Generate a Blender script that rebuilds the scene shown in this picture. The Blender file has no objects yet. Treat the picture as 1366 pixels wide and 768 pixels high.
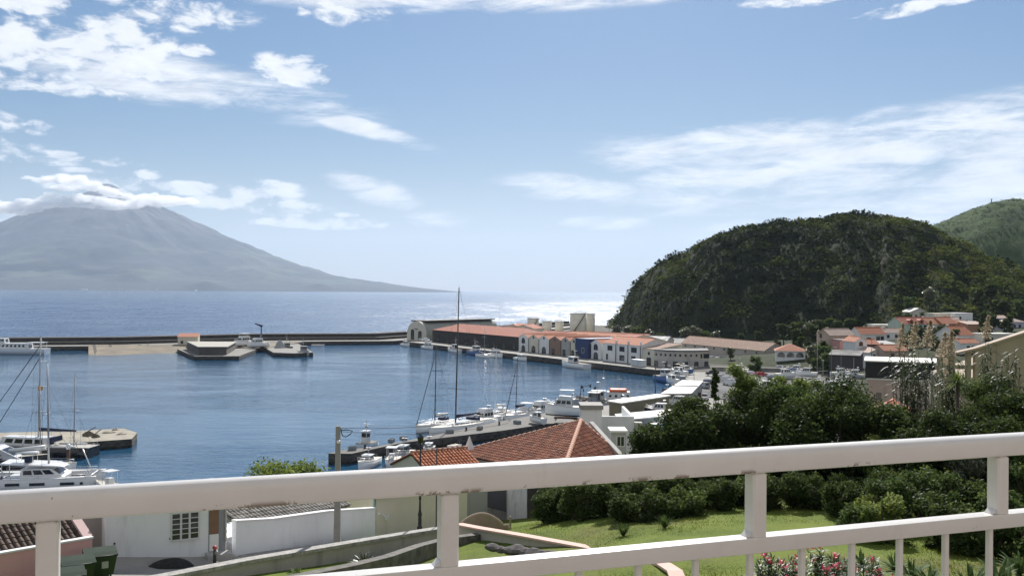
import bpy, math, random
import numpy as np
from mathutils import Vector, Matrix, noise as mnoise
R = math.radians
rng = np.random.default_rng(7)
random.seed(7)
scene = bpy.context.scene
COL = scene.collection

# ------------------------------------------------------------------ camera
CAM_H = 30.0
FPX = 1270.0
ROLL, PITCH = R(0.43), R(0.2)
_f = Vector((0, math.cos(PITCH), math.sin(PITCH)))
_r = Vector((1, 0, 0)); _u = _r.cross(_f)
C_R = _r * math.cos(ROLL) + _u * math.sin(ROLL)
C_U = _u * math.cos(ROLL) - _r * math.sin(ROLL)
C_F = _f
CAM = Vector((0, 0, CAM_H))
cd = bpy.data.cameras.new('camera')
cam = bpy.data.objects.new('camera', cd); COL.objects.link(cam)
cam.matrix_world = Matrix((( C_R.x, C_U.x, -C_F.x, CAM.x), (C_R.y, C_U.y, -C_F.y, CAM.y), (C_R.z, C_U.z, -C_F.z, CAM.z), (0, 0, 0, 1)))
cd.sensor_width = 36; cd.lens = 36 * FPX / 1366
cd.clip_start = 0.05; cd.clip_end = 200000
scene.camera = cam

def ray(px, py): return C_F * FPX + C_R * (px - 683) + C_U * (384 - py)
def P(px, py, y):                       # point seen there at world depth y
    d = ray(px, py); return CAM + d * (y / d.y)
def G(px, py, z=0.0):                   # point seen there on a level plane
    d = ray(px, py); return CAM + d * ((z - CAM_H) / d.z)

# ------------------------------------------------------------------ sun, sky
SUN_AZ, SUN_EL = R(6.5), R(37.0)        # azimuth clockwise from +Y
SUND = Vector((math.sin(SUN_AZ) * math.cos(SUN_EL), math.cos(SUN_AZ) * math.cos(SUN_EL), math.sin(SUN_EL)))
sl = bpy.data.lights.new('sun', 'SUN'); sl.energy = 5.0; sl.angle = R(0.53); sl.color = (1, 0.96, 0.90)
so = bpy.data.objects.new('sun', sl); COL.objects.link(so)
so.rotation_euler = (-SUND).to_track_quat('-Z', 'Y').to_euler()

scene.view_settings.view_transform = 'Standard'
scene.view_settings.look = 'None'
scene.view_settings.exposure = 0.48
HAZE_D = 2.9e-5
scene.view_settings.gamma = 1
c = scene.cycles
c.use_denoising = True
try: c.denoiser = 'OPENIMAGEDENOISE'
except Exception: pass
c.max_bounces = 7; c.diffuse_bounces = 4; c.glossy_bounces = 3; c.transmission_bounces = 4
c.volume_bounces = 6; c.transparent_max_bounces = 8
c.sample_clamp_indirect = 6

world = bpy.data.worlds.new('World'); scene.world = world; world.use_nodes = True
nt = world.node_tree; N = nt.nodes; L = nt.links
N.clear()
wout = N.new('ShaderNodeOutputWorld'); bg = N.new('ShaderNodeBackground')
bg.inputs['Strength'].default_value = 0.052
sky = N.new('ShaderNodeTexSky'); sky.sky_type = 'NISHITA'; sky.sun_disc = False
sky.sun_elevation = SUN_EL; sky.sun_rotation = SUN_AZ
sky.altitude = 0; sky.air_density = 1.0; sky.dust_density = 0.3; sky.ozone_density = 3.0

class NT:
    """tiny helper for node trees"""
    def __init__(s, t): s.t = t
    def sock(s, v, inp):
        if isinstance(v, bpy.types.NodeSocket): s.t.links.new(v, inp)
        elif v is not None: inp.default_value = v
    def m(s, op, a, b=None, c=None, clamp=False):
        n = s.t.nodes.new('ShaderNodeMath'); n.operation = op; n.use_clamp = clamp
        for i, v in enumerate((a, b, c)): s.sock(v, n.inputs[i])
        return n.outputs[0]
    def noise(s, vec, scale, detail=4, rough=.55, dist=0.0, lac=2.0):
        n = s.t.nodes.new('ShaderNodeTexNoise'); s.sock(vec, n.inputs['Vector'])
        n.inputs['Scale'].default_value = scale; n.inputs['Detail'].default_value = detail
        n.inputs['Roughness'].default_value = rough; n.inputs['Distortion'].default_value = dist; n.inputs['Lacunarity'].default_value = lac
        return n.outputs['Fac']
    def comb(s, x, y, z=0.0):
        n = s.t.nodes.new('ShaderNodeCombineXYZ')
        for i, v in enumerate((x, y, z)): s.sock(v, n.inputs[i])
        return n.outputs[0]
    def sep(s, v):
        n = s.t.nodes.new('ShaderNodeSeparateXYZ'); s.sock(v, n.inputs[0]); return n.outputs
    def smooth(s, v, lo, hi, a=0.0, b=1.0):
        n = s.t.nodes.new('ShaderNodeMapRange'); n.interpolation_type = 'SMOOTHSTEP'
        s.sock(v, n.inputs[0]); s.sock(lo, n.inputs[1]); s.sock(hi, n.inputs[2]); s.sock(a, n.inputs[3]); s.sock(b, n.inputs[4])
        return n.outputs[0]
    def lin(s, v, lo, hi, a=0.0, b=1.0):
        n = s.t.nodes.new('ShaderNodeMapRange')
        s.sock(v, n.inputs[0]); s.sock(lo, n.inputs[1]); s.sock(hi, n.inputs[2]); s.sock(a, n.inputs[3]); s.sock(b, n.inputs[4])
        return n.outputs[0]
    def mix(s, f, a, b):
        n = s.t.nodes.new('ShaderNodeMix'); n.data_type = 'RGBA'
        s.sock(f, n.inputs[0]); s.sock(a, n.inputs[6]); s.sock(b, n.inputs[7]); return n.outputs[2]

W = NT(nt)
tc = N.new('ShaderNodeTexCoord')
nrm = N.new('ShaderNodeVectorMath'); nrm.operation = 'NORMALIZE'; L.new(tc.outputs['Generated'], nrm.inputs[0])
dx, dy, dz = W.sep(nrm.outputs[0])
az = W.m('ARCTAN2', dx, dy)                 # world azimuth, radians
el = W.m('ARCSINE', dz)
def AE(px, py):                             # direction of a cloud bank read off the photograph
    d = ray(px, py).normalized(); return math.atan2(d.x, d.y), math.asin(d.z)
def blob(px, py, rx, ry, rot=0.0):          # soft ellipse in the sky; rx, ry in 1/1270 rad
    a, e = AE(px, py); ca, sa = math.cos(rot), math.sin(rot)
    u0 = W.m('SUBTRACT', az, a); v0 = W.m('SUBTRACT', el, e)
    u = W.m('ADD', W.m('MULTIPLY', u0, ca * FPX / rx), W.m('MULTIPLY', v0, sa * FPX / rx))
    v = W.m('ADD', W.m('MULTIPLY', u0, -sa * FPX / ry), W.m('MULTIPLY', v0, ca * FPX / ry))
    r2 = W.m('ADD', W.m('MULTIPLY', u, u), W.m('MULTIPLY', v, v))
    return W.m('SUBTRACT', 1.0, r2)         # 1 in the middle, 0 at the rim, negative outside
def vmax(l):
    o = l[0]
    for x in l[1:]: o = W.m('MAXIMUM', o, x)
    return o
# cumulus puffs
cv = W.comb(W.m('MULTIPLY', az, 14), W.m('MULTIPLY', el, 30), 0.0)
warp = N.new('ShaderNodeTexNoise'); L.new(cv, warp.inputs['Vector']); warp.inputs['Scale'].default_value = 1.3
wadd = N.new('ShaderNodeVectorMath'); wadd.operation = 'MULTIPLY_ADD'
L.new(warp.outputs['Color'], wadd.inputs[0]); wadd.inputs[1].default_value = (.5, .5, .5); L.new(cv, wadd.inputs[2])
n1 = W.noise(wadd.outputs[0], 2.0, 7, .58)
cum = [blob(*b) for b in [
    (20, 58, 95, 36, 0), (118, 62, 80, 42, -.3), (215, 20, 120, 24, 0.05), (170, 45, 70, 26, -.3), (448, 10, 80, 24, -.12), (205, 92, 46, 22, -.3), (262, 68, 24, 10, 0), 
    (395, 94, 62, 22, -.08), (95, 118, 120, 11, -.03), (20, 98, 70, 20, 0), (12, 162, 48, 14, -.1), (10, 200, 40, 16, 0), (68, 211, 58, 10, 0),
    (148, 216, 38, 8, 0), (197, 233, 20, 7, 0), (110, 228, 30, 5, 0), (258, 251, 48, 10, 0), (345, 254, 62, 15, 0), (385, 278, 64, 13, -.05), (310, 270, 60, 12, 0), (20, 290, 90, 18, 0),
    (120, 243, 80, 13, 0), (462, 287, 18, 4, 0), (430, 298, 100, 9, 0), (35, 5, 70, 14, 0), (1230, 8, 90, 9, .1), (1060, 2, 80, 8, 0)]]
cm = vmax(cum)
cden = W.smooth(W.m('ADD', W.m('MULTIPLY', cm, .42), W.m('MULTIPLY', W.m('SUBTRACT', n1, .5), 2.6)), -.02, .50)
cden = W.m('MULTIPLY', cden, W.smooth(cm, -.25, .35))
cden = W.m('MULTIPLY', cden, .93)
# thin cirrus veils
ca, sa = math.cos(.16), math.sin(.16)
cu = W.m('ADD', W.m('MULTIPLY', az, ca * 6), W.m('MULTIPLY', el, sa * 6)); cw = W.m('ADD', W.m('MULTIPLY', az, -sa * 30), W.m('MULTIPLY', el, ca * 30))
n2 = W.noise(W.comb(cu, cw, 3.7), 1.1, 6, .6, .7)
n3 = W.noise(W.comb(W.m('MULTIPLY', az, 7), W.m('MULTIPLY', el, 42), 9.1), 1.3, 7, .66, .5)
cir = [blob(*b) for b in [(1150, 225, 330, 52, .10), (1230, 272, 300, 30, .03), (1330, 255, 200, 26, .06), (1060, 290, 120, 12, .05), (1060, 200, 200, 42, -.1), (1330, 165, 210, 40, .08),
    (660, -2, 380, 20, .03), (240, 110, 260, 34, -.12), (760, 250, 110, 20, -.06), (500, 255, 70, 20, -.25), (590, 295, 60, 16, 0), (950, 230, 170, 46, -.15), (1110, 290, 200, 34, .12),
    (800, 296, 70, 12, 0), (480, 170, 110, 14, -.25), (1150, 180, 80, 26, .3)]]
cim = vmax(cir)
nci = W.m('ADD', W.m('MULTIPLY', n2, .45), W.m('MULTIPLY', n3, .60))
iden = W.m('MULTIPLY', W.smooth(W.m('ADD', W.m('MULTIPLY', cim, .40), W.m('MULTIPLY', W.m('SUBTRACT', nci, .525), 3.0)), -.10, .62), W.smooth(cim, -.3, .6))
iden = W.m('MULTIPLY', iden, .95)
# low bright veil over the horizon
veil = W.m('MULTIPLY', W.smooth(el, .15, .0), .34)
# bright cloud cover added to the unseen dome, to lift the shade fill
side = W.smooth(W.m('ABSOLUTE', az), .66, 1.1)
n4 = W.noise(nrm.outputs[0], 3.2, 7, .6)
fill_cloud = W.m('MULTIPLY', W.m('MULTIPLY', W.smooth(n4, .40, .56), side), W.smooth(el, .02, .12))
dens = W.m('MAXIMUM', W.m('MAXIMUM', cden, iden), fill_cloud)
shade = W.m('MULTIPLY', W.lin(n1, .35, .75, .82, 1.05), W.lin(side, 0, 1, 1.0, .72))
cloudcol = N.new('ShaderNodeVectorMath'); cloudcol.operation = 'SCALE'; cloudcol.inputs[0].default_value = (14.5, 14.7, 15.0); L.new(shade, cloudcol.inputs[3])
hs = N.new('ShaderNodeHueSaturation'); hs.inputs['Saturation'].default_value = 1.4; hs.inputs['Value'].default_value = 1.0; L.new(sky.outputs[0], hs.inputs['Color'])
gm = N.new('ShaderNodeGamma'); gm.inputs['Gamma'].default_value = 1.0; L.new(hs.outputs[0], gm.inputs[0])
lum = W.lin(el, .0, .30, .62, .86)
scl = N.new('ShaderNodeVectorMath'); scl.operation = 'SCALE'; L.new(gm.outputs[0], scl.inputs[0]); L.new(lum, scl.inputs[3])
s1 = W.mix(veil, scl.outputs[0], (10.2, 10.6, 10.4, 1))
s2 = W.mix(dens, s1, cloudcol.outputs[0])
L.new(s2, bg.inputs['Color']); L.new(bg.outputs[0], wout.inputs['Surface'])

# ------------------------------------------------------------------ mesh helpers
class MB:
    def __init__(s): s.v = []; s.f = []; s.m = []; s.uv = []; s.sm = []
    def vert(s, p): s.v.append((p[0], p[1], p[2])); return len(s.v) - 1
    def face(s, idx, mat=0, uv=None, smooth=False):
        s.f.append(tuple(idx)); s.m.append(mat); s.uv.append(uv); s.sm.append(smooth)
    def poly(s, pts, mat=0, uv=None, smooth=False):
        b = len(s.v); s.v.extend((p[0], p[1], p[2]) for p in pts); s.face(range(b, b + len(pts)), mat, uv, smooth)
    def box(s, x0, x1, y0, y1, z0, z1, mat=0, rot=0.0, piv=None):
        pts = [(x0, y0), (x1, y0), (x1, y1), (x0, y1)]
        if rot:
            px, py = piv if piv else ((x0 + x1) / 2, (y0 + y1) / 2); c_, s_ = math.cos(rot), math.sin(rot)
            pts = [(px + (a - px) * c_ - (b - py) * s_, py + (a - px) * s_ + (b - py) * c_) for a, b in pts]
        s.prism(pts, z0, z1, mat)
    def bbox(s, x0, x1, y0, y1, z0, z1, mat=0, bev=.02):
        """box with chamfered vertical and top edges"""
        b = min(bev, (x1 - x0) * .45, (y1 - y0) * .45, (z1 - z0) * .45)
        def ring(i, z): return [(x0 + i + b, y0 + i, z), (x1 - i - b, y0 + i, z), (x1 - i, y0 + i + b, z), (x1 - i, y1 - i - b, z), (x1 - i - b, y1 - i, z), (x0 + i + b, y1 - i, z), (x0 + i, y1 - i - b, z), (x0 + i, y0 + i + b, z)]
        s.loft([ring(0, z0), ring(0, z1 - b), ring(b, z1)], mat, caps=True)
    def prism(s, pts, z0, z1, mat=0, top=None):
        n = len(pts); a = sum(pts[i][0] * pts[(i + 1) % n][1] - pts[(i + 1) % n][0] * pts[i][1] for i in range(n))
        if a < 0: pts = pts[::-1]
        f0 = (lambda p: z0) if not callable(z0) else z0; f1 = (lambda p: z1) if not callable(z1) else z1
        b = len(s.v)
        s.v.extend((p[0], p[1], f0(p)) for p in pts); s.v.extend((p[0], p[1], f1(p)) for p in pts)
        for i in range(n): s.face((b + i, b + (i + 1) % n, b + n + (i + 1) % n, b + n + i), mat)
        s.face([b + n + i for i in range(n)], mat if top is None else top); s.face([b + i for i in range(n - 1, -1, -1)], mat)
    def loft(s, rings, mat=0, caps=True, smooth=False, closed=True):
        n = len(rings[0]); b = len(s.v)
        for r in rings: s.v.extend((p[0], p[1], p[2]) for p in r)
        for k in range(len(rings) - 1):
            for i in range(n if closed else n - 1):
                j = (i + 1) % n
                s.face((b + k * n + i, b + k * n + j, b + (k + 1) * n + j, b + (k + 1) * n + i), mat, None, smooth)
        if caps and closed:
            s.face([b + i for i in range(n - 1, -1, -1)], mat); s.face([b + (len(rings) - 1) * n + i for i in range(n)], mat)
    def cyl(s, p0, p1, r0, r1=None, n=10, mat=0, smooth=True, caps=True):
        s.tube([p0, p1], [r0, r0 if r1 is None else r1], n, mat, smooth, caps)
    def tube(s, pts, rad, n=8, mat=0, smooth=True, caps=True):
        pts = [Vector(p) for p in pts]
        if not hasattr(rad, '__len__'): rad = [rad] * len(pts)
        rings = []; ref = None
        for i, p in enumerate(pts):
            t = (pts[min(i + 1, len(pts) - 1)] - pts[max(i - 1, 0)]).normalized()
            if ref is None: ref = Vector((1, 0, 0)) if abs(t.x) < .8 else Vector((0, 1, 0))
            a = (ref - t * ref.dot(t)).normalized(); bb = t.cross(a); ref = a
            rings.append([p + (a * math.cos(2 * math.pi * k / n) + bb * math.sin(2 * math.pi * k / n)) * rad[i] for k in range(n)])
        s.loft(rings, mat, caps, smooth)
    def ball(s, cx, cy, cz, rx, ry=None, rz=None, nu=10, nv=6, mat=0):
        ry = rx if ry is None else ry; rz = rx if rz is None else rz
        rings = []
        for k in range(nv + 1):
            t = -math.pi / 2 + math.pi * (k / nv) * .998 + .001
            rings.append([(cx + rx * math.cos(t) * math.cos(2 * math.pi * i / nu), cy + ry * math.cos(t) * math.sin(2 * math.pi * i / nu), cz + rz * math.sin(t)) for i in range(nu)])
        s.loft(rings, mat, True, True)
    def build(s, name, mats, parent=None, loc=None, rz=0.0, link=True):
        me = bpy.data.meshes.new(name); me.from_pydata(s.v, [], s.f)
        if not isinstance(mats, (list, tuple)): mats = [mats]
        for m_ in mats: me.materials.append(m_)
        me.polygons.foreach_set('material_index', s.m)
        me.polygons.foreach_set('use_smooth', s.sm)
        if any(u is not None for u in s.uv):
            l = me.uv_layers.new(name='UVMap'); k = 0; data = np.zeros(len(me.loops) * 2, 'f')
            for fc, u in zip(s.f, s.uv):
                for j in range(len(fc)):
                    if u is not None: data[2 * k], data[2 * k + 1] = u[j]
                    k += 1
            l.data.foreach_set('uv', data)
        me.update(); me.validate()
        o = bpy.data.objects.new(name, me)
        if link: COL.objects.link(o)
        if parent is not None: o.parent = parent
        if loc is not None: o.location = loc
        o.rotation_euler.z = rz
        return o

def npmesh(name, v, f, mat, parent=None, smooth=False, midx=None, colattr=None):
    """fast mesh from numpy arrays; f is (n,3) or (n,4)"""
    me = bpy.data.meshes.new(name); k = f.shape[1]
    me.vertices.add(len(v)); me.vertices.foreach_set('co', np.ascontiguousarray(v, 'f').ravel())
    me.loops.add(f.size); me.loops.foreach_set('vertex_index', np.ascontiguousarray(f, 'i').ravel())
    me.polygons.add(len(f)); me.polygons.foreach_set('loop_start', np.arange(0, f.size, k, dtype='i'))
    try: me.polygons.foreach_set('loop_total', np.full(len(f), k, 'i'))
    except Exception: pass
    mats = mat if isinstance(mat, (list, tuple)) else [mat]
    for m_ in mats: me.materials.append(m_)
    if midx is not None: me.polygons.foreach_set('material_index', np.ascontiguousarray(midx, 'i'))
    me.polygons.foreach_set('use_smooth', np.full(len(f), smooth, bool))
    if colattr is not None:
        at = me.attributes.new('tint', 'FLOAT', 'FACE'); at.data.foreach_set('value', np.ascontiguousarray(colattr, 'f'))
    me.update(calc_edges=True)
    o = bpy.data.objects.new(name, me); COL.objects.link(o)
    if parent is not None: o.parent = parent
    return o

def tag(o, label=None, cat=None, group=None, kind=None):
    if label: o['label'] = label
    if cat: o['category'] = cat
    if group: o['group'] = group
    if kind: o['kind'] = kind
    return o
def thing(name, label, cat, loc=(0, 0, 0), rz=0.0, group=None):
    o = bpy.data.objects.new(name, None); COL.objects.link(o); o.empty_display_size = .3
    o.location = loc; o.rotation_euler.z = rz
    return tag(o, label, cat, group)
def dup(root, loc, rz, label, group=None, scale=None, cat=None):
    def cp(o, par):
        n_ = o.copy(); COL.objects.link(n_)
        if par is not None: n_.parent = par
        for ch in list(o.children): cp(ch, n_)
        return n_
    r_ = cp(root, None); r_.location = loc; r_.rotation_euler.z = rz
    if scale: r_.scale = (scale,) * 3 if not hasattr(scale, '__len__') else scale
    return tag(r_, label, cat, group)

# ------------------------------------------------------------------ materials
MATS = {}
def mat(name, col, rough=.7, var=.12, scale=1.5, bump=0.0, bscale=20, metal=0.0, spec=.5, dirt=0.0, coat=0.0):
    """paint, stone or metal with uneven colour; dirt adds streaky grime of its own shape"""
    if name in MATS: return MATS[name]
    m = bpy.data.materials.new(name); m.use_nodes = True; t = m.node_tree; h = NT(t)
    b = t.nodes['Principled BSDF']; tcn = t.nodes.new('ShaderNodeTexCoord'); ob = tcn.outputs['Object']
    n = h.noise(ob, scale, 5, .6)
    base = h.mix(h.lin(n, .3, .7), tuple(x * (1 - var) for x in col) + (1,), tuple(min(1, x * (1 + var)) for x in col) + (1,))
    if dirt:
        mp = t.nodes.new('ShaderNodeMapping'); mp.inputs['Scale'].default_value = (2.2, 2.2, .35); t.links.new(ob, mp.inputs[0])
        d = h.smooth(h.noise(mp.outputs[0], scale * 1.2, 6, .7), .5, .75, 0, dirt)
        base = h.mix(d, base, (.09, .08, .065, 1))
    t.links.new(base, b.inputs['Base Color'])
    h.sock(h.lin(n, .3, .7, max(0, rough - .08), min(1, rough + .08)), b.inputs['Roughness'])
    b.inputs['Metallic'].default_value = metal; b.inputs['Specular IOR Level'].default_value = spec
    if coat: b.inputs['Coat Weight'].default_value = coat; b.inputs['Coat Roughness'].default_value = .08
    if bump:
        bn = t.nodes.new('ShaderNodeBump'); bn.inputs['Strength'].default_value = bump; bn.inputs['Distance'].default_value = .05
        t.links.new(h.noise(ob, bscale, 5, .6), bn.inputs['Height']); t.links.new(bn.outputs[0], b.inputs['Normal'])
    MATS[name] = m; return m
def leafmat(name, cols, trans=.35, rough=.45, spec=.4):
    """leaves: colour differs leaf by leaf through the face attribute 'tint'"""
    if name in MATS: return MATS[name]
    m = bpy.data.materials.new(name); m.use_nodes = True; t = m.node_tree; h = NT(t)
    b = t.nodes['Principled BSDF']; out = t.nodes['Material Output']
    a = t.nodes.new('ShaderNodeAttribute'); a.attribute_name = 'tint'
    cr = t.nodes.new('ShaderNodeValToRGB'); t.links.new(a.outputs['Fac'], cr.inputs[0])
    e = cr.color_ramp.elements
    while len(e) < len(cols): e.new(.5)
    for i, cc in enumerate(cols): e[i].position = i / (len(cols) - 1); e[i].color = tuple(cc) + (1,)
    t.links.new(cr.outputs[0], b.inputs['Base Color']); b.inputs['Roughness'].default_value = rough; b.inputs['Specular IOR Level'].default_value = spec
    if trans:
        tr = t.nodes.new('ShaderNodeBsdfTranslucent'); hs_ = t.nodes.new('ShaderNodeHueSaturation')
        hs_.inputs['Hue'].default_value = .485; hs_.inputs['Value'].default_value = 1.5; t.links.new(cr.outputs[0], hs_.inputs['Color']); t.links.new(hs_.outputs[0], tr.inputs[0])
        mx = t.nodes.new('ShaderNodeMixShader'); mx.inputs[0].default_value = trans
        t.links.new(b.outputs[0], mx.inputs[1]); t.links.new(tr.outputs[0], mx.inputs[2]); t.links.new(mx.outputs[0], out.inputs[0])
    MATS[name] = m; return m
def tilemat(name, c1, c2, pitch=.25, dirt=.3):
    """clay roof tiles: UV u runs along the eave, v down the slope, in metres"""
    if name in MATS: return MATS[name]
    m = bpy.data.materials.new(name); m.use_nodes = True; t = m.node_tree; h = NT(t)
    b = t.nodes['Principled BSDF']; uv = t.nodes.new('ShaderNodeUVMap').outputs[0]
    u, v, _ = h.sep(uv)
    wv = h.m('ABSOLUTE', h.m('SINE', h.m('MULTIPLY', u, math.pi / pitch)))
    row = h.m('FRACT', h.m('MULTIPLY', v, 1 / .4))
    cell = h.comb(h.m('FLOOR', h.m('MULTIPLY', u, 1 / pitch)), h.m('FLOOR', h.m('MULTIPLY', v, 2.5)))
    wn = t.nodes.new('ShaderNodeTexWhiteNoise'); t.links.new(cell, wn.inputs[0])
    n = h.noise(uv, .5, 6, .65)
    col = h.mix(h.m('ADD', h.m('MULTIPLY', wn.outputs[0], .6), h.m('MULTIPLY', n, .5), clamp=True), tuple(c1) + (1,), tuple(c2) + (1,))
    col = h.mix(h.smooth(h.noise(uv, .9, 7, .7), .52, .72, 0, dirt), col, (.06, .055, .05, 1))
    t.links.new(col, b.inputs['Base Color']); b.inputs['Roughness'].default_value = .8
    bn = t.nodes.new('ShaderNodeBump'); bn.inputs['Strength'].default_value = .9; bn.inputs['Distance'].default_value = .12
    t.links.new(h.m('ADD', wv, h.m('MULTIPLY', row, .3)), bn.inputs['Height']); t.links.new(bn.outputs[0], b.inputs['Normal'])
    MATS[name] = m; return m
def glassmat(name, col=(.03, .035, .04), rough=.08):
    if name in MATS: return MATS[name]
    m = bpy.data.materials.new(name); m.use_nodes = True; b = m.node_tree.nodes['Principled BSDF']
    b.inputs['Base Color'].default_value = tuple(col) + (1,); b.inputs['Roughness'].default_value = rough; b.inputs['Specular IOR Level'].default_value = .7
    MATS[name] = m; return m
# ------------------------------------------------------------------ sea
def water_mat():
    m = bpy.data.materials.new('sea_water'); m.use_nodes = True; t = m.node_tree; h = NT(t); b = t.nodes['Principled BSDF']
    geo = t.nodes.new('ShaderNodeNewGeometry'); pos = geo.outputs['Position']
    x, y, z = h.sep(pos)
    b.inputs['IOR'].default_value = 1.333
    # wind lanes: broad patches of smoother and rougher water
    lane = h.noise(h.comb(h.m('MULTIPLY', x, .0012), h.m('MULTIPLY', y, .004)), 1.0, 4, .6)
    deep = h.smooth(y, 430, 620)
    base = h.mix(deep, (.020, .078, .150, 1), (.016, .062, .150, 1))
    t.links.new(base, b.inputs['Base Color'])
    paw = h.noise(h.comb(h.m('MULTIPLY', x, .022), h.m('MULTIPLY', y, .0075), 2.0), 1.0, 6, .8)
    big = h.noise(h.comb(h.m('MULTIPLY', x, .0016), h.m('MULTIPLY', y, .0020), 7.0), 1.0, 3, .6)
    band = h.m('MULTIPLY', h.m('MULTIPLY', h.smooth(y, 650, 1150), h.smooth(y, 3400, 2000)), h.lin(big, .38, .62, .35, 1.0))
    glint = h.smooth(h.noise(pos, .21, 2, .6), .56, .63)
    fleck = h.smooth(h.noise(pos, .9, 2, .6), .70, .73)
    far_r = h.m('ADD', h.m('ADD', h.smooth(paw, .44, .62, .14, .20), h.m('MULTIPLY', h.m('MULTIPLY', glint, h.lin(big, .36, .60, .45, 1.0)), .22)), h.m('MULTIPLY', band, h.smooth(paw, .44, .60, .03, .16)))
    near_r = h.m('ADD', h.lin(lane, .35, .65, .05, .10), h.m('MULTIPLY', h.m('MULTIPLY', fleck, h.smooth(y, 260, 340)), .22))
    rough = h.m('ADD', h.m('MULTIPLY', near_r, h.m('SUBTRACT', 1.0, deep)), h.m('MULTIPLY', deep, far_r))
    t.links.new(rough, b.inputs['Roughness'])
    w1 = h.noise(h.comb(h.m('MULTIPLY', x, .25), h.m('MULTIPLY', y, .55)), 1.0, 4, .62, .4)
    w2 = h.noise(h.comb(h.m('MULTIPLY', x, .05), h.m('MULTIPLY', y, .09), 4.0), 1.0, 3, .55, .3)
    w3 = h.noise(pos, 1.6, 3, .6)
    hgt = h.m('ADD', h.m('ADD', h.m('MULTIPLY', w1, .55), h.m('MULTIPLY', w2, 1.6)), h.m('MULTIPLY', w3, .16))
    bn = t.nodes.new('ShaderNodeBump'); bn.inputs['Distance'].default_value = 1.0
    calm = h.noise(h.comb(h.m('MULTIPLY', x, .012), h.m('MULTIPLY', y, .022), 5.0), 1.0, 4, .65, .6)
    h.sock(h.m('MULTIPLY', h.m('ADD', .24, h.m('MULTIPLY', deep, .7)), h.smooth(calm, .38, .58, .45, 1.15)), bn.inputs['Strength'])
    t.links.new(hgt, bn.inputs['Height']); t.links.new(bn.outputs[0], b.inputs['Normal'])
    return m
mb = MB(); FAR = 60000
mb.poly([(-FAR, -300, 0), (FAR, -300, 0), (FAR, FAR, 0), (-FAR, FAR, 0)])
sea = tag(mb.build('sea', water_mat()), kind='structure')

# ------------------------------------------------------------------ fractal noise on arrays
def vnoise(x, y, seed=0):
    xi = np.floor(x).astype(np.int64); yi = np.floor(y).astype(np.int64); fx = x - xi; fy = y - yi
    fx = fx * fx * fx * (fx * (fx * 6 - 15) + 10); fy = fy * fy * fy * (fy * (fy * 6 - 15) + 10)
    def hsh(a, b):
        n = (a * 374761393 + b * 668265263 + seed * 974634777) & 0xffffffff
        n = ((n ^ (n >> 13)) * 1274126177) & 0xffffffff
        return ((n ^ (n >> 16)) & 0xffff) / 65535.0
    a = hsh(xi, yi); b = hsh(xi + 1, yi); c_ = hsh(xi, yi + 1); d = hsh(xi + 1, yi + 1)
    return (a * (1 - fx) + b * fx) * (1 - fy) + (c_ * (1 - fx) + d * fx) * fy - .5
def fbm(x, y, o=5, seed=0, g=.5):
    s = 0; a = 1.0; k = 1.0
    for i in range(o): s = s + a * vnoise(x * k + i * 17.3, y * k - i * 9.1, seed + i); a *= g; k *= 2.03
    return s
def grid_faces(nx, ny):
    i = np.arange(nx * ny).reshape(ny, nx)
    return np.stack([i[:-1, :-1], i[:-1, 1:], i[1:, 1:], i[1:, :-1]], -1).reshape(-1, 4)

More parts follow.
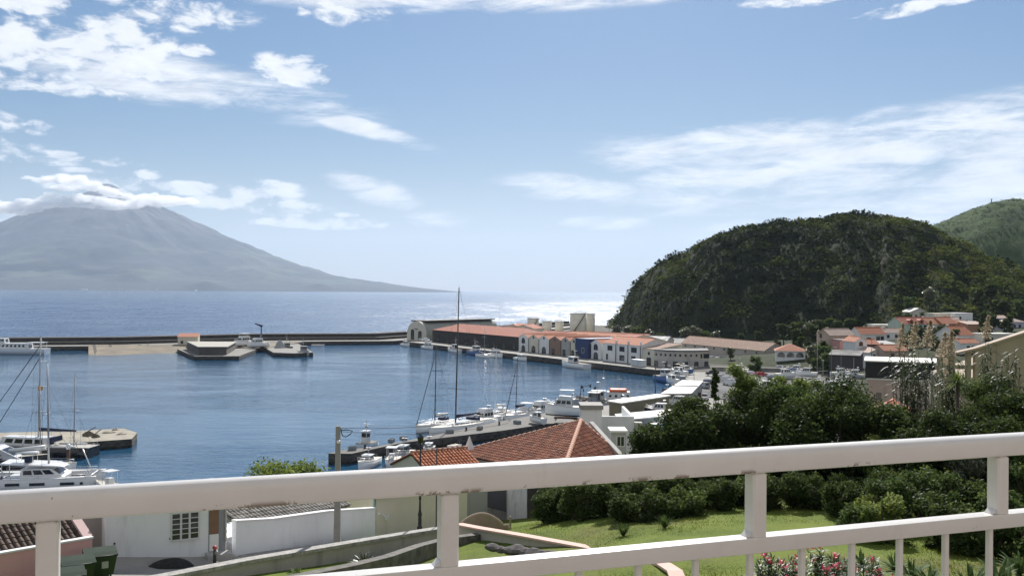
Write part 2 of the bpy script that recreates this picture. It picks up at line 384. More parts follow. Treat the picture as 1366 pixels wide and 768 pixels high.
# ------------------------------------------------------------------ the volcano across the channel
PKX, PKY = (142 - 683) / FPX * 20000, 20000.0
def volcano():
    rr = np.concatenate([np.linspace(0, 9500, 190)]); th = np.linspace(0, 2 * math.pi, 361)
    rad, ang = np.meshgrid(rr, th)
    x = PKX + rad * np.cos(ang) * 1.0; y = PKY + rad * np.sin(ang) * .95
    hr = np.interp(rad, [0, 120, 330, 600, 1000, 1575, 2300, 3300, 4095, 4880, 5670, 6600, 7480, 7900, 9500],
                   [2250, 2225, 2090, 1980, 1815, 1560, 1180, 740, 475, 290, 175, 75, 6, -30, -60])
    gul = fbm(ang * 9, rad / 2600, 5, 3) * np.clip(rad / 1500, 0, 1) * np.clip(hr, 0, 900) * .05
    hr = hr * (1 + .05 * np.cos(ang * 2 + 1) * np.clip(rad / 3000, 0, 1)) + gul + fbm(x / 900, y / 900, 5, 8) * np.clip(hr, 0, 350) * .36
    # small parasitic cones
    for cx, cy, ch, cr in [(-4600, 14300, 130, 420), (-7600, 13900, 90, 380), (-3200, 15800, 90, 330), (-9600, 13600, 110, 400), (-6000, 15000, 120, 380)]:
        d = np.hypot(x - cx, y - cy); hr = hr + ch * np.clip(1 - d / cr, 0, 1) ** 1.3
    v = np.stack([x, y, hr], -1).reshape(-1, 3)
    m = bpy.data.materials.new('volcano_slope'); m.use_nodes = True; t = m.node_tree; h = NT(t); b = t.nodes['Principled BSDF']
    pos = t.nodes.new('ShaderNodeNewGeometry').outputs['Position']; X, Y, Z = h.sep(pos)
    n = h.noise(pos, .0011, 6, .62); n_b = h.noise(h.comb(X, Y, h.m('MULTIPLY', Z, 2.0)), .0045, 6, .65)
    pasture = h.m('MULTIPLY', h.smooth(n, .47, .60), h.m('MULTIPLY', h.smooth(Z, 60, 250), h.smooth(Z, 1050, 520)))
    col = h.mix(pasture, (.030, .038, .042, 1), (.075, .095, .055, 1))
    col = h.mix(h.smooth(n_b, .52, .68, 0, .75), col, (.025, .034, .034, 1))
    col = h.mix(h.smooth(Z, 900, 1600), col, (.085, .075, .075, 1))
    col = h.mix(h.m('MULTIPLY', h.smooth(h.noise(pos, .02, 3, .7), .66, .74), h.smooth(Z, 420, 120)), col, (.40, .38, .34, 1))
    t.links.new(col, b.inputs['Base Color']); b.inputs['Roughness'].default_value = .95; b.inputs['Specular IOR Level'].default_value = .1
    return tag(npmesh('mountain', v, grid_faces(len(rr), len(th)), m, smooth=True), kind='structure')
volcano()
SHORE = [(109, 24), (115, 12), (137, 16), (164, 10), (179, 16), (209, 10), (262, 12)]

# ------------------------------------------------------------------ near hills
def hill_shape(ctrl, px, y):
    """ctrl rows: px, base depth, base height, crest py, crest depth. Height over (px, y)."""
    c_ = np.array(ctrl, float)
    yb = np.interp(px, c_[:, 0], c_[:, 1]); zb = np.interp(px, c_[:, 0], c_[:, 2]); py = np.interp(px, c_[:, 0], c_[:, 3]); yc = np.interp(px, c_[:, 0], c_[:, 4])
    hz = 388.5 + .0075 * (px - 683)
    zc = CAM_H - (py - hz) / FPX * yc - 2.6 - 2.4 * np.clip((1000 - px) / 120, 0, 1)
    s = (y - yb) / np.maximum(yc - yb, 1)
    g = np.where(s < 1, np.sin(np.clip(s, 0, 1) * math.pi / 2) ** .9, np.cos(np.clip((s - 1) * .55, 0, 1.5)))
    return np.where(s < 0, zb - 6, zb + (zc - zb) * g), s
HILL = [(800, 760, -4, 452, 800), (812, 735, 0, 432, 770), (822, 700, 2, 419, 755), (840, 650, 2.5, 384, 740), (858, 590, 2.5, 362, 725), (880, 560, 2.5, 345, 715), (900, 545, 2.5, 337, 708), (930, 530, 2.5, 322, 702), (950, 522, 2.5, 315, 700),
        (985, 515, 3, 302, 695), (1010, 510, 3, 298, 690), (1050, 505, 3, 293, 685), (1090, 495, 4, 288, 680), (1130, 480, 7, 283, 675), (1160, 470, 9, 284, 672), (1200, 452, 13, 291, 670), (1240, 446, 16, 303, 668), (1270, 446, 17, 316, 664),
        (1310, 448, 18, 338, 655), (1366, 448, 18, 357, 645), (1420, 445, 18, 367, 630), (1520, 440, 17, 380, 610), (1700, 430, 15, 386, 600)]
HILL2 = [(1180, 1010, 6, 340, 1180), (1215, 1000, 8, 318, 1200), (1240, 990, 10, 299, 1215), (1265, 985, 10, 290, 1225), (1290, 980, 12, 280, 1230), (1320, 975, 12, 268, 1235), (1345, 970, 12, 265, 1235), (1380, 965, 12, 264, 1230), (1450, 950, 12, 262, 1220), (1600, 930, 12, 275, 1200), (1750, 900, 10, 310, 1180)]
def hill_h(x, y):
    px = 683 + FPX * x / np.maximum(y, 1); z, s = hill_shape(HILL, px, y)
    amp = np.clip(s * 6, 0, 1)
    gul = fbm(px / 34, y / 160, 4, 21) * 9 * amp * np.clip((z - 4) / 25, 0, 1) * np.clip(1.25 - s, .15, 1)
    return z + gul + fbm(x / 17, y / 17, 4, 5) * 4.2 * amp
def hill2_h(x, y):
    px = 683 + FPX * x / np.maximum(y, 1); z, s = hill_shape(HILL2, px, y)
    return z + fbm(px / 40, y / 120, 4, 31) * 6 * np.clip(s * 3, 0, 1) * np.clip(1.2 - s, .1, 1) + fbm(x / 30, y / 30, 4, 6) * 3.5 * np.clip(s * 6, 0, 1)
def hill_mat(name, c1, c2, c3):
    m = bpy.data.materials.new(name); m.use_nodes = True; t = m.node_tree; h = NT(t); b = t.nodes['Principled BSDF']
    pos = t.nodes.new('ShaderNodeNewGeometry').outputs['Position']
    n = h.noise(pos, .05, 6, .65); n_b = h.noise(pos, .018, 5, .6)
    col = h.mix(h.smooth(n, .4, .62), c1 + (1,), c2 + (1,)); col = h.mix(h.smooth(n_b, .5, .66), col, c3 + (1,))
    t.links.new(col, b.inputs['Base Color']); b.inputs['Roughness'].default_value = .95; b.inputs['Specular IOR Level'].default_value = .1
    bn = t.nodes.new('ShaderNodeBump'); bn.inputs['Strength'].default_value = 1; bn.inputs['Distance'].default_value = 1.2
    t.links.new(h.noise(pos, .45, 5, .7), bn.inputs['Height']); t.links.new(bn.outputs[0], b.inputs['Normal'])
    return m
def build_hill(name, fn, px0, px1, y0, y1, nx, ny, m):
    pxs = np.linspace(px0, px1, nx); ys = np.linspace(y0, y1, ny)
    PX, Y = np.meshgrid(pxs, ys); X = (PX - 683) / FPX * Y
    Z = fn(X, Y)
    return tag(npmesh(name, np.stack([X, Y, Z], -1).reshape(-1, 3), grid_faces(nx, ny), m, smooth=True), kind='structure')
build_hill('hill', hill_h, 800, 1700, 425, 1000, 420, 260, hill_mat('hill_ground', (.018, .026, .011), (.030, .040, .016), (.030, .031, .015)))
build_hill('hill_beyond', hill2_h, 1180, 1750, 890, 1700, 240, 200, hill_mat('hill_grass', (.040, .072, .022), (.062, .098, .028), (.034, .054, .020)))

# ------------------------------------------------------------------ leaves
def leaves(cent, size, up=.3, seed=0, asp=.55, tint=None, droop=None):
    """one folded leaf-like quad per centre, random orientation; returns verts, faces, tint"""
    g = np.random.default_rng(seed); n = len(cent)
    nrm_ = g.normal(size=(n, 3)); nrm_[:, 2] += up * 3; nrm_ /= np.linalg.norm(nrm_, axis=1, keepdims=True)
    a = g.normal(size=(n, 3)); a -= nrm_ * (a * nrm_).sum(1, keepdims=True); a /= np.linalg.norm(a, axis=1, keepdims=True)
    b = np.cross(nrm_, a)
    s = (size * (.6 + .8 * g.random(n)))[:, None] if np.isscalar(size) else (size * (.6 + .8 * g.random(n)))[:, None]
    v = np.stack([cent - a * s, cent + b * s * asp, cent + a * s, cent - b * s * asp], 1).reshape(-1, 3)
    f = np.arange(4 * n).reshape(n, 4)
    t = g.random(n) if tint is None else np.clip(tint + g.normal(size=n) * .16, 0, 1)
    return v, f, t
def blob_points(centers, radii, n, seed=0, shell=.55, squash=.8):
    """points spread through lumps, denser near their outsides"""
    g = np.random.default_rng(seed); k = len(centers); w = np.array(radii) ** 2; idx = g.choice(k, n, p=w / w.sum())
    d = g.normal(size=(n, 3)); d /= np.linalg.norm(d, axis=1, keepdims=True); d[:, 2] *= squash
    r = np.array(radii)[idx] * (shell + (1 - shell) * g.random(n)) * (1 + .25 * g.normal(size=n) * .5)
    return np.array(centers)[idx] + d * r[:, None], idx
def scrub(name, fn, px0, px1, ylo, yhi, nb, nl, rmin, rmax, lsz, m, seed, label, smin=.03):
    """wild scrub that covers a hillside: thousands of bushes, nobody could count them"""
    g = np.random.default_rng(seed); px = g.uniform(px0, px1, nb * 2); y = g.uniform(ylo, yhi, nb * 2)
    ctrl = HILL if name == 'hillside_scrub' else HILL2
    x = (px - 683) / FPX * y; _, s = hill_shape(ctrl, px, y); keep = (s > smin) & (s < 1.18); x, y, s = x[keep][:nb], y[keep][:nb], s[keep][:nb]
    z = fn(x, y); n = len(x)
    r = rmin + (rmax - rmin) * g.random(n) ** 3.2
    ti = np.clip((.38 if name == 'hillside_scrub' else .5) + fbm(x / 26, y / 26, 3, 77) * 1.1 + g.normal(size=n) * .16 + .42 * np.clip((px[keep][:nb] - 1140) / 70, 0, 1), 0, 1)  # lighter to the right: grassier growth plus the sunlit flank put into leaf colour
    d = g.normal(size=(n, nl, 3)); d[:, :, 2] = np.abs(d[:, :, 2]); d /= np.linalg.norm(d, axis=2, keepdims=True); d[:, :, 2] *= .85
    cen = np.stack([x, y, z], -1)[:, None, :] + d * (r[:, None] * (.7 + .35 * g.random((n, nl))))[:, :, None]
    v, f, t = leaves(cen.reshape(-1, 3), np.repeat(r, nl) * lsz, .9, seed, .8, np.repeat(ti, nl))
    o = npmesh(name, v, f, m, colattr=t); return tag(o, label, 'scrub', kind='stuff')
LEAF_HILL = leafmat('scrub_leaf', [(.013, .019, .008), (.025, .040, .011), (.050, .074, .018), (.14, .165, .045)], .12, .9, .0)
LEAF_HILL2 = leafmat('slope_grass_leaf', [(.045, .075, .025), (.07, .11, .035), (.10, .14, .05)], .1, .9, .0)
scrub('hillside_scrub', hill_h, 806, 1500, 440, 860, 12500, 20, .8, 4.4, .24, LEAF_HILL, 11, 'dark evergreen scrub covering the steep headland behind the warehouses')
scrub('slope_scrub', hill2_h, 1190, 1500, 960, 1330, 3200, 10, .7, 2.6, .3, LEAF_HILL2, 12, 'low green scrub on the farther hill at the edge of the sky', .1)
# ------------------------------------------------------------------ terrain
def X(px, y): return P(px, 388, y).x
TP = np.array([(-40,0,19),(-20,0,20),(0,0,20.5),(20,0,21),(45,0,22),(0,15,20.3),(20,15,21.2),(-25,20,18.8),(-25,32,17.6),
 (8,28,20.4),(20,28,20.7),(35,28,21.2),(10,36,19.6),(25,36,19.9),(40,38,20.8),(12,44,19.1),(28,44,19.3),(14,52,18.4),(30,54,19.0),(20,60,17.8),(45,50,20.3),(45,65,19.6),(60,40,21.5),
 (-3,46,16.5),(-0.5,50,16.0),(5.5,46,18.3),(7,40,19.1),(2,52,16.9),(-7,40,17.5),(-3,32,18.6),(-6,52,15.7),(-16,44,16.7),(-12,49,15.9),(-6,56.5,14.9),(-1,62,14.4),(-22,46,16.7),(-30,42,17.0),(-40,45,16.4),
 (-20,60,13),(-10,70,12),(3,68,14),(5,80,11.5),(15,72,15),(25,80,14.5),(45,85,15.5),(-30,80,9),(-40,100,5),(-10,100,7),(10,100,9),(30,105,11),(60,110,13),(0,130,4),(20,140,4),(45,140,6),(80,140,10),(-60,110,3.5),(-110,100,3),
 (0,152,2.5),(30,170,2.2),(60,180,2.2),(60,230,2.1),(100,220,2.8),(90,280,2.1),(60,330,2.1),(95,320,2.1),(55,400,2.1),(20,450,2.1),(-20,520,2.1),(20,560,2.1),(80,470,2.2),(85,420,2.1),(100,520,2.2),(60,640,2.1),(70,560,2.1),
 (108,330,3),(128,340,8),(128,370,10),(180,400,13),(220,430,16),(300,430,17),(250,300,12),(200,200,12),(120,150,12),(120,430,4.5),(150,440,8),(112,250,5),(150,330,10),(400,500,16),(600,300,15),(100,800,2),(400,900,8),(700,800,10),(700,0,25),(-250,0,14),(-250,90,4),(150,0,26),(300,100,22)], float)
def tps_fit(p, lam=.02):
    n = len(p); xy = p[:, :2] / 100; d = np.hypot(xy[:, None, 0] - xy[None, :, 0], xy[:, None, 1] - xy[None, :, 1])
    K = np.where(d > 0, d * d * np.log(d + 1e-9), 0) + lam * .01 * np.eye(n); Pm = np.c_[np.ones(n), xy]
    A = np.block([[K, Pm], [Pm.T, np.zeros((3, 3))]]); return xy, np.linalg.solve(A, np.r_[p[:, 2], 0, 0, 0])
_txy, _tw = tps_fit(TP)
def tz(x, y):
    x = np.asarray(x, float) / 100; y = np.asarray(y, float) / 100; s = _tw[-3] + _tw[-2] * x + _tw[-1] * y
    for (a, b), w in zip(_txy, _tw[:-3]):
        d = np.hypot(x - a, y - b); s = s + w * np.where(d > 0, d * d * np.log(d + 1e-9), 0)
    return s
def gz(x, y): return float(tz(x, y))
LAND = [(-600, 96), (-120, 116), (-60, 127), (-32, 149), (-15, 157), (12, 167), (30, 187), (40, 225), (40, 262), (56, 300), (56, 330), (58, 338), (-54, 520), (-70, 560), (-20, 650), (40, 740), (60, 800), (75, 1100), (1500, 1300), (2000, 300), (2000, -400), (-600, -400)]
def inside_dist(x, y, poly):
    ins = np.zeros(x.shape, bool); dist = np.full(x.shape, 1e9)
    for i in range(len(poly)):
        x0, y0 = poly[i]; x1, y1 = poly[(i + 1) % len(poly)]
        if y0 != y1:
            cr = ((y0 > y) != (y1 > y)) & (x < (x1 - x0) * (y - y0) / (y1 - y0) + x0); ins ^= cr
        t_ = np.clip(((x - x0) * (x1 - x0) + (y - y0) * (y1 - y0)) / ((x1 - x0) ** 2 + (y1 - y0) ** 2), 0, 1)
        dist = np.minimum(dist, np.hypot(x - x0 - t_ * (x1 - x0), y - y0 - t_ * (y1 - y0)))
    return np.where(ins, dist, -dist)
def terrain():
    xs = np.concatenate([np.linspace(-250, -60, 50), np.linspace(-57, 75, 130), np.linspace(78, 520, 110)])
    ys = np.concatenate([np.linspace(-40, 90, 140), np.linspace(92, 360, 110), np.linspace(365, 820, 80)])
    GX, GY = np.meshgrid(xs, ys); z = tz(GX, GY); d = inside_dist(GX, GY, LAND)
    z = z + fbm(GX / 6, GY / 6, 3, 4) * .18 * np.clip((z - 3) / 6, 0, 1)
    z = np.where(d > 6, z, np.minimum(z, -4 + (np.clip(d, -3, 6) + 3) / 9 * (z + 4)))
    m = bpy.data.materials.new('ground_soil'); m.use_nodes = True; t = m.node_tree; h = NT(t); b = t.nodes['Principled BSDF']
    pos = t.nodes.new('ShaderNodeNewGeometry').outputs['Position']; Xs, Ys, Zs = h.sep(pos)
    n = h.noise(pos, .35, 6, .65); nb = h.noise(pos, .09, 4, .6); nf = h.noise(pos, 9, 3, .7)
    lawn = h.mix(h.smooth(h.m('ADD', h.m('MULTIPLY', n, .6), h.m('MULTIPLY', nf, .4)), .38, .62), (.085, .125, .018, 1), (.150, .190, .030, 1))
    lawn = h.mix(h.smooth(nb, .50, .64, 0, .7), lawn, (.15, .135, .05, 1))
    lawn = h.mix(h.smooth(h.noise(pos, .8, 5, .7), .60, .70, 0, .6), lawn, (.085, .075, .04, 1))
    wild = h.mix(h.smooth(n, .42, .6), (.022, .033, .012, 1), (.042, .050, .020, 1))
    flat = h.mix(h.smooth(nb, .4, .65), (.11, .105, .095, 1), (.17, .16, .14, 1))
    g = h.mix(h.smooth(Ys, 70, 76), lawn, wild); g = h.mix(h.smooth(Zs, 3.4, 2.6), g, flat)
    t.links.new(g, b.inputs['Base Color']); b.inputs['Roughness'].default_value = .95; b.inputs['Specular IOR Level'].default_value = .15
    bn = t.nodes.new('ShaderNodeBump'); bn.inputs['Strength'].default_value = .8; bn.inputs['Distance'].default_value = .06
    t.links.new(nf, bn.inputs['Height']); t.links.new(bn.outputs[0], b.inputs['Normal'])
    return tag(npmesh('ground', np.stack([GX, GY, z], -1).reshape(-1, 3), grid_faces(len(xs), len(ys)), m, smooth=True), kind='structure')
terrain()

CONC = mat('quay_concrete', (.21, .20, .18), .85, .15, .15, .3, 3, dirt=.45)
def blockmat(name, c1, c2, size=1.1):
    m = bpy.data.materials.new(name); m.use_nodes = True; t = m.node_tree; h = NT(t); b = t.nodes['Principled BSDF']; ob = t.nodes.new('ShaderNodeTexCoord').outputs['Object']
    mp = t.nodes.new('ShaderNodeMapping'); mp.inputs['Scale'].default_value = (1 / size, 1 / size, 1.6 / size); t.links.new(ob, mp.inputs[0])
    vo = t.nodes.new('ShaderNodeTexVoronoi'); t.links.new(mp.outputs[0], vo.inputs['Vector']); vo.inputs['Scale'].default_value = 1
    r_, g_, b_ = h.sep(vo.outputs['Color']); n = h.noise(ob, .35, 6, .7)
    col = h.mix(h.m('ADD', h.m('MULTIPLY', r_, .6), h.m('MULTIPLY', n, .5), clamp=True), c1 + (1,), c2 + (1,)); z = h.sep(ob)[2]
    col = h.mix(h.smooth(h.m('ADD', z, h.m('MULTIPLY', n, 1.2)), 1.3, .7), col, (.018, .020, .014, 1))
    t.links.new(col, b.inputs['Base Color']); b.inputs['Roughness'].default_value = .9
    bn = t.nodes.new('ShaderNodeBump'); bn.inputs['Strength'].default_value = 1; bn.inputs['Distance'].default_value = .25; t.links.new(h.m('SUBTRACT', 1.0, vo.outputs['Distance']), bn.inputs['Height']); t.links.new(bn.outputs[0], b.inputs['Normal'])
    MATS[name] = m; return m
QSTONE = blockmat('quay_stone', (.035, .032, .030), (.115, .105, .095))
ASPH = mat('asphalt', (.060, .060, .062), .9, .18, .12, .3, 6)
def slab(name, pts, z0, z1, m, mtop=None, structure=True, label=None, cat=None):
    mb = MB(); mb.prism(pts, z0, z1, 0, 1); o = mb.build(name, [m, mtop or m]); tag(o, label, cat, kind='structure' if structure else None); return o
# main quay in front of the warehouses
E0, ED, EN = Vector((-1, 426)), Vector((.527, -.85)), Vector((.85, .527))
def Q(s, n): p = E0 + ED * s + EN * n; return (p.x, p.y)
slab('quay', [Q(-105, 0), Q(100, 0), Q(103, 10), (60, 332), (100, 420), Q(-20, 70), Q(-105, 60)], -4, 2.3, QSTONE, CONC)
slab('inner_quay', [(53.3, 333.5), (57, 298), (46, 262), (40, 226), (46, 222), (64, 262), (74, 300), (70, 333)], -4, 2.26, QSTONE, CONC)
# outer breakwater: low quay on the harbour side, high parapet wall behind it
def offset_line(pts, d):
    out = []
    for i, p in enumerate(pts):
        a = Vector(pts[max(i - 1, 0)]); b = Vector(pts[min(i + 1, len(pts) - 1)]); t_ = (b - a).normalized(); out.append((p[0] - t_.y * d, p[1] + t_.x * d))
    return out
MOLE = [(-420, 405), (-300, 432), (-240, 449), (-188, 466), (-133, 510), (-66, 529), (-20, 610), (40, 730), (64, 790)]
slab('breakwater', MOLE + offset_line(MOLE, 26)[::-1], -4, 2.0, QSTONE, CONC, False, 'long dark stone breakwater closing off the harbour from the open channel', 'breakwater')
bw = bpy.data.objects['breakwater']
inn, out_ = offset_line(MOLE, 17), offset_line(MOLE, 25)
mb = MB(); mb.prism(inn + out_[::-1], 1.9, 5.4, 0, 1); mb.build('parapet_wall', [mat('parapet_stone', (.060, .054, .050), .92, .4, .4, .9, 1.2), QSTONE], bw)
inn2, out2 = offset_line(MOLE, 13), offset_line(MOLE, 16.9)
mb = MB(); mb.prism(inn2 + out2[::-1], 1.9, 3.5, 0, 1); mb.build('lower_step', [QSTONE, mat('step_stone', (.13, .12, .11), .9, .3, .4)], bw)
# slipway
def quadsheet(name, pts, m, kind='structure'):
    mb = MB(); mb.poly(pts, 0); b_ = [(p[0], p[1], p[2] - 2.0) for p in pts]
    for i in range(len(pts)): j = (i + 1) % len(pts); mb.poly([pts[i], b_[i], b_[j], pts[j]], 0)
    return tag(mb.build(name, m), kind=kind)
SLIP = mat('slipway_concrete', (.20, .165, .115), .9, .45, .10, .5, 1.5, dirt=.75)
a1, a2, a3, a4 = G(118, 476, -.3), G(252, 471.5, -.3), G(250, 459.5, 2.35), G(118, 459.5, 2.35)
quadsheet('slipway', [a1, a2, a3, a4], SLIP)
for i, (u0, u1) in enumerate([(.06, .09), (.22, .25), (.52, .55), (.6, .63)]):                 # rails and weeds on the slip
    q = [a1.lerp(a2, u0), a1.lerp(a2, u1), a4.lerp(a3, u1 - .02), a4.lerp(a3, u0 - .02)]
    mb = MB(); mb.poly([(p.x, p.y, p.z + .06) for p in q]); mb.build('track', mat('rusty_track', (.06, .045, .035), .9, .3), bpy.data.objects['slipway'])
# platform with the low grey store
PLAT = [(-158, 450), (-134, 402), (-116, 405.5), (-122, 460)]
slab('platform', PLAT, -4, 1.6, QSTONE, CONC)
slab('apron', [(-158, 462), (-118, 458), (-112, 520), (-158, 500)], -4, 1.9, QSTONE, SLIP)
# pier stub with the grey workboats
slab('jetty', [(-124, 474), (-107, 428), (-97, 424), (-90, 432), (-112, 500)], -4, 1.7, QSTONE, CONC, False, 'short dark stone jetty beside the boats on the hard', 'jetty')
# marina pier (near breakwater)
PIER = [(-31.5, 164.5), (-30, 168), (-24.7, 171.8), (-15.1, 186), (-3.7, 205), (8, 222), (14, 229), (26, 219), (20, 212), (5.5, 201), (-1.8, 193), (-12.3, 183.7), (-19.9, 177), (-27.5, 164.5)]
slab('harbour_quay', [(12, 214), (19, 203), (30, 185), (52, 205), (64, 240), (64, 262), (46, 264), (34, 242), (22, 232)], -4, 2.28, QSTONE, CONC)
slab('pier', PIER, -4, 1.8, QSTONE, mat('pier_concrete', (.15, .142, .13), .9, .2, .2, .4, 2, dirt=.4), False, 'grey stone pier sheltering the small boat basin', 'pier')
pw = [(-22, 157), (0, 187), (24, 224), (42, 259)]
# old stone mole head on the left
hd = [G(108, 574, 1.6), G(165, 571, 1.6), G(183, 577, 1.6), G(176, 585, 1.6), G(105, 590, 1.6), G(-120, 598, 1.6), G(-120, 580, 1.6)]
slab('stone_landing', [(p.x, p.y) for p in hd], -4, 1.6, QSTONE, mat('landing_stone', (.33, .30, .24), .9, .35, .5, .8, 1.5), False, 'old pale stone landing stage ending in open water behind the ketch', 'landing stage')
# car park and roads
park = [(46, 262), (60, 240), (92, 232), (112, 262), (104, 330), (92, 352), (72, 336), (64, 300)]
slab('car_park', park, 1.5, 2.50, ASPH)
slab('road', [(72, 372), (94, 352), (112, 318), (118, 322), (100, 360), (76, 384)], 1.5, 2.9, mat('road_pale', (.25, .235, .21), .9, .1, .2))
def ribbon(name, pts, w, dz, m, kind='structure'):
    mb = MB(); l, r = offset_line(pts, w / 2), offset_line(pts, -w / 2)
    def dense(a): 
        out = []
        for i in range(len(a) - 1):
            for k in range(6): out.append((a[i][0] + (a[i + 1][0] - a[i][0]) * k / 6, a[i][1] + (a[i + 1][1] - a[i][1]) * k / 6))
        return out + [a[-1]]
    l, r = dense(l), dense(r)
    for i in range(len(l) - 1):
        zz = [(gz((l[k][0] + r[k][0]) / 2, (l[k][1] + r[k][1]) / 2) + dz) for k in (i, i + 1)]
        mb.poly([(r[i][0], r[i][1], zz[0]), (r[i + 1][0], r[i + 1][1], zz[1]), (l[i + 1][0], l[i + 1][1], zz[1]), (l[i][0], l[i][1], zz[0])])
    return tag(mb.build(name, m), kind=kind)
LANE = [(-34, 43.5), (-20, 44.6), (-12.5, 48.6), (-6.5, 55.2), (-2.2, 59.6)]
ribbon('lane', LANE, 4.0, .22, mat('lane_concrete', (.30, .285, .26), .9, .12, .6, .3, 8, dirt=.3))
def wall_run(name, label, pts, h, th, m, cap=None, caph=.12, capw=.1, cat='wall', below=1.5):
    """garden wall following points (x, y, ground z); cap is its coping"""
    mb, mc = MB(), MB(); l, r = offset_line([p[:2] for p in pts], th / 2), offset_line([p[:2] for p in pts], -th / 2)
    l2, r2 = offset_line([p[:2] for p in pts], th / 2 + capw), offset_line([p[:2] for p in pts], -th / 2 - capw)
    def strip(mb, l, r, z0, z1):
        rings = [[(r[i][0], r[i][1], z0[i]), (r[i][0], r[i][1], z1[i]), (l[i][0], l[i][1], z1[i]), (l[i][0], l[i][1], z0[i])] for i in range(len(pts))]
        mb.loft(rings, 0, True)
    top = [p[2] + h for p in pts]
    strip(mb, l, r, [p[2] - below for p in pts], top)
    o = tag(mb.build(name, m), label, cat)
    if cap:
        strip(mc, l2, r2, [t_ + .003 for t_ in top], [t_ + caph for t_ in top]); mc.build('coping', cap, o)
    return o
# ------------------------------------------------------------------ building kit
WHITE = mat('white_render', (.82, .82, .80), .85, .05, .4, .08, 12, dirt=.25)
CREAM = mat('cream_render', (.72, .67, .55), .85, .07, .4, .08, 12, dirt=.3)
TANW = mat('tan_render', (.46, .39, .31), .85, .12, .3, .1, 8, dirt=.3)
GREYW = mat('grey_render', (.45, .44, .41), .85, .1, .3, .1, 8, dirt=.35)
PINKW = mat('pink_render', (.58, .30, .26), .85, .08, .4, .08, 10, dirt=.2)
SALMON = mat('salmon_render', (.58, .33, .20), .85, .08, .4)
GREENW = mat('pale_green_render', (.50, .60, .52), .85, .06, .4, dirt=.2)
BLUEW = mat('blue_render', (.20, .24, .52), .85, .08, .4)
LILAC = mat('lilac_render', (.52, .50, .60), .85, .06, .4)
BROWNW = mat('brown_render', (.30, .20, .15), .85, .12, .4)
NAVYW = mat('navy_render', (.030, .055, .15), .7, .1, .4)
STONE = mat('dark_stone_wall', (.050, .046, .042), .9, .35, .8, .6, 2.5)
BAND = mat('black_band', (.018, .018, .020), .7, .2, .3)
TILE_O = tilemat('orange_tile', (.42, .13, .065), (.56, .22, .11), .25, .3)
TILE_R = tilemat('red_tile', (.36, .105, .065), (.48, .17, .10), .25, .45)
TILE_B = tilemat('brown_tile', (.26, .15, .10), (.36, .22, .15), .25, .6)
TILE_P = tilemat('pale_tile', (.50, .36, .29), (.60, .45, .37), .25, .3)
GREYROOF = mat('grey_sheet_roof', (.27, .27, .265), .7, .12, .3, dirt=.4)
WHITEROOF = mat('white_flat_roof', (.80, .78, .73), .7, .05, .15, dirt=.2)
FRAME = mat('white_frame', (.75, .75, .74), .5, .03)
DFRAME = mat('dark_frame', (.05, .035, .03), .6, .1)
SFRAME = mat('stone_surround', (.45, .43, .40), .85, .1)
GLASS = glassmat('window_glass')
_wc = {}
def arch_pts(w, h, n=8):
    r = w / 2; return [(-r, 0), (r, 0)] + [(r * math.cos(math.pi * k / n), h - r + r * math.sin(math.pi * k / n)) for k in range(n + 1)]
def extr(mb, pts, y0, y1, mat_):
    """prism from an outline in x, z between two depths"""
    n = len(pts); b = len(mb.v)
    mb.v.extend((p[0], y0, p[1]) for p in pts); mb.v.extend((p[0], y1, p[1]) for p in pts)
    mb.face([b + i for i in range(n)], mat_); mb.face([b + n + i for i in range(n - 1, -1, -1)], mat_)
    for i in range(n): mb.face((b + i, b + n + i, b + n + (i + 1) % n, b + (i + 1) % n), mat_)
def window_mesh(w, h, kind, fm):
    """kind: plain, cross, arch, door, dark, shutter; faces -y, its sill line at z = 0"""
    key = (round(w, 2), round(h, 2), kind, fm.name)
    if key in _wc: return _wc[key]
    mb = MB(); t = .09 if min(w, h) > .5 else .05
    if kind.startswith('arch'):
        extr(mb, [(x * 1.0, z) for x, z in arch_pts(w + 2 * t, h + t)], -.05, .02, 0); extr(mb, [(x, z + .003) for x, z in arch_pts(w, h)], -.07, .02, 1)
        mb.box(-.03, .03, -.085, -.06, .02, h * .95, 0)
    elif kind == 'hole':
        mb.box(-w / 2, w / 2, -.02, .02, 0, h, 1)
    else:
        for a in ((-w / 2 - t, -w / 2, -t, h + t), (w / 2, w / 2 + t, -t, h + t)): mb.box(a[0], a[1], -.05, .02, a[2], a[3], 0)
        mb.box(-w / 2, w / 2, -.05, .02, h, h + t, 0); mb.box(-w / 2, w / 2, -.07, .02, -t, 0, 0)
        mb.box(-w / 2, w / 2, -.018, .02, 0, h, 1)
        if kind in ('plain', 'cross'): mb.box(-.03, .03, -.035, -.017, 0, h, 0)
        if kind == 'cross': mb.box(-w / 2, w / 2, -.033, -.016, h * .62, h * .62 + .05, 0)
        if kind == 'grid':
            for k in range(1, 3): mb.box(-w / 2 + w * k / 3 - .05, -w / 2 + w * k / 3 + .05, -.05, -.017, 0, h, 0)
            for k in range(1, 5): mb.box(-w / 2, w / 2, -.035, -.016, h * k / 5 - .02, h * k / 5 + .02, 0)
    o = mb.build('window', [fm, GLASS], link=False); _wc[key] = o.data; return o.data
DOORM = {}
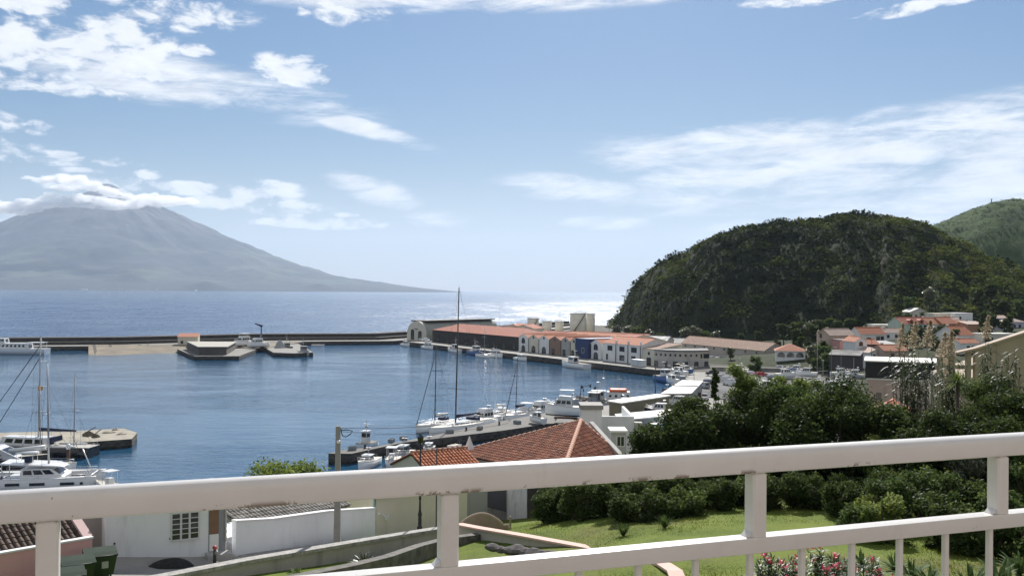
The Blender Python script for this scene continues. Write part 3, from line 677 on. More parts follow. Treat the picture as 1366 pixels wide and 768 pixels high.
def add_window(root, face, W_, D_, u, z, w, h, kind='plain', fm=None, name=None):
    """face f, b, l or r; u = distance along the face from its left end as seen from outside"""
    fm = fm or FRAME
    o = bpy.data.objects.new(name or ('door' if kind == 'door' else 'window'), window_mesh(w, h, kind, fm)); COL.objects.link(o); o.parent = root
    if face == 'f': o.location = (-W_ / 2 + u, 0, z)
    elif face == 'b': o.location = (W_ / 2 - u, D_, z); o.rotation_euler.z = math.pi
    elif face == 'l': o.location = (-W_ / 2, D_ - u, z); o.rotation_euler.z = -math.pi / 2
    else: o.location = (W_ / 2, u, z); o.rotation_euler.z = math.pi / 2
    return o
def house(name, label, loc, w, d, h, rz=0, roof='gable', ridge='x', rh=2.0, ov=.3, wall=None, roofm=None, wins=(), cat='house', group=None, chim=None, trim=None, below=3):
    """front at y = 0 facing -y, w across, d deep, h to the eaves"""
    wall = wall or WHITE; roofm = roofm or TILE_O
    root = thing(name, label, cat, loc, rz, group)
    mb = MB(); x0, x1 = -w / 2, w / 2
    if roof == 'gable' and ridge == 'x':
        prof = [(0, -below), (d, -below), (d, h), (d / 2, h + rh), (0, h)]
        mb.loft([[(x, y, z) for y, z in prof] for x in (x0, x1)], 0)
    elif roof == 'gable':
        prof = [(x0, -below), (x1, -below), (x1, h), (0, h + rh), (x0, h)]
        mb.loft([[(x, y, z) for x, z in prof] for y in (0, d)], 0)
    elif roof == 'mono':
        prof = [(0, -below), (d, -below), (d, h + rh), (0, h)]; mb.loft([[(x, y, z) for y, z in prof] for x in (x0, x1)], 0)
    else:
        mb.box(x0, x1, 0, d, -below, h, 0)
    mb.build('wall', wall, root)
    rb = MB(); T = .14
    def plane(pts, eave_dir):
        e = Vector(eave_dir).normalized(); n = (Vector(pts[1]) - Vector(pts[0])).cross(Vector(pts[2]) - Vector(pts[0])).normalized()
        if n.z < 0: n = -n
        dn = e.cross(n).normalized()
        if dn.z > 0: dn = -dn
        tp = [Vector(p) + n * T for p in pts]; uv = [(p.dot(e), p.dot(dn)) for p in tp]
        a = (tp[1] - tp[0]).cross(tp[2] - tp[0])
        if a.z < 0: tp = tp[::-1]; uv = uv[::-1]; pts = pts[::-1]
        rb.poly(tp, 0, uv); k = len(tp); bt = [Vector(p) + n * .01 for p in pts]
        for i in range(k): j = (i + 1) % k; rb.poly([tp[j], tp[i], bt[i], bt[j]], 1)
        rb.poly(bt[::-1], 1)
    sl = rh / (d / 2) if ridge == 'x' else rh / (w / 2)
    if roof == 'gable' and ridge == 'x':
        plane([(x0 - ov, -ov, h - ov * sl), (x1 + ov, -ov, h - ov * sl), (x1 + ov, d / 2, h + rh), (x0 - ov, d / 2, h + rh)], (1, 0, 0))
        plane([(x0 - ov, d + ov, h - ov * sl), (x1 + ov, d + ov, h - ov * sl), (x1 + ov, d / 2, h + rh), (x0 - ov, d / 2, h + rh)], (1, 0, 0))
        rb.tube([(x0 - ov, d / 2, h + rh + T), (x1 + ov, d / 2, h + rh + T)], .14, 6, 0)
    elif roof == 'gable':
        for sg in (-1, 1):
            plane([(sg * (w / 2 + ov), -ov, h - ov * sl), (sg * (w / 2 + ov), d + ov, h - ov * sl), (0, d + ov, h + rh), (0, -ov, h + rh)], (0, 1, 0))
        rb.tube([(0, -ov, h + rh + T), (0, d + ov, h + rh + T)], .14, 6, 0)
    elif roof == 'hip':
        i = min(w, d) / 2; sl = rh / i; e = h - ov * sl; A = [(x0 - ov, -ov, e), (x1 + ov, -ov, e), (x1 + ov, d + ov, e), (x0 - ov, d + ov, e)]
        if w >= d: r0, r1 = (x0 + i, d / 2, h + rh), (x1 - i, d / 2, h + rh); fs = [([A[0], A[1], r1, r0], 0), ([A[1], A[2], r1], 1), ([A[2], A[3], r0, r1], 0), ([A[3], A[0], r0], 1)]
        else: r0, r1 = (0, i, h + rh), (0, d - i, h + rh); fs = [([A[0], A[1], r0], 0), ([A[1], A[2], r1, r0], 1), ([A[2], A[3], r1], 0), ([A[3], A[0], r0, r1], 1)]
        for p_, k in fs: plane(p_, (1, 0, 0) if k == 0 else (0, 1, 0))
        rb.box(x0, x1, 0, d, h, h + .004, 1)
    elif roof == 'mono':
        s2 = rh / d; plane([(x0 - ov, -ov, h - ov * s2), (x1 + ov, -ov, h - ov * s2), (x1 + ov, d + ov, h + rh + ov * s2), (x0 - ov, d + ov, h + rh + ov * s2)], (1, 0, 0))
    else:
        rb.box(x0 - .1, x1 + .1, -.1, d + .1, h + .003, h + .22, 0)
        rb.box(x0 + .15, x1 - .15, .15, d - .15, h + .22, h + .25, 0)
    rf = rb.build('roof', [roofm, trim or wall], root)
    if chim:
        for (cx, cy, ch) in chim:
            cb = MB(); cb.box(cx - .35, cx + .35, cy - .35, cy + .35, h - .5, h + ch, 0); cb.box(cx - .45, cx + .45, cy - .45, cy + .45, h + ch, h + ch + .15, 0); cb.build('chimney', wall, rf)
    for wn in wins: add_window(root, wn[0], w, d, *wn[1:])
    return root
def row(face, u0, u1, n, z, w, h, kind='plain', fm=None):
    return [(face, u0 + (u1 - u0) * (i / (n - 1) if n > 1 else .5), z, w, h, kind, fm or FRAME) for i in range(n)]

RZQ = math.atan2(ED.y, ED.x)                    # heading of the quay front, left to right as seen from the water
def qloc(s_, n, z=2.3): a = Q(s_, n); return (a[0], a[1], z)
def qhouse(name, label, s0, s1, n, d, h, **k):
    return house(name, label, qloc((s0 + s1) / 2, n), s1 - s0, d, h, RZQ, **k)
# ---- warehouses along the quay
qhouse('stone_warehouse', 'long dark stone warehouse with a red tiled roof on the quay', -101, -13.2, 13, 22, 6.4, roof='hip', rh=3.4, wall=STONE, roofm=TILE_R, cat='warehouse',
       wins=row('f', 7, 60, 6, .05, 1.8, 3.4, 'arch', BAND) + row('f', 66, 84, 3, .05, 1.8, 3.4, 'arch', BAND) + [('f', 48, .05, 1.0, 4.2, 'hole', SFRAME), ('f', 36, .05, 1.0, 4.2, 'hole', SFRAME)])
bays = [(-13, -4.5, WHITE, 'white gabled quay building bay with stacked arched windows', 2), (-4.3, 4.0, CREAM, 'cream gabled quay building next to the stacked arch bay', 1), (4.2, 12.5, WHITE, 'white gabled quay building just left of the brown gable', 1), (12.7, 21.5, BROWNW, 'brown gabled quay building between pale gables', 0),
        (21.7, 28.5, GREYW, 'grey gabled quay building right of the brown gable', 0), (28.7, 34.2, CREAM, 'narrow cream gabled building beside the navy facade', 0), (34.4, 43.2, NAVYW, 'navy blue quay building with one small pale window', 3), (43.4, 50.4, WHITE, 'white gabled quay building right of the navy facade', 2)]
for (s0, s1, wm, lab, kind) in bays:
    w_ = s1 - s0; wins = []
    if kind == 2: wins = [('f', w_ * .5, .05, 3.0, 2.9, 'arch', SFRAME), ('f', w_ * .5, 3.7, 2.8, 2.6, 'arch', SFRAME)]
    elif kind == 1: wins = [('f', w_ * .5, .05, 3.2, 3.0, 'arch', SFRAME), ('f', w_ * .5, 6.3, 1.2, 1.2, 'arch', SFRAME)]
    elif kind == 0: wins = [('f', w_ * .35, .05, 2.0, 2.6, 'dark', DFRAME), ('f', w_ * .5, 6.0, 1.2, 1.2, 'arch', SFRAME)]
    else: wins = [('f', w_ * .62, 2.3, 1.6, 1.9, 'dark', FRAME), ('f', w_ * .2, .05, 1.6, 2.4, 'dark', DFRAME)]
    r_ = qhouse('quay_building', lab, s0, s1, 13 if kind != 3 else 11.6, 24 if kind != 3 else 25.4, 6.3 if kind != 3 else 7.9, roof='gable' if kind != 3 else 'flat', ridge='y', rh=1.7, ov=.12, wall=wm, roofm=TILE_O if kind != 3 else NAVYW, wins=wins, cat='building', group='gabled buildings in a row on the quay')
    pb = MB(); pb.box(-w_ / 2 - .05, -w_ / 2 + .3, -.12, 0, 0, 6.2); pb.build('pilaster', STONE, r_)
qhouse('quay_hall', 'cream sided hall with shallow red roof behind the white quay house', 50.8, 60, 15.5, 24, 7.6, roof='gable', ridge='x', rh=2.6, wall=CREAM, roofm=TILE_R, cat='hall')
wh = qhouse('quay_house', 'white two storey quay house with an orange roof and dark downpipes', 54.5, 78.5, 11, 14, 7.2, roof='gable', ridge='x', rh=2.4, wall=WHITE, roofm=TILE_O, cat='house',
       wins=[('f', 4.5, 4.4, 3.0, 1.8, 'cross', DFRAME), ('f', 12.2, 4.4, 3.0, 1.8, 'cross', DFRAME), ('f', 19.6, 4.4, 3.2, 1.8, 'cross', DFRAME), ('f', 2.6, .6, 1.0, 2.2, 'dark', DFRAME), ('f', 12.2, .8, 2.9, 2.0, 'cross', DFRAME), ('f', 19.3, .05, 2.6, 2.9, 'door', FRAME), ('l', 4, 4.4, 1.4, 1.6, 'cross', DFRAME)])
for u in (8.4, 16.0, 23.6):
    pb = MB(); pb.cyl((-12 + u, -.1, 0), (-12 + u, -.1, 7.0), .16, n=6); pb.build('downpipe', BAND, wh)
    pb = MB(); pb.box(-12 + u - .35, -12 + u + .35, -.15, .5, 6.6, 8.6); pb.build('chimney', WHITE, wh)
qhouse('quay_annex', 'cream annex with one dark opening at the end of the white quay house', 78.7, 86.5, 11.6, 13, 6.2, roof='mono', rh=1.6, wall=CREAM, roofm=TILE_B, cat='building', wins=[('f', 3.6, .05, 2.4, 2.8, 'dark', DFRAME), ('f', 3.6, 4.0, 1.0, 1.0, 'plain', DFRAME)])
ct = thing('container', 'white shipping container standing near the quay corner', 'container', qloc(85, 3.2), RZQ)
mb = MB(); mb.box(-3, 3, 0, 2.44, .1, 2.6)
for k in range(20): mb.box(-2.9 + k * .3, -2.75 + k * .3, -.04, 0, .25, 2.45)
mb.build('shell', mat('container_white', (.68, .70, .72), .55, .06, .5, dirt=.3), ct); mb = MB(); mb.box(3.002, 3.06, .1, 1.2, .2, 2.5); mb.box(3.002, 3.06, 1.24, 2.34, .2, 2.5); mb.build('door', FRAME, ct)
# ---- second row behind
def xy(px, y): return X(px, y)
k = 0
for (px, y, w_, d_, h_, rz, rf, rm, wm, lab) in [
    (684, 512, 13, 16, 8.0, -.35, 'gable', TILE_O, CREAM, 'left one of two small twin gabled sheds behind the stone warehouse'),
    (698, 505, 13, 16, 8.0, -.35, 'gable', TILE_R, CREAM, 'right one of two small twin gabled sheds behind the stone warehouse'),
    (745, 470, 34, 14, 5.7, -.85, 'gablex', TILE_R, GREYW, 'long red roofed shed behind the brown gabled quay building'),
    (786, 450, 36, 14, 6.2, -.85, 'gablex', TILE_O, GREYW, 'long orange roofed shed behind the navy quay building'),
    (812, 462, 40, 13, 5.8, -.75, 'gablex', TILE_R, STONE, 'dull red roofed shed under the trees at the foot of the headland'),
    (868, 424, 15, 10, 6.2, -.5, 'gablex', GREYROOF, GREYW, 'small grey sheet roofed shed near the foot of the headland'),
    (885, 442, 18, 8, 4.6, -.4, 'gablex', GREYROOF, WHITE, 'low pale shed beside the tan roofed store')]:
    house('shed', lab, (xy(px, y), y, 2.2), w_, d_, h_, rz, roof='gable', ridge='x' if rf == 'gablex' else 'y', rh=2.0, wall=wm, roofm=rm, cat='shed', wins=[('f', w_ * .3, 4, 1.2, 1.2, 'plain', DFRAME), ('f', w_ * .7, 4, 1.2, 1.2, 'plain', DFRAME)])
# ---- vaulted hall with the arched end
vh = thing('vaulted_hall', 'long pale barrel roofed hall with an arched end wall on the mole', 'hall', (X(556, 536), 536, 2.2), math.atan2(-.6, .8))
WV, HV, LV = 14.5, 10.6, 66
def vault(s_, dz=0): return [(-WV / 2 * s_, -.5), (WV / 2 * s_, -.5)] + [(WV / 2 * s_ * math.cos(math.pi * k_ / 14), (HV - WV / 2) + dz + (WV / 2 + (s_ - 1) * WV / 2) * math.sin(math.pi * k_ / 14)) for k_ in range(15)]
mb = MB(); extr(mb, vault(1.0), 0, .6, 0); mb.build('end_wall', CREAM, vh)
mb = MB(); extr(mb, vault(.985), .6, LV, 0); mb.build('vault', mat('vault_sheet', (.36, .37, .33), .75, .12, .2, dirt=.35), vh)
mb = MB(); mb.box(-WV / 2 - .02, WV / 2 - 2, 3, LV - 1, HV - .35, HV + .35); mb.build('ridge_roof', BAND, vh)
for u, z_, w_, h_ in ((-3.0, .02, 2.4, 6.0), (2.6, .02, 2.6, 5.2)):
    o = bpy.data.objects.new('door', window_mesh(w_, h_, 'arch', SFRAME)); COL.objects.link(o); o.parent = vh; o.location = (u, 0, z_)
mb = MB(); mb.box(-1.1, .9, -.5, 3, 6.0, 6.4); mb.build('ledge', STONE, vh)
# ---- fuel tanks
TANK = mat('tank_paint', (.80, .75, .62), .6, .06, .12, dirt=.3); 
def tank(px0, px1, ptop, y, lab, stair=True):
    x0, x1 = X(px0, y), X(px1, y); r_ = (x1 - x0) / 2; zt = P((px0 + px1) / 2, ptop, y).z
    o = thing('fuel_tank', lab, 'tank', ((x0 + x1) / 2, y, 2.2), 0, 'fuel tanks behind the quay')
    mb = MB(); mb.cyl((0, 0, -.3), (0, 0, zt - 2.2), r_, n=28)
    for zz in np.linspace(1.5, zt - 2.4, 5): mb.cyl((0, 0, zz), (0, 0, zz + .12), r_ + .04, n=28)
    mb.build('shell', TANK, o)
    mb = MB(); mb.cyl((0, 0, zt - 2.2 + .003), (0, 0, zt - 2.2 + r_ * .12), r_ + .05, .4, 28); mb.build('tank_roof', WHITEROOF, o)
    mb = MB()
    st = [(-2.6 + k_ * .075, (zt - 2.6) * k_ / 23) for k_ in range(24)]
    mb.loft([[(rr_ * math.cos(a), rr_ * math.sin(a), zz + e_) for rr_, e_ in ((r_ + .05, 0), (r_ + .85, 0), (r_ + .85, .9), (r_ + .8, .9), (r_ + .8, .15), (r_ + .05, .15))] for a, zz in st], 0)
    if stair: mb.build('stair', mat('stair_steel', (.16, .12, .09), .7, .2), o)
    mb = MB(); mb.tube([(r_ * math.cos(t_), r_ * math.sin(t_), zt - 2.2 + .9) for t_ in np.linspace(0, 6.28, 25)], .05, 4)
    for t_ in np.linspace(0, 6.28, 13): mb.cyl((r_ * math.cos(t_), r_ * math.sin(t_), zt - 2.3), (r_ * math.cos(t_), r_ * math.sin(t_), zt - 1.3), .05, n=4)
    mb.build('guard_rail', GREYW, o)
tank(703.7, 719.5, 424.7, 560, 'cream fuel tank at the left end of the tank group'); tank(723.5, 736, 428.6, 575, 'small cream fuel tank second from the left', False); tank(741, 752, 428.8, 580, 'small cream fuel tank just left of the tall pair', False)
tank(760.5, 783, 418.2, 560, 'tall wide cream fuel tank, nearer of the tall pair'); tank(777, 794, 418.6, 580, 'tall cream fuel tank half hidden behind its wider neighbour', False)
# ---- small buildings on the outer quay
p = G(282, 474, 1.6)
lw = thing('grey_store', 'low flat roofed grey store on the harbour platform', 'store', (-142, 447, 1.6), 0)
q = [(-153, 449), (-134.3, 409), (-123, 411), (-130.5, 450)]
mb = MB(); mb.prism(q, -.02, 3.3); o = mb.build('wall', mat('store_stone', (.115, .105, .095), .9, .25, .3, .5, 2), lw, (142, -447, 0))
mb = MB(); mb.prism([(-153.4, 449.5), (-134.5, 408.4), (-122.5, 410.6), (-130.1, 450.5)], 3.303, 3.65); o = mb.build('roof', mat('store_roof', (.40, .38, .33), .85, .1, .2, dirt=.3), lw, (142, -447, 0))
house('harbour_house', 'small pale house with an orange roof at the head of the slipway', (X(251, 472), 472, 2.0), 9.5, 6, 4.2, .15, roof='mono', rh=1.4, wall=CREAM, roofm=TILE_O, wins=[('f', 2, 1, 1, 1.2, 'plain', DFRAME)])
# ---- long tan store and neighbours behind the car park
a, b_ = Vector((77.6, 440)), Vector((102, 384)); dd = (b_ - a); 
house('long_store', 'long plain grey store with a faded brown tiled roof below the headland', ((a.x + b_.x) / 2, (a.y + b_.y) / 2, 2.2), dd.length, 11, 4.6, math.atan2(dd.y, dd.x), roof='gable', ridge='x', rh=3.0, ov=.35, wall=mat('store_render', (.44, .41, .37), .9, .12, .12, .1, 6, dirt=.4), roofm=TILE_B, cat='store',
      wins=row('f', 5, 56, 8, 3.3, 1.0, .6, 'dark', DFRAME))
house('arched_house', 'white two storey house with rows of arched windows and an orange hipped roof', (X(1053, 356), 354, 2.3), 10.5, 11, 6.4, math.radians(-14), roof='hip', rh=2.3, ov=.5, wall=WHITE, roofm=TILE_O,
      wins=row('f', 1.9, 8.6, 3, 4.0, 2.6, 1.7, 'arch', DFRAME) + row('f', 1.9, 8.6, 3, .1, 2.6, 2.3, 'arch', DFRAME) + row('r', 3, 8, 2, 4.0, 1.0, 1.2))
# curved low building
cb = thing('curved_building', 'low grey building with a curved dark roof edge and a row of small square windows', 'building', (X(900, 359), 359, 2.2), 0)
arcp = [(X(873, 357), 357), (X(890, 353), 353), (X(908, 351), 351), (X(928, 351.5), 351.5), (X(946, 354), 354)]
lx, ly = cb.location.x, cb.location.y
arcl = [(p_[0] - lx, p_[1] - ly) for p_ in arcp]; bk = [(p_[0] + 2, p_[1] + 13) for p_ in arcl][::-1]
mb = MB(); mb.prism(arcl + bk, -1, 2.9); mb.build('base_wall', GREYW, cb)
mb = MB(); mb.prism([(p_[0], p_[1] - .04) for p_ in arcl] + bk, 2.903, 6.1); mb.build('wall', mat('curved_wall', (.52, .48, .42), .85, .08, .3, dirt=.4), cb)
mb = MB(); mb.prism([(p_[0], p_[1] - .5) for p_ in arcl] + bk, 6.103, 6.5); mb.build('roof', mat('dark_roof_edge', (.10, .10, .10), .8, .1), cb)
for i in range(11):
    f_ = (i + .5) / 11 * 4; k_ = min(3, int(f_)); p0, p1 = Vector(arcl[k_]), Vector(arcl[k_ + 1]); pp = p0.lerp(p1, f_ - k_); ang = math.atan2(p1.y - p0.y, p1.x - p0.x)
    big = i >= 9
    o = bpy.data.objects.new('window', window_mesh(2.4 if i == 10 else .6, 1.5 if big else .7, 'dark', DFRAME)); COL.objects.link(o); o.parent = cb; o.location = (pp.x, pp.y - .05, 3.6 if big else 4.3); o.rotation_euler.z = ang
    if i % 2 == 0:
        o = bpy.data.objects.new('opening', window_mesh(1.6, 2.2, 'dark', DFRAME)); COL.objects.link(o); o.parent = cb; o.location = (pp.x, pp.y, .05); o.rotation_euler.z = ang
# ---- village at the foot of the hill
def vhouse(name, label, px, y, z, w, d, h, rz=0, **k):
    if k.get('roof') == 'gable' and 'shed' not in name and k.get('ridge') != 'y': k.setdefault('chim', [(w * (.3 if int(px) % 2 else -.28), d * .62, k.get('rh', 2) + .55)])
    return house(name, label, (X(px, y), y, z), w, d, h, R(rz), **k)
W2 = lambda n, u0, u1, z: row('f', u0, u1, n, z, .9, 1.2, 'cross', DFRAME)
vhouse('village_house', 'tan gabled house at the left end of the village', 1124, 356, 9.3, 12, 7, 5.2, 24, roof='gable', rh=2.2, wall=TANW, roofm=TILE_P, wins=[('f', 3, .4, 2.4, 2.2, 'dark', DFRAME), ('l', 3.5, 1.2, 2.4, 1.6, 'dark', DFRAME), ('l', 2.2, 4.2, 1.0, 1.4, 'cross', DFRAME)])
vhouse('village_house', 'flat dark topped house with a pink wall beside the tan gable', 1140, 345, 8.5, 11, 7, 4.6, 6, roof='flat', wall=PINKW, roofm=BAND, wins=[('f', 3.4, 1.8, .7, .7, 'plain', FRAME), ('f', 8.0, .05, 1.2, 2.3, 'door', DFRAME)])
vhouse('village_house', 'white house with orange roof and dark patio doors above the pink wall', 1165, 366, 11, 10.5, 8, 3.6, 12, roof='gable', rh=2.4, wall=WHITE, roofm=TILE_O, wins=[('f', 7.4, .3, 1.4, 2.4, 'dark', DFRAME), ('f', 9.2, .3, 1.2, 2.4, 'dark', DFRAME), ('f', 3, 1.2, .8, .9, 'cross', DFRAME)])
vhouse('village_house', 'white narrow house with a tall gabled front tower and a curved wing wall', 1149, 331, 8.0, 4.6, 8, 5.4, 10, roof='gable', ridge='y', rh=1.5, wall=WHITE, roofm=TILE_O, wins=[('f', 2.3, 3.9, 1.3, 1.5, 'arch', DFRAME), ('f', 1.2, .9, .7, 1.3, 'cross', DFRAME), ('f', 2.6, .6, .8, 1.7, 'cross', DFRAME)])
vhouse('village_house', 'house with dark stone front under an orange roof right of the white tower', 1163, 333, 8.0, 6.0, 7, 4.4, 10, roof='gable', rh=1.5, wall=STONE, roofm=TILE_O, wins=[('f', 2.2, 1.2, .8, 1.3, 'cross', FRAME)])
vhouse('village_house', 'low white house with a plain gable below the dark stone front', 1172, 322, 7.6, 7, 8, 2.6, 14, roof='gable', ridge='y', rh=1.4, wall=WHITE, roofm=TILE_P, wins=[('f', 2.0, .3, .9, 1.6, 'door', DFRAME), ('f', 5, 1, .8, .9, 'cross', DFRAME)])
vhouse('village_house', 'grey roofed flat extension in the lower village', 1182, 336, 9.5, 9, 6, 2.8, 16, roof='mono', rh=.8, wall=GREYW, roofm=GREYROOF)
vhouse('village_house', 'pinkish walled house with a long orange roof in the lower village', 1196, 318, 8.3, 8.5, 8, 2.8, 8, roof='gable', rh=1.7, wall=mat('dusty_pink_render', (.50, .36, .29), .85, .08, .4, dirt=.2), roofm=TILE_O, wins=[('f', 3, .9, .9, 1.0, 'cross', DFRAME)])
vhouse('village_house', 'small white cottage with a tan roof left of the pale green house', 1192, 376, 12, 8.6, 6, 2.8, 6, roof='gable', rh=1.6, wall=WHITE, roofm=TILE_P, wins=[('f', 5.6, .9, 1.0, 1.1, 'cross', DFRAME), ('f', 2.2, .8, .9, 1.1, 'cross', DFRAME)])
vhouse('village_house', 'long cream flat roofed house behind the white cottage', 1183, 400, 14, 11, 6, 3.0, 4, roof='flat', wall=CREAM, roofm=WHITEROOF, wins=W2(3, 2, 9, 1))
g = vhouse('village_house', 'large pale green house with a big blank gable and red dormers', 1221, 392, 12.2, 12.5, 9, 5.6, 16, roof='gable', rh=2.6, wall=GREENW, roofm=TILE_R, wins=row('f', 4.5, 11.2, 4, 3.4, 1.2, 1.6, 'cross', DFRAME) + row('f', 4.5, 11.2, 4, .5, 1.3, 1.6, 'cross', DFRAME))
for u in (-1.5, 3.5):
    dm = MB(); extr(dm, [(-1, 5.6), (1, 5.6), (1, 7.0), (0, 7.7), (-1, 7.0)], .4, 3.4, 0); extr(dm, [(-.5, 5.9), (.5, 5.9), (.5, 6.9), (-.5, 6.9)], .34, .42, 1)
    o = dm.build('dormer', [TILE_R, GLASS], g); o.location.x = u
vhouse('village_house', 'white terrace house joined to the pale green house', 1248, 394, 12.4, 6.0, 9, 5.4, 14, roof='gable', rh=2.4, wall=WHITE, roofm=TILE_O, wins=row('f', 1.6, 4.4, 2, 3.2, 1.3, 1.6, 'cross', DFRAME) + row('f', 1.6, 4.4, 2, .5, 1.2, 1.5, 'cross', DFRAME))
vhouse('village_house', 'salmon terrace house at the right end of the orange roofed row', 1267, 394.6, 12.6, 7.0, 9, 5.4, 14, roof='gable', rh=2.4, wall=SALMON, roofm=TILE_O, wins=row('f', 1.3, 5.4, 3, 3.2, 1.0, 1.6, 'cross', DFRAME) + row('f', 1.6, 5.2, 2, .5, 1.0, 1.5, 'cross', DFRAME))
vhouse('village_house', 'cream flat topped house above the white terrace', 1257, 432, 16, 8, 8, 5.2, 10, roof='flat', wall=CREAM, roofm=CREAM, wins=[('f', 5, 2.5, .9, 1.1, 'cross', DFRAME)])
vhouse('village_house', 'large white flat topped house highest in the village', 1286, 436, 16, 10, 8, 5.4, 18, roof='flat', wall=WHITE, roofm=WHITE, wins=[('f', 6.5, .8, 1.2, 1.4, 'cross', DFRAME), ('f', 3, 2.8, .9, 1.1, 'cross', DFRAME)])
vhouse('village_house', 'small house with a bright orange roof below the high white house', 1271, 420, 15.2, 7, 6, 3.4, 8, roof='gable', rh=1.4, wall=WHITE, roofm=TILE_P)
vhouse('village_house', 'white house with two dark dormer windows beside the salmon house', 1284, 398, 13, 6.4, 8, 4.8, 10, roof='gable', rh=1.2, wall=WHITE, roofm=TILE_O, wins=row('f', 1.8, 4.6, 2, 3.2, 1.3, 1.3, 'cross', DFRAME))
vhouse('village_house', 'ochre house half hidden behind the white gable', 1303, 392, 13, 8, 7, 4.8, 8, roof='mono', rh=1.0, wall=SALMON, roofm=TILE_P)
vhouse('village_house', 'big white house with a blank gable and orange roof low in the village', 1288, 340, 10.6, 8, 9.5, 5.0, 22, roof='gable', ridge='x', rh=3.0, wall=WHITE, roofm=TILE_O, wins=[('f', 6.4, 3.0, .8, .9, 'cross', DFRAME)])
vhouse('village_house', 'white bungalow with orange roof in front of the big blank gable', 1294, 325, 10.2, 7.4, 6, 3.3, 14, roof='gable', rh=1.3, wall=WHITE, roofm=TILE_O, wins=[('f', 3.2, 1.0, 1.1, 1.3, 'cross', DFRAME), ('f', 4.9, .4, .8, 1.9, 'dark', DFRAME), ('f', 6.3, 1.0, 1.1, 1.3, 'cross', DFRAME), ('l', 3, 1.2, .8, .9, 'cross', DFRAME)])
vhouse('village_house', 'long low cream house with a flat roof above the brown gable wall', 1333, 345, 12.4, 13, 7, 3.4, 8, roof='flat', wall=mat('pale_render', (.60, .56, .50), .85, .05, .4, dirt=.2), roofm=WHITEROOF, wins=[('f', 2.5, .6, 3.2, 1.5, 'dark', DFRAME)])
vhouse('village_house', 'blue walled house with a pale roof in the upper village', 1336, 432, 15.6, 9, 7, 3.8, 20, roof='gable', rh=1.2, wall=BLUEW, roofm=TILE_P, wins=[('f', 6.5, 1.6, .8, .9, 'cross', FRAME)])
vhouse('village_house', 'lilac white house with a tiled roof right of the blue house', 1355, 412, 15, 9, 7, 3.4, 8, roof='hip', rh=1.4, wall=LILAC, roofm=TILE_P, wins=W2(3, 1.6, 6.5, 1.0))
vhouse('village_house', 'low house with a grey tiled hipped roof in front of the blue house', 1331, 405, 14.6, 8, 7, 2.0, 8, roof='hip', rh=1.6, wall=LILAC, roofm=GREYROOF)
vhouse('village_house', 'pale pink house among trees at the far right of the village', 1352, 468, 19, 10, 7, 3.6, 4, roof='gable', rh=1.0, wall=mat('pale_pink_render', (.62, .52, .48), .85, .05), roofm=TILE_P, wins=W2(3, 2, 8, 1))
vhouse('village_house', 'grey stone house among the trees above the village', 1226, 452, 18, 9, 7, 3.6, 10, roof='gable', ridge='y', rh=1.8, wall=GREYW, roofm=GREYROOF, wins=W2(2, 3, 6, 1))
vhouse('village_shed', 'long dark shed with a pale sloping roof edge below the pink wall', 1127, 310, 7.8, 9.5, 6, 2.2, -30, roof='mono', rh=1.2, wall=mat('shed_dark', (.06, .056, .054), .9, .15), roofm=mat('shed_roof', (.06, .059, .058), .8, .15, .3, dirt=.3), cat='shed')
# ---- buildings beyond the garden trees
bb = house('banded_building', 'pinkish building with a black roof band and white flat roof beyond the garden trees', (X(1210, 122), 122, 13.0), 9.4, 8, 5.9, R(-21), roof='flat', wall=mat('pinkish_render', (.50, .38, .32), .85, .06, .4, dirt=.3), roofm=WHITEROOF, cat='building', wins=[('f', 1.4, 3.4, .5, .8, 'plain', DFRAME)])
mb = MB(); mb.box(-4.95, 4.95, -.2, 8.2, 6.14, 8.25); mb.build('roof_band', BAND, bb)
mb = MB(); mb.box(-5.1, 5.1, -.35, 8.3, 8.253, 8.4); mb.build('roof_slab', WHITEROOF, bb)
mb = MB(); mb.box(2.6, 3.2, -.5, -.02, 3, 5.9); mb.build('chimney', CREAM, bb)
house('garden_shed', 'small shed roof with orange tiles in front of the pinkish building', (X(1186, 108), 108, 12.6), 4.4, 3.4, 4.0, R(-30), roof='gable', ridge='y', rh=1.0, ov=.3, wall=CREAM, roofm=TILE_O, cat='shed')
# brown neighbour with the sloping verge
nb_ = thing('brown_house', 'brown rendered house with a long sloping roof edge and an open terrace at the right', 'house', (44, 75, 18.5))
BRW = mat('brown_wall', (.44, .36, .26), .9, .1, .35, .2, 5, dirt=.35)
def NP(px, py): p_ = P(px, py, 75.0); return (p_.x - 44, p_.z - 18.5)
prof = [NP(1301, 466), NP(1366, 444.5), NP(1430, 423), NP(1500, 444), (NP(1500, 444)[0], -2), (NP(1301, 466)[0], -2)]
mb = MB(); extr(mb, prof[::-1], 0, .4, 0); extr(mb, [(p_[0] + (.01 if i in (0, 5) else -.01 if i in (3, 4) else 0), p_[1] - (2.4 if i < 4 else 0)) for i, p_ in enumerate(prof)][::-1], .4, 8, 0); mb.build('wall', BRW, nb_)
mb = MB()
for a_, b2 in ((NP(1251, 475), NP(1301, 463.6)), (NP(1301, 463.6), NP(1366, 442.4)), (NP(1366, 442.4), NP(1432, 420.5)), (NP(1432, 420.5), NP(1510, 444))):
    mb.loft([[(a_[0], y_, a_[1]), (b2[0] + .004, y_, b2[1]), (b2[0] + .004, y_, b2[1] - .16), (a_[0], y_, a_[1] - .16)] for y_ in (-.22, .55)], 0)
mb.build('verge', [mat('verge_tile', (.46, .36, .27), .85, .1)], nb_)
mb = MB(); xa, xb = NP(1251, 475)[0], NP(1301, 466)[0]
for u in (xa + .15, (xa + xb) / 2 - .35, xb - .55): mb.box(u, u + .34, .2, .55, -2, 7.2)
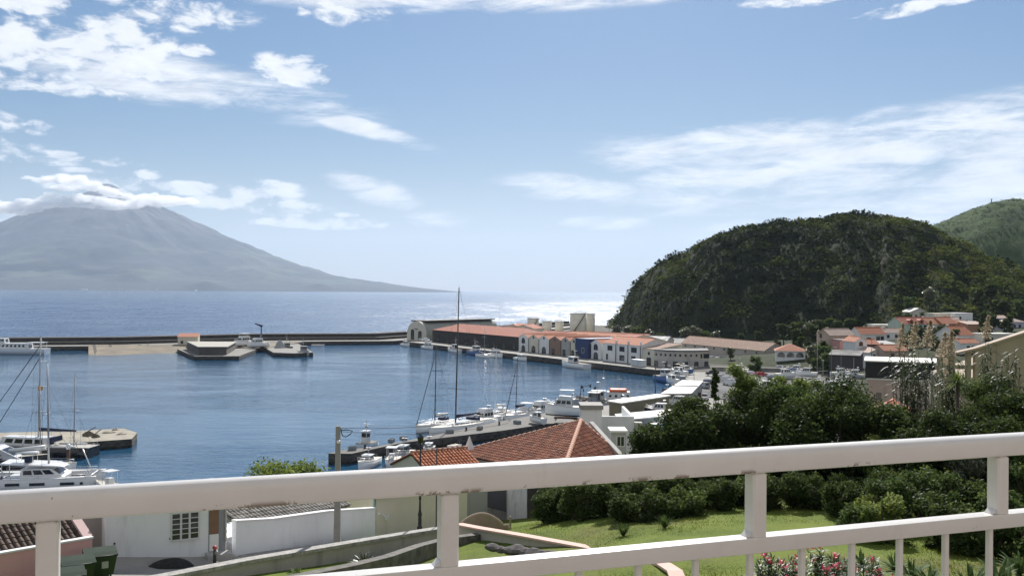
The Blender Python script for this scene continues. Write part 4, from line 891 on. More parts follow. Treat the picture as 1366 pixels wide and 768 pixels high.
mb.box(xa, xb - .01, .25, .5, 5.62, 5.95); mb.box(xa, xb - .01, .3, .45, 3.6, 4.1); mb.build('terrace_frame', BRW, nb_)
mb = MB(); mb.box(xa + 2.2, xb - .02, 4.0, 4.2, -2, 6.2); mb.build('terrace_wall', mat('terrace_render', (.50, .41, .31), .9, .1), nb_)
# ------------------------------------------------------------------ boats
BWHITE = mat('boat_white', (.78, .78, .77), .3, .03, .3, coat=.3)
BCREAM = mat('deck_cream', (.62, .58, .50), .6, .08, .8)
TEAK = mat('teak_deck', (.30, .20, .12), .7, .15, 2)
NAVY = mat('navy_canvas', (.018, .030, .075), .8, .1, 1)
BLACKH = mat('black_hull', (.016, .017, .020), .3, .1, .4, coat=.3)
GREYH = mat('grey_hull', (.30, .32, .34), .45, .08, .4)
BLUEH = mat('blue_hull', (.05, .12, .30), .4, .1, .4)
ALU = mat('mast_aluminium', (.42, .42, .43), .4, .06, .4, metal=.6)
DMAST = mat('dark_mast', (.06, .058, .058), .45, .08, .4)
WIRE = mat('rigging_wire', (.05, .05, .055), .5, .1)
ORANGE = mat('orange_canopy', (.72, .14, .04), .6, .05)
RED = mat('red_paint', (.45, .05, .035), .5, .08)
BGLASS = glassmat('boat_window', (.012, .014, .018), .1)
RUST = mat('rusty_steel', (.10, .055, .035), .85, .3, 1.2)
RUBBER = mat('black_rubber', (.02, .02, .02), .8, .1)

def hull_rings(L, B, F, D, bow=.45, sheer=.25, trans=.85, n=12, y0=0.0):
    """sections from stern (-L/2) to bow (+L/2): keel, bilge, waterline, sheer on both sides"""
    rings = []
    for i in range(n + 1):
        t = i / n; x = -L / 2 + L * t
        w = B / 2 * (trans + (1 - trans) * min(1, t / .35)) * (1 if t < bow else max(.012, math.cos((t - bow) / (1 - bow) * math.pi / 2) ** .75))
        f = F * (1 + sheer * max(0, (t - .3) / .7) ** 1.6 + .06 * (1 - t)); d = D * (1 - .25 * t) * (1 if t < .9 else .8)
        rk = .10 * F * 4 * max(0, t - .8) / .2 * .3
        rings.append([(x - rk, y0, -d), (x - rk * .6, y0 + w * .62, -d * .6), (x, y0 + w * .92, .05), (x + rk, y0 + w, f), (x + rk, y0 - w, f), (x, y0 - w * .92, .05), (x - rk * .6, y0 - w * .62, -d * .6)])
    return rings
def hull_mesh(L, B, F, D, deckmat=1, **k):
    mb = MB(); rg = hull_rings(L, B, F, D, **k); n = 7; b = len(mb.v)
    for r in rg: mb.v.extend(r)
    for i in range(len(rg) - 1):
        for j in range(n):
            q = (j + 1) % n; m = deckmat if j == 3 else (2 if j in (1, 5) else 0)
            mb.face((b + i * n + j, b + i * n + q, b + (i + 1) * n + q, b + (i + 1) * n + j), m, None, j in (1, 2, 4, 5))
    mb.face([b + i for i in range(n - 1, -1, -1)], 0); mb.face([b + (len(rg) - 1) * n + i for i in range(n)], 0)
    # toe rail
    for s in (3, 4):
        mb.tube([(r[s][0], r[s][1] * .985, r[s][2] + .03) for r in rg], .045, 4, 1)
    return mb
def cabin(mb, x0, x1, w, z0, z1, fr=.5, rr=.3, side=.12, mat_=0):
    """deckhouse with raked front and rear"""
    mb.loft([[(x0, -w / 2, z0), (x1, -w / 2 * .86, z0), (x1, w / 2 * .86, z0), (x0, w / 2, z0)], [(x0 + rr, -w / 2 + side, z1), (x1 - fr, -w / 2 * .86 + side, z1), (x1 - fr, w / 2 * .86 - side, z1), (x0 + rr, w / 2 - side, z1)]], mat_)
def cabin_glass(mb, x0, x1, w, z0, z1, fr, rr, side, a=.3, b=.85, e=.02, mat_=0, nwin=3, front=True):
    """panes lying on the sides and front of a cabin() of the same numbers"""
    def pt(u, v, s):               # u along, v up, s side sign
        xb = x0 + (x1 - x0) * u; xt = (x0 + rr) + (x1 - fr - x0 - rr) * u; wb = w / 2 * (1 - .14 * u); wt = wb - side
        return (xb + (xt - xb) * v, s * (wb + (wt - wb) * v + e), z0 + (z1 - z0) * v)
    for s in (-1, 1):
        for k in range(nwin):
            u0, u1 = .08 + .86 * k / nwin, .08 + .86 * (k + 1) / nwin - .05
            q = [pt(u0, a, s), pt(u1, a, s), pt(u1, b, s), pt(u0, b, s)]; mb.poly(q if s < 0 else q[::-1], mat_)
    if front:
        wb = w / 2 * .86
        f = lambda v, yy: (x1 - fr * v + e, yy * (wb - side * v) * .9, z0 + (z1 - z0) * v)
        mb.poly([f(a, -1), f(a, 1), f(b, 1), f(b, -1)], mat_)
        g = lambda v, yy: (x0 + rr * v - e, yy * (w / 2 - side * v) * .6, z0 + (z1 - z0) * v)
        mb.poly([g(a * .4, 1), g(a * .4, -1), g(b, -1), g(b, 1)], mat_)
def rail_part(root, pts, h=.6, n=None, r=.022):
    mb = MB(); mb.tube([(p[0], p[1], p[2] + h) for p in pts], r, 4)
    mb.tube([(p[0], p[1], p[2] + h * .5) for p in pts], r * .7, 4)
    for p in pts: mb.cyl(p, (p[0], p[1], p[2] + h), r, n=4)
    return mb.build('guard_rail', ALU, root)
def mast_part(root, x, z0, z1, r, m, spreaders=2, lean=0.0, beam=1.8, flag=None):
    mb = MB(); mb.tube([(x, 0, z0), (x - lean, 0, z1)], [r, r * .62], 8); mb.box(x - lean - .25, x - lean + .1, -.05, .05, z1 - .02, z1 + .06); mb.cyl((x - lean, 0, z1), (x - lean, 0, z1 + .7), .02, n=4)
    ms = mb.build('mast', m, root)
    for k in range(spreaders):
        f = (k + 1) / (spreaders + 1); zz = z0 + (z1 - z0) * f; xx = x - lean * f; hw = beam * .5 * (1 - .25 * f)
        sb = MB(); sb.tube([(xx - .2, -hw, zz - .05), (xx, 0, zz), (xx - .2, hw, zz - .05)], .045, 5); sb.build('spreader', m, ms)
    wb = MB()
    for s in (-1, 1):
        pts = [(x - .3, s * beam * .5, z0 - .2)] + [(x - lean * ((k + 1) / (spreaders + 1)) - .2, s * beam * .5 * (1 - .25 * (k + 1) / (spreaders + 1)), z0 + (z1 - z0) * (k + 1) / (spreaders + 1)) for k in range(spreaders)] + [(x - lean, 0, z1 - .2)]
        wb.tube(pts, .018, 3)
    wb.build('shroud', WIRE, ms); return ms
def sailboat(label, loc, heading, L, B, F, mast, hull=BWHITE, deck=BCREAM, mx=.08, mm=DMAST, boom=NAVY, cab=True, furl=True, boot=NAVY, cat='sailing yacht', name='sailing_yacht', boomlen=None, sprayhood=NAVY, spreaders=2, lean=.25, mr=None, bimini=False, mizzen=None, house=False, dinghy=False):
    """heading: direction of the bow, radians from +x"""
    root = thing(name, label, cat, loc, heading)
    hull_mesh(L, B, F, .9, deckmat=1, bow=.42, sheer=.22, trans=.72).build('hull', [hull, deck, boot], root)
    zd = F * 1.04; mb = MB(); gb = MB(); ch = .45 if not house else 1.5
    if cab:
        x0, x1 = -L * .16, L * .24; cabin(mb, x0, x1, B * .56, zd, zd + ch, .9, .25, .14); cabin_glass(gb, x0, x1, B * .56, zd, zd + ch, .9, .25, .14, .3, .8, .015, 0, 4, house)
        mb.box(-L * .40, -L * .18, -B * .36, -B * .30, zd, zd + .28); mb.box(-L * .40, -L * .18, B * .30, B * .36, zd, zd + .28)
        mb.box(L * .27, L * .31, -.28, .28, zd + .05, zd + .14); mb.box(L * .05, L * .09, -.3, .3, zd + ch, zd + ch + .07)
        cbn = mb.build('cabin', BWHITE, root); gb.build('window', BGLASS, cbn)
    wb = MB(); wb.cyl((-L * .36, 0, zd), (-L * .36, 0, zd + .9), .05, n=6); wb.tube([(-L * .36, .45 * math.cos(a), zd + .95 + .45 * math.sin(a)) for a in np.linspace(0, 6.28, 13)], .025, 4); wb.build('steering_wheel', ALU, root)
    if sprayhood:
        sb = MB(); sb.loft([[(-L * .17 - .9 * k, s_ * B * .3, zd + ch * .5 + zz) for s_, zz in ((-1, 0), (-.9, .7 + .25 * k), (.9, .7 + .25 * k), (1, 0))] for k in (0, .5, 1)], 0, True); sb.build('sprayhood', sprayhood, root)
    if bimini:
        sb = MB(); sb.box(-L * .44, -L * .26, -B * .34, B * .34, zd + 1.95, zd + 2.03); sb.build('bimini', bimini, root)
        sb = MB()
        for sx in (-.43, -.27):
            for sy in (-.32, .32): sb.cyl((L * sx, B * sy, zd), (L * sx, B * sy, zd + 1.95), .03, n=4)
        sb.build('bimini_frame', ALU, root)
    mxx = L * mx; mr = mr or max(.09, mast / 140); ms = mast_part(root, mxx, zd + (ch if cab else 0), mast, mr, mm, spreaders, lean, B * .92)
    zb = zd + ch + 1.0; bl = boomlen or L * .36
    bb = MB(); bb.tube([(mxx - .2, 0, zb), (mxx - bl, 0, zb + .1)], .09, 6); bo = bb.build('boom', mm, root)
    if boom:
        bb = MB(); bb.tube([(mxx - .25, 0, zb + .35), (mxx - bl * .3, 0, zb + .34), (mxx - bl * .97, 0, zb + .25)], [.32, .27, .14], 7); bb.build('sail_cover', boom, bo)
    xf = L * .49; fw = MB(); fw.tube([(xf, 0, F * 1.25), (mxx - lean * .93, 0, mast * .93)], .075 if furl else .02, 6); fw.build('furled_jib' if furl else 'forestay', mat('jib_cover', (.05, .055, .07), .7, .1) if furl else WIRE, root)
    bw_ = MB(); bw_.tube([(-L * .49, 0, F * 1.05), (mxx - lean, 0, mast - .1)], .02, 3); bw_.build('backstay', WIRE, root)
    if mizzen:
        mast_part(root, -L * .34, zd, mizzen, mr * .7, mm, 1, .1, B * .6)
    for s in (-1, 1): rail_part(root, [(L * f_, s * B / 2 * g_, zd + dz_) for f_, g_, dz_ in ((-.48, .74, 0), (-.25, .95, 0), (0, .99, .02), (.2, .86, F * .06), (.36, .52, F * .14), (.47, .12, F * .2))])
    return root
def sea(px, py, z=0.0): p = G(px, py, z); return (p.x, p.y, z)
def motorboat(label, loc, heading, L, B, F, hull=BWHITE, fly=True, hardtop=False, boot=NAVY, name='motorboat', cat='motorboat', cabx=(-.18, .26), ch=1.35, ttop=False, cabm=BWHITE, nwin=3, outboard=False, mastm=1.6, group=None):
    root = thing(name, label, cat, loc, heading, group)
    hull_mesh(L, B, F, .5, deckmat=1, bow=.40, sheer=.45, trans=.92).build('hull', [hull, BCREAM, boot], root)
    zd = F * 1.05; mb, gb = MB(), MB(); x0, x1 = L * cabx[0], L * cabx[1]
    if ttop:
        mb.box(-.5, .5, -.45, .45, zd, zd + 1.0); mb.box(-1.1, .9, -.95, .95, zd + 2.0, zd + 2.1)
        for sx in (-.8, .6):
            for sy in (-.8, .8): mb.cyl((sx, sy, zd), (sx * .9, sy, zd + 2.0), .035, n=5)
        mb.build('console', BWHITE, root)
    else:
        cabin(mb, x0, x1, B * .74, zd, zd + ch, .75, .15, .14); mb.box(x0 - L * .05, x1 - .95, -B * .34, B * .34, zd + ch + .003, zd + ch + .10)
        cb = mb.build('cabin', cabm, root); cabin_glass(gb, x0, x1, B * .74, zd, zd + ch, .75, .15, .14, .38, .86, .02, 0, nwin); gb.build('window', BGLASS, cb)
        if fly:
            fb = MB(); fb.loft([[(x0 + .1, -B * .3, zd + ch + .1), (x1 - 1.1, -B * .26, zd + ch + .1), (x1 - 1.1, B * .26, zd + ch + .1), (x0 + .1, B * .3, zd + ch + .1)], [(x0, -B * .32, zd + ch + .62), (x1 - 1.3, -B * .28, zd + ch + .78), (x1 - 1.3, B * .28, zd + ch + .78), (x0, B * .32, zd + ch + .62)]], 0); fb.build('flybridge', cabm, root)
        if hardtop:
            hb = MB(); hb.bbox(x0 - .2, x1 - 1.4, -B * .33, B * .33, zd + ch + 1.9, zd + ch + 2.02, bev=.05)
            for sx in (x0 + .2, x1 - 1.7):
                for sy in (-B * .28, B * .28): hb.cyl((sx, sy, zd + ch + .5), (sx, sy, zd + ch + 1.9), .04, n=5)
            hb.build('hardtop', BWHITE, root)
        if mastm:
            ab = MB(); ab.cyl((x0 + .4, 0, zd + ch), (x0 + .1, 0, zd + ch + mastm), .04, n=5); ab.box(x0 - .1, x0 + .4, -.5, .5, zd + ch + mastm * .75, zd + ch + mastm * .75 + .06); ab.ball(x0 + .2, 0, zd + ch + mastm * .55, .22, nu=8, nv=5); ab.build('radar_mast', ALU, root)
    rail_part(root, [(L * f_, B / 2 * g_, F * z_) for f_, g_, z_ in ((0, .95, 1.08), (.2, .86, 1.2), (.38, .5, 1.4), (.485, 0, 1.5), (.38, -.5, 1.4), (.2, -.86, 1.2), (0, -.95, 1.08))], .55)
    if outboard:
        ob = MB(); ob.bbox(-L / 2 - .55, -L / 2 - .05, -.22, .22, .25, zd + .35, bev=.1); ob.build('outboard', RUBBER, root)
    return root
def workboat(label, loc, heading, L, B, F, hull=BLUEH, houses=BWHITE, canopy=None, mast=5, gear=True, name='fishing_boat', cat='fishing boat', hx=-.18, boot=RED, group=None):
    root = thing(name, label, cat, loc, heading, group)
    hull_mesh(L, B, F, .8, deckmat=1, bow=.5, sheer=.55, trans=.8).build('hull', [hull, mat('work_deck', (.22, .19, .15), .85, .2), boot], root)
    zd = F * 1.03; mb, gb = MB(), MB(); x0 = L * hx; x1 = x0 + L * .22; cabin(mb, x0, x1, B * .6, zd, zd + 2.3, .2, .05, .06); mb.box(x0 - .3, x1 + .1, -B * .34, B * .34, zd + 2.303, zd + 2.42); cb = mb.build('wheelhouse', houses, root)
    cabin_glass(gb, x0, x1, B * .6, zd, zd + 2.3, .2, .05, .06, .55, .86, .02, 0, 3); gb.build('window', BGLASS, cb)
    ab = MB(); ab.cyl((x0 + .3, 0, zd + 2.3), (x0 + .3, 0, zd + 2.3 + mast), .07, .04, 6); ab.box(x0 + .1, x0 + .5, -.7, .7, zd + 2.3 + mast * .6, zd + 2.3 + mast * .6 + .08); ab.ball(x0 + .3, 0, zd + 2.3 + mast * .35, .3, nu=8, nv=5); ab.build('mast', ALU, root)
    if gear:
        eb = MB(); xg = L * .26; eb.cyl((xg, 0, zd), (xg - .6, 0, zd + 4.2), .09, .06, 6); eb.tube([(xg - .5, 0, zd + 3.4), (-L * .02, 0, zd + 4.4)], .06, 5); eb.bbox(L * .1, L * .18, -B * .25, B * .25, zd, zd + .6); eb.build('derrick', RUST, root)
    if canopy:
        pb = MB(); xa, xb = -L * .46, x0 - .1; pb.loft([[(x_, -B * .36, zd + 1.5), (x_, -B * .2, zd + 2.15), (x_, B * .2, zd + 2.15), (x_, B * .36, zd + 1.5), (x_, B * .18, zd + 2.05), (x_, -B * .18, zd + 2.05)] for x_ in (xa, xb)], 0)
        pb.build('canopy', canopy, root); pb = MB()
        for x_ in (xa + .1, xb - .1):
            for s in (-1, 1): pb.cyl((x_, s * B * .34, zd), (x_, s * B * .34, zd + 1.55), .04, n=5)
        pb.build('canopy_frame', ALU, root)
    fb = MB()
    for k in range(4): a_ = -L * .35 + k * L * .18; fb.tube([(a_ + .3 * math.cos(t), B / 2 + .02, F * .6 + .3 * math.sin(t)) for t in np.linspace(0, 6.28, 11)], .1, 5)
    for k in range(4): a_ = -L * .35 + k * L * .18; fb.tube([(a_ + .3 * math.cos(t), -B / 2 - .02, F * .6 + .3 * math.sin(t)) for t in np.linspace(0, 6.28, 11)], .1, 5)
    return root
def dinghy(label, loc, heading, L=3.6, B=1.6, m=BWHITE, name='dinghy', group=None, inflatable=False, mot=True):
    root = thing(name, label, 'dinghy', loc, heading, group)
    if inflatable:
        mb = MB(); mb.tube([(-L / 2, B * .4, .3), (L * .2, B * .4, .32), (L * .42, B * .22, .38), (L * .5, 0, .42), (L * .42, -B * .22, .38), (L * .2, -B * .4, .32), (-L / 2, -B * .4, .3)], .22, 8); mb.build('tube', m, root)
        mb = MB(); mb.box(-L * .45, L * .38, -B * .3, B * .3, .14, .22); mb.box(-L * .1, L * .02, -B * .34, B * .34, .38, .44); mb.build('floor', GREYH, root)
    else:
        hull_mesh(L, B, .55, .2, deckmat=1, bow=.4, sheer=.3, trans=.85, n=8).build('hull', [m, BCREAM, m], root)
        mb = MB(); mb.box(-L * .3, -L * .2, -B * .4, B * .4, .57, .64); mb.box(L * .05, L * .15, -B * .38, B * .38, .58, .66); mb.build('thwart', TEAK, root)
    if mot: mb = MB(); mb.bbox(-L / 2 - .35, -L / 2 - .05, -.15, .15, .1, .95, bev=.06); mb.build('outboard', RUBBER, root)
    return root
HP = math.pi
# --- left of the picture
def catamaran():
    p = sea(72, 657); th = .16
    root = thing('catamaran', 'white cruising catamaran with a tall mast and hard bimini, nearest boat at the left', 'catamaran', (G(62, 649).x, G(62, 649).y, 0), th)
    L, HB, F, S = 15.2, 2.0, 1.75, 2.9
    for s in (-1, 1):
        hull_mesh(L, HB, F, .6, deckmat=1, bow=.45, sheer=.12, trans=.7, y0=s * S).build('hull', [BWHITE, BWHITE, GREYH], root)
        for sd in (-1, 1):
            for u0, u1 in ((-.30, -.17), (-.08, .06), (.2, .33), (.38, .41)):
                gb = MB(); y_ = s * S + sd * (HB / 2 * .985 + .02); q = [(L * u0, y_, .95), (L * u1, y_, .98), (L * u1, y_, 1.38), (L * u0, y_, 1.35)]; gb.poly(q if sd < 0 else q[::-1]); gb.build('hull_window', BGLASS, root)
    mb = MB(); mb.loft([[(-L * .34, -S, .75), (L * .2, -S, .75), (L * .2, S, .75), (-L * .34, S, .75)], [(-L * .34, -S, F + .06), (L * .2, -S, F + .06), (L * .2, S, F + .06), (-L * .34, S, F + .06)]], 0); mb.build('bridgedeck', BWHITE, root)
    mb, gb = MB(), MB(); cabin(mb, -L * .2, L * .2, 5.2, F + .06, F + 1.35, 1.9, .1, .5); cb = mb.build('coachroof', BWHITE, root)
    cabin_glass(gb, -L * .2, L * .2, 5.2, F + .06, F + 1.35, 1.9, .1, .5, .38, .84, .03, 0, 3); gb.build('window', BGLASS, cb)
    tb = MB(); tb.loft([[(L * x_, -w_, z_) if k < 1 else (L * x_, w_, z_) for x_, w_, z_, k in ((-.40, 2.3, F + 2.05, 0), (.12, 2.2, F + 1.55, 0), (.2, 1.2, F + 1.36, 0), (.2, 1.2, F + 1.36, 1), (.12, 2.2, F + 1.55, 1), (-.40, 2.3, F + 2.05, 1))], [(L * x_, -w_, z_) if k < 1 else (L * x_, w_, z_) for x_, w_, z_, k in ((-.39, 2.2, F + 2.2, 0), (.10, 2.0, F + 1.78, 0), (.17, 1.0, F + 1.55, 0), (.17, 1.0, F + 1.55, 1), (.10, 2.0, F + 1.78, 1), (-.39, 2.2, F + 2.2, 1))]], 0, True, True); tb.build('hard_bimini', BWHITE, root)
    tb = MB(); tb.bbox(-L * .27, -L * .10, -1.1, 1.3, F + 3.45, F + 3.56, bev=.05)
    for sx in (-.26, -.11):
        for sy in (-1.0, 1.2): tb.cyl((L * sx, sy, F + 2.0), (L * sx, sy, F + 3.45), .035, n=5)
    tb.build('helm_top', BWHITE, root)
    tb = MB(); tb.bbox(-L * .2, -L * .13, -.5, .5, F + 2.1, F + 2.9, bev=.1); tb.build('helm_seat', NAVY, root)
    for s in (-1.6, 1.6): tb = MB(); tb.cyl((-L * .38, s, F), (-L * .38, s, F + 2.1), .06, n=6); tb.build('bimini_post', BWHITE, root)
    mast_part(root, L * .02, F + 1.75, 18.6, .16, ALU, 1, .35, 4.6)
    bm = MB(); bm.tube([(L * .0, 0, F + 3.9), (-L * .36, 0, F + 3.6)], .12, 6); bo = bm.build('boom', ALU, root)
    bm = MB(); bm.tube([(-.2, 0, F + 4.25), (-L * .35, 0, F + 3.9)], [.33, .22], 7); bm.build('sail_bag', BWHITE, bo)
    bm = MB(); bm.tube([(L * .40, 0, F + .1), (L * .02 - .3, 0, 16.0)], .022, 4); bm.build('forestay', WIRE, root)
    bm = MB(); bm.cyl((L * .44, -S, F + .1), (L * .44, S, F + .1), .12, n=8); bm.build('crossbeam', ALU, root)
    bm = MB(); bm.tube([(L * .44, 0, F + .15), (L * .335, 0, F + 3.9)], .09, 6); bm.build('furled_sail', BWHITE, root)
    dv = MB()
    for s in (-1.4, 1.4): dv.tube([(-L * .42, s, F), (-L * .47, s, F + 1.0), (-L * .54, s, F + 1.1)], .06, 5)
    dv.build('davit', BWHITE, root)
    for s in (-1, 1):
        rail_part(root, [(L * f_, s * (S + HB / 2 * g_), F * 1.02) for f_, g_ in ((-.45, .7), (-.25, .92), (0, .95), (.25, .8), (.42, .35))])
        st = MB(); st.box(-L * .53, -L * .47, s * S - .7, s * S + .7, .25, .6); st.box(-L * .50, -L * .455, s * S - .7, s * S + .7, .6, 1.1); st.build('stern_step', BWHITE, root)
    return root
catamaran()
dinghy('grey inflatable tender hanging behind the catamaran stern', (G(8, 652).x, G(8, 652).y, 1.2), .16 + HP / 2, 3.4, 1.7, GREYH, inflatable=True)
motorboat('small white fishing boat with a canopy on posts moored right of the catamaran', sea(146, 655), 2.6, 6.2, 2.3, .95, ttop=True, outboard=True, boot=BWHITE)
dinghy('white tender moored on the near side of the small canopied boat', sea(151, 664), 2.4, 4.0, 1.7, BWHITE)
my = thing('motor_yacht', 'large grey motor yacht with raked dark windows, cut off at the left edge', 'motor yacht', (G(-20, 628).x - 2, G(-20, 628).y, 0), .10)
hull_mesh(23, 5.6, 2.1, .8, bow=.45, sheer=.25, trans=.9).build('hull', [BLACKH, BCREAM, BWHITE], my)
mb, gb = MB(), MB(); cabin(mb, -8, 8.4, 4.8, 2.1, 4.1, 4.2, .3, .35); cb = mb.build('superstructure', mat('yacht_grey', (.50, .51, .53), .35, .04, .3, coat=.3), my); cabin_glass(gb, -8, 8.4, 4.8, 2.1, 4.1, 4.2, .3, .35, .32, .80, .03, 0, 3); gb.build('window', BGLASS, cb)
mb = MB(); mb.loft([[(-7, -2.1, 4.1), (3.2, -1.9, 4.1), (3.2, 1.9, 4.1), (-7, 2.1, 4.1)], [(-7, -2.2, 4.9), (2.2, -1.9, 4.9), (2.2, 1.9, 4.9), (-7, 2.2, 4.9)]]); mb.build('flybridge', BWHITE, my)
mb = MB(); mb.loft([[(-6.4, -2.0, 6.9), (.8, -1.5, 6.9), (.8, 1.5, 6.9), (-6.4, 2.0, 6.9)], [(-6.4, -2.1, 7.15), (1.5, -1.5, 7.2), (1.5, 1.5, 7.2), (-6.4, 2.1, 7.15)]]); mb.build('hardtop', BWHITE, my)
mb = MB()
for sx in (-5.8, .2):
    for sy in (-1.6, 1.6): mb.tube([(sx - .5, sy, 4.9), (sx, sy * .95, 6.9)], .07, 5)
mb.build('hardtop_post', BWHITE, my)
for s in (-1, 1): rail_part(my, [(2, s * 2.7, 2.25), (5, s * 2.4, 2.4), (8, s * 1.5, 2.55), (10.6, s * .4, 2.65)], .8)
kt = sailboat('black hulled ketch with two masts lying against the old stone landing', (G(42, 606).x, G(42, 606).y, 0), HP - .13, 24, 5.4, 1.7, P(50, 449, G(42, 606).y).z, hull=BLACKH, deck=mat('pale_deck', (.42, .40, .36), .7, .1, 1), mx=-.055, mm=ALU, boom=NAVY, furl=True, boot=BLACKH, cat='ketch', name='ketch', spreaders=3, mr=.17, house=True, mizzen=P(106, 500, G(42, 606).y).z, boomlen=7.5)
mb = MB(); mb.tube([(8.6, 0, 2.0), (-1.7, 0, 17.8)], .07, 6); mb.build('furled_staysail', NAVY, kt)
mb = MB(); mb.box(-1.9, -1.5, -.25, .55, 11.6, 12.3); mb.build('radar_reflector', mat('ochre_canvas', (.55, .28, .06), .7, .1), kt)
mb = MB(); mb.bbox(1.0, 2.6, -1.2, .2, 2.4, 3.0); mb.build('deck_box', ORANGE, kt)
sailboat('small white sailing boat between the ketch and the catamaran', sea(62, 626), .05, 9.5, 2.9, .95, P(64, 516, G(62, 626).y).z, mx=-.1, mm=ALU, boom=BWHITE, furl=False, sprayhood=None)
pl = thing('mooring_pile', 'dark mooring pile with a white cap between the ketch and the catamaran', 'mooring pile', sea(91, 622))
mb = MB(); mb.cyl((0, 0, -3), (0, 0, 3.1), .28, n=10); mb.build('post', RUST, pl); mb = MB(); mb.ball(0, 0, 3.3, .42, .42, .55, 10, 6); mb.build('cap', BWHITE, pl)
# --- ferry at the far left quay, boats along the breakwater
fy = thing('harbour_launch', 'long white passenger launch with a row of dark windows at the far left quay', 'launch', sea(14, 472), HP + .02)
hull_mesh(33, 7, 2.4, .8, bow=.6, sheer=.3, trans=.9).build('hull', [mat('pale_blue_hull', (.55, .62, .70), .4, .05), BWHITE, BLUEH], fy)
mb, gb = MB(), MB(); cabin(mb, -9, 9, 5.6, 2.4, 5.0, 1.6, .3, .2); cb = mb.build('saloon', BWHITE, fy); cabin_glass(gb, -9, 9, 5.6, 2.4, 5.0, 1.6, .3, .2, .35, .75, .03, 0, 8); gb.build('window', BGLASS, cb)
mb = MB(); cabin(mb, 1.5, 7.0, 4.4, 5.0, 7.1, 1.0, .3, .2); wc = mb.build('wheelhouse', BWHITE, fy); gb = MB(); cabin_glass(gb, 1.5, 7.0, 4.4, 5.0, 7.1, 1.0, .3, .2, .4, .85, .03, 0, 3); gb.build('window', BGLASS, wc)
mb = MB(); mb.box(-15.5, -8.6, -2.9, 2.9, 5.2, 5.4); [mb.cyl((x_, y_, 2.4), (x_, y_, 5.2), .08, n=5) for x_ in (-15, -12) for y_ in (-2.6, 2.6)]; mb.build('awning', BWHITE, fy)
motorboat('big white motorboat chocked ashore, left of the two by the slipway', (X(326, 468), 468, 2.6), -2.0, 14, 4.4, 1.9, fly=True, hardtop=True, boot=NAVY, ch=1.8)
motorboat('white motorboat chocked ashore beside the blue hoist', (X(344, 457), 457, 2.6), -2.2, 12, 4.0, 1.7, fly=True, boot=BLACKH, ch=1.6, mastm=2.4)
for i, (px_, py_, L_) in enumerate(((326, 468, 14), (344, 457, 12))):
    cr = thing('boat_cradle', ('steel cradle under the bigger white motorboat ashore', 'steel cradle under the smaller white motorboat ashore')[i], 'cradle', (X(px_, py_), py_, 1.9), (-2.0, -2.2)[i])
    for u in (-.25, .2):
        mb = MB(); mb.box(L_ * u - .15, L_ * u + .15, -1.4, 1.4, 0, .3); mb.build('beam', RUST, cr)
        for s in (-1.1, 1.1): mb = MB(); mb.cyl((L_ * u, s, .2), (L_ * u, s * .75, .95), .1, n=6); mb.build('strut', RUST, cr)
hst = thing('boat_hoist', 'dark blue slewing hoist rising behind the boats ashore', 'hoist', (X(349, 486), 486, 2.0), 0)
mb = MB(); mb.cyl((0, 0, 0), (0, 0, 9.2), .45, .32, 8); mb.build('column', BLUEH, hst); mb = MB(); mb.tube([(.6, 0, 9.6), (0, 0, 9.4), (-3.2, 0, 10.6)], [.65, .6, .35], 6); mb.build('jib', mat('hoist_navy', (.02, .04, .16), .5, .1), hst)
workboat('grey workboat with a low wheelhouse at the tip of the dark jetty', sea(406, 474), -1.1, 13, 4.4, 1.8, hull=GREYH, houses=GREYH, mast=4, boot=BLACKH)
workboat('dark fishing boat lying inside the short jetty', sea(384, 468), -1.0, 12, 4, 1.6, hull=BLACKH, houses=GREYH, mast=5, boot=BLACKH)
pyr = thing('gear_heap', 'pale grey tarpaulin covered heap on the short jetty', 'tarpaulin', (X(374, 463), 463, 1.7), .3); mb = MB(); mb.loft([[(-2.4, -2, 0), (2.6, -2, 0), (2.4, 2, 0), (-2.6, 2, 0)], [(-1.6, -1.2, 2.4), (1.5, -1.1, 2.2), (1.4, 1.2, 2.3), (-1.5, 1.2, 2.5)], [(-.5, -.3, 3.9), (.4, -.3, 3.9), (.4, .4, 3.8), (-.5, .4, 3.9)]]); mb.build('tarpaulin', mat('tarp_grey', (.36, .37, .37), .8, .12, .6, .5, 1.2), pyr)
dinghy('low white tender moored beyond the short jetty', sea(424, 461), .1, 7, 2.2, BWHITE)
# --- along the main quay
def alongside(s_, off, **k): a = Q(s_, off); return (a[0], a[1], 0)
RQ = RZQ
for (s_, L_, B_, F_, kind, lab) in [(-103, 9, 2.8, 1.3, 'm', 'small white motorboat at the far end of the stone warehouse quay'), (-76, 11, 3.2, 1.4, 'm', 'white motorboat moored off the left half of the stone warehouse'), (-48, 12, 3.4, 1.5, 'w', 'white fishing boat with a small wheelhouse moored mid way along the stone warehouse'),
    (-24, 15, 4.2, 1.9, 'b', 'blue hulled fishing boat moored off the right end of the stone warehouse'), (-8, 12, 3.6, 1.5, 'm', 'white cabin boat moored next to the blue fishing boat'), (13, 9, 2.8, 1.1, 'm', 'low white launch moored off the cream gabled building')]:
    if kind == 'm': motorboat(lab, alongside(s_, -B_ / 2 - .6), RQ, L_, B_, F_, fly=L_ > 9.5)
    else: workboat(lab, alongside(s_, -B_ / 2 - .6), RQ + (HP if kind == 'w' else 0), L_, B_, F_, hull=BLUEH if kind == 'b' else BWHITE, mast=4)
sailboat('white sailing yacht rafted outside the white cabin boat', alongside(-10, -7.5), RQ, 11, 3.3, 1.2, 13, mm=ALU, furl=False)
workboat('white patrol vessel moored below the navy blue building', alongside(56, -4.2), RQ + HP, 17, 4.8, 1.9, hull=BWHITE, mast=4, gear=False, boot=BLUEH, name='patrol_boat', cat='patrol boat', hx=-.05)
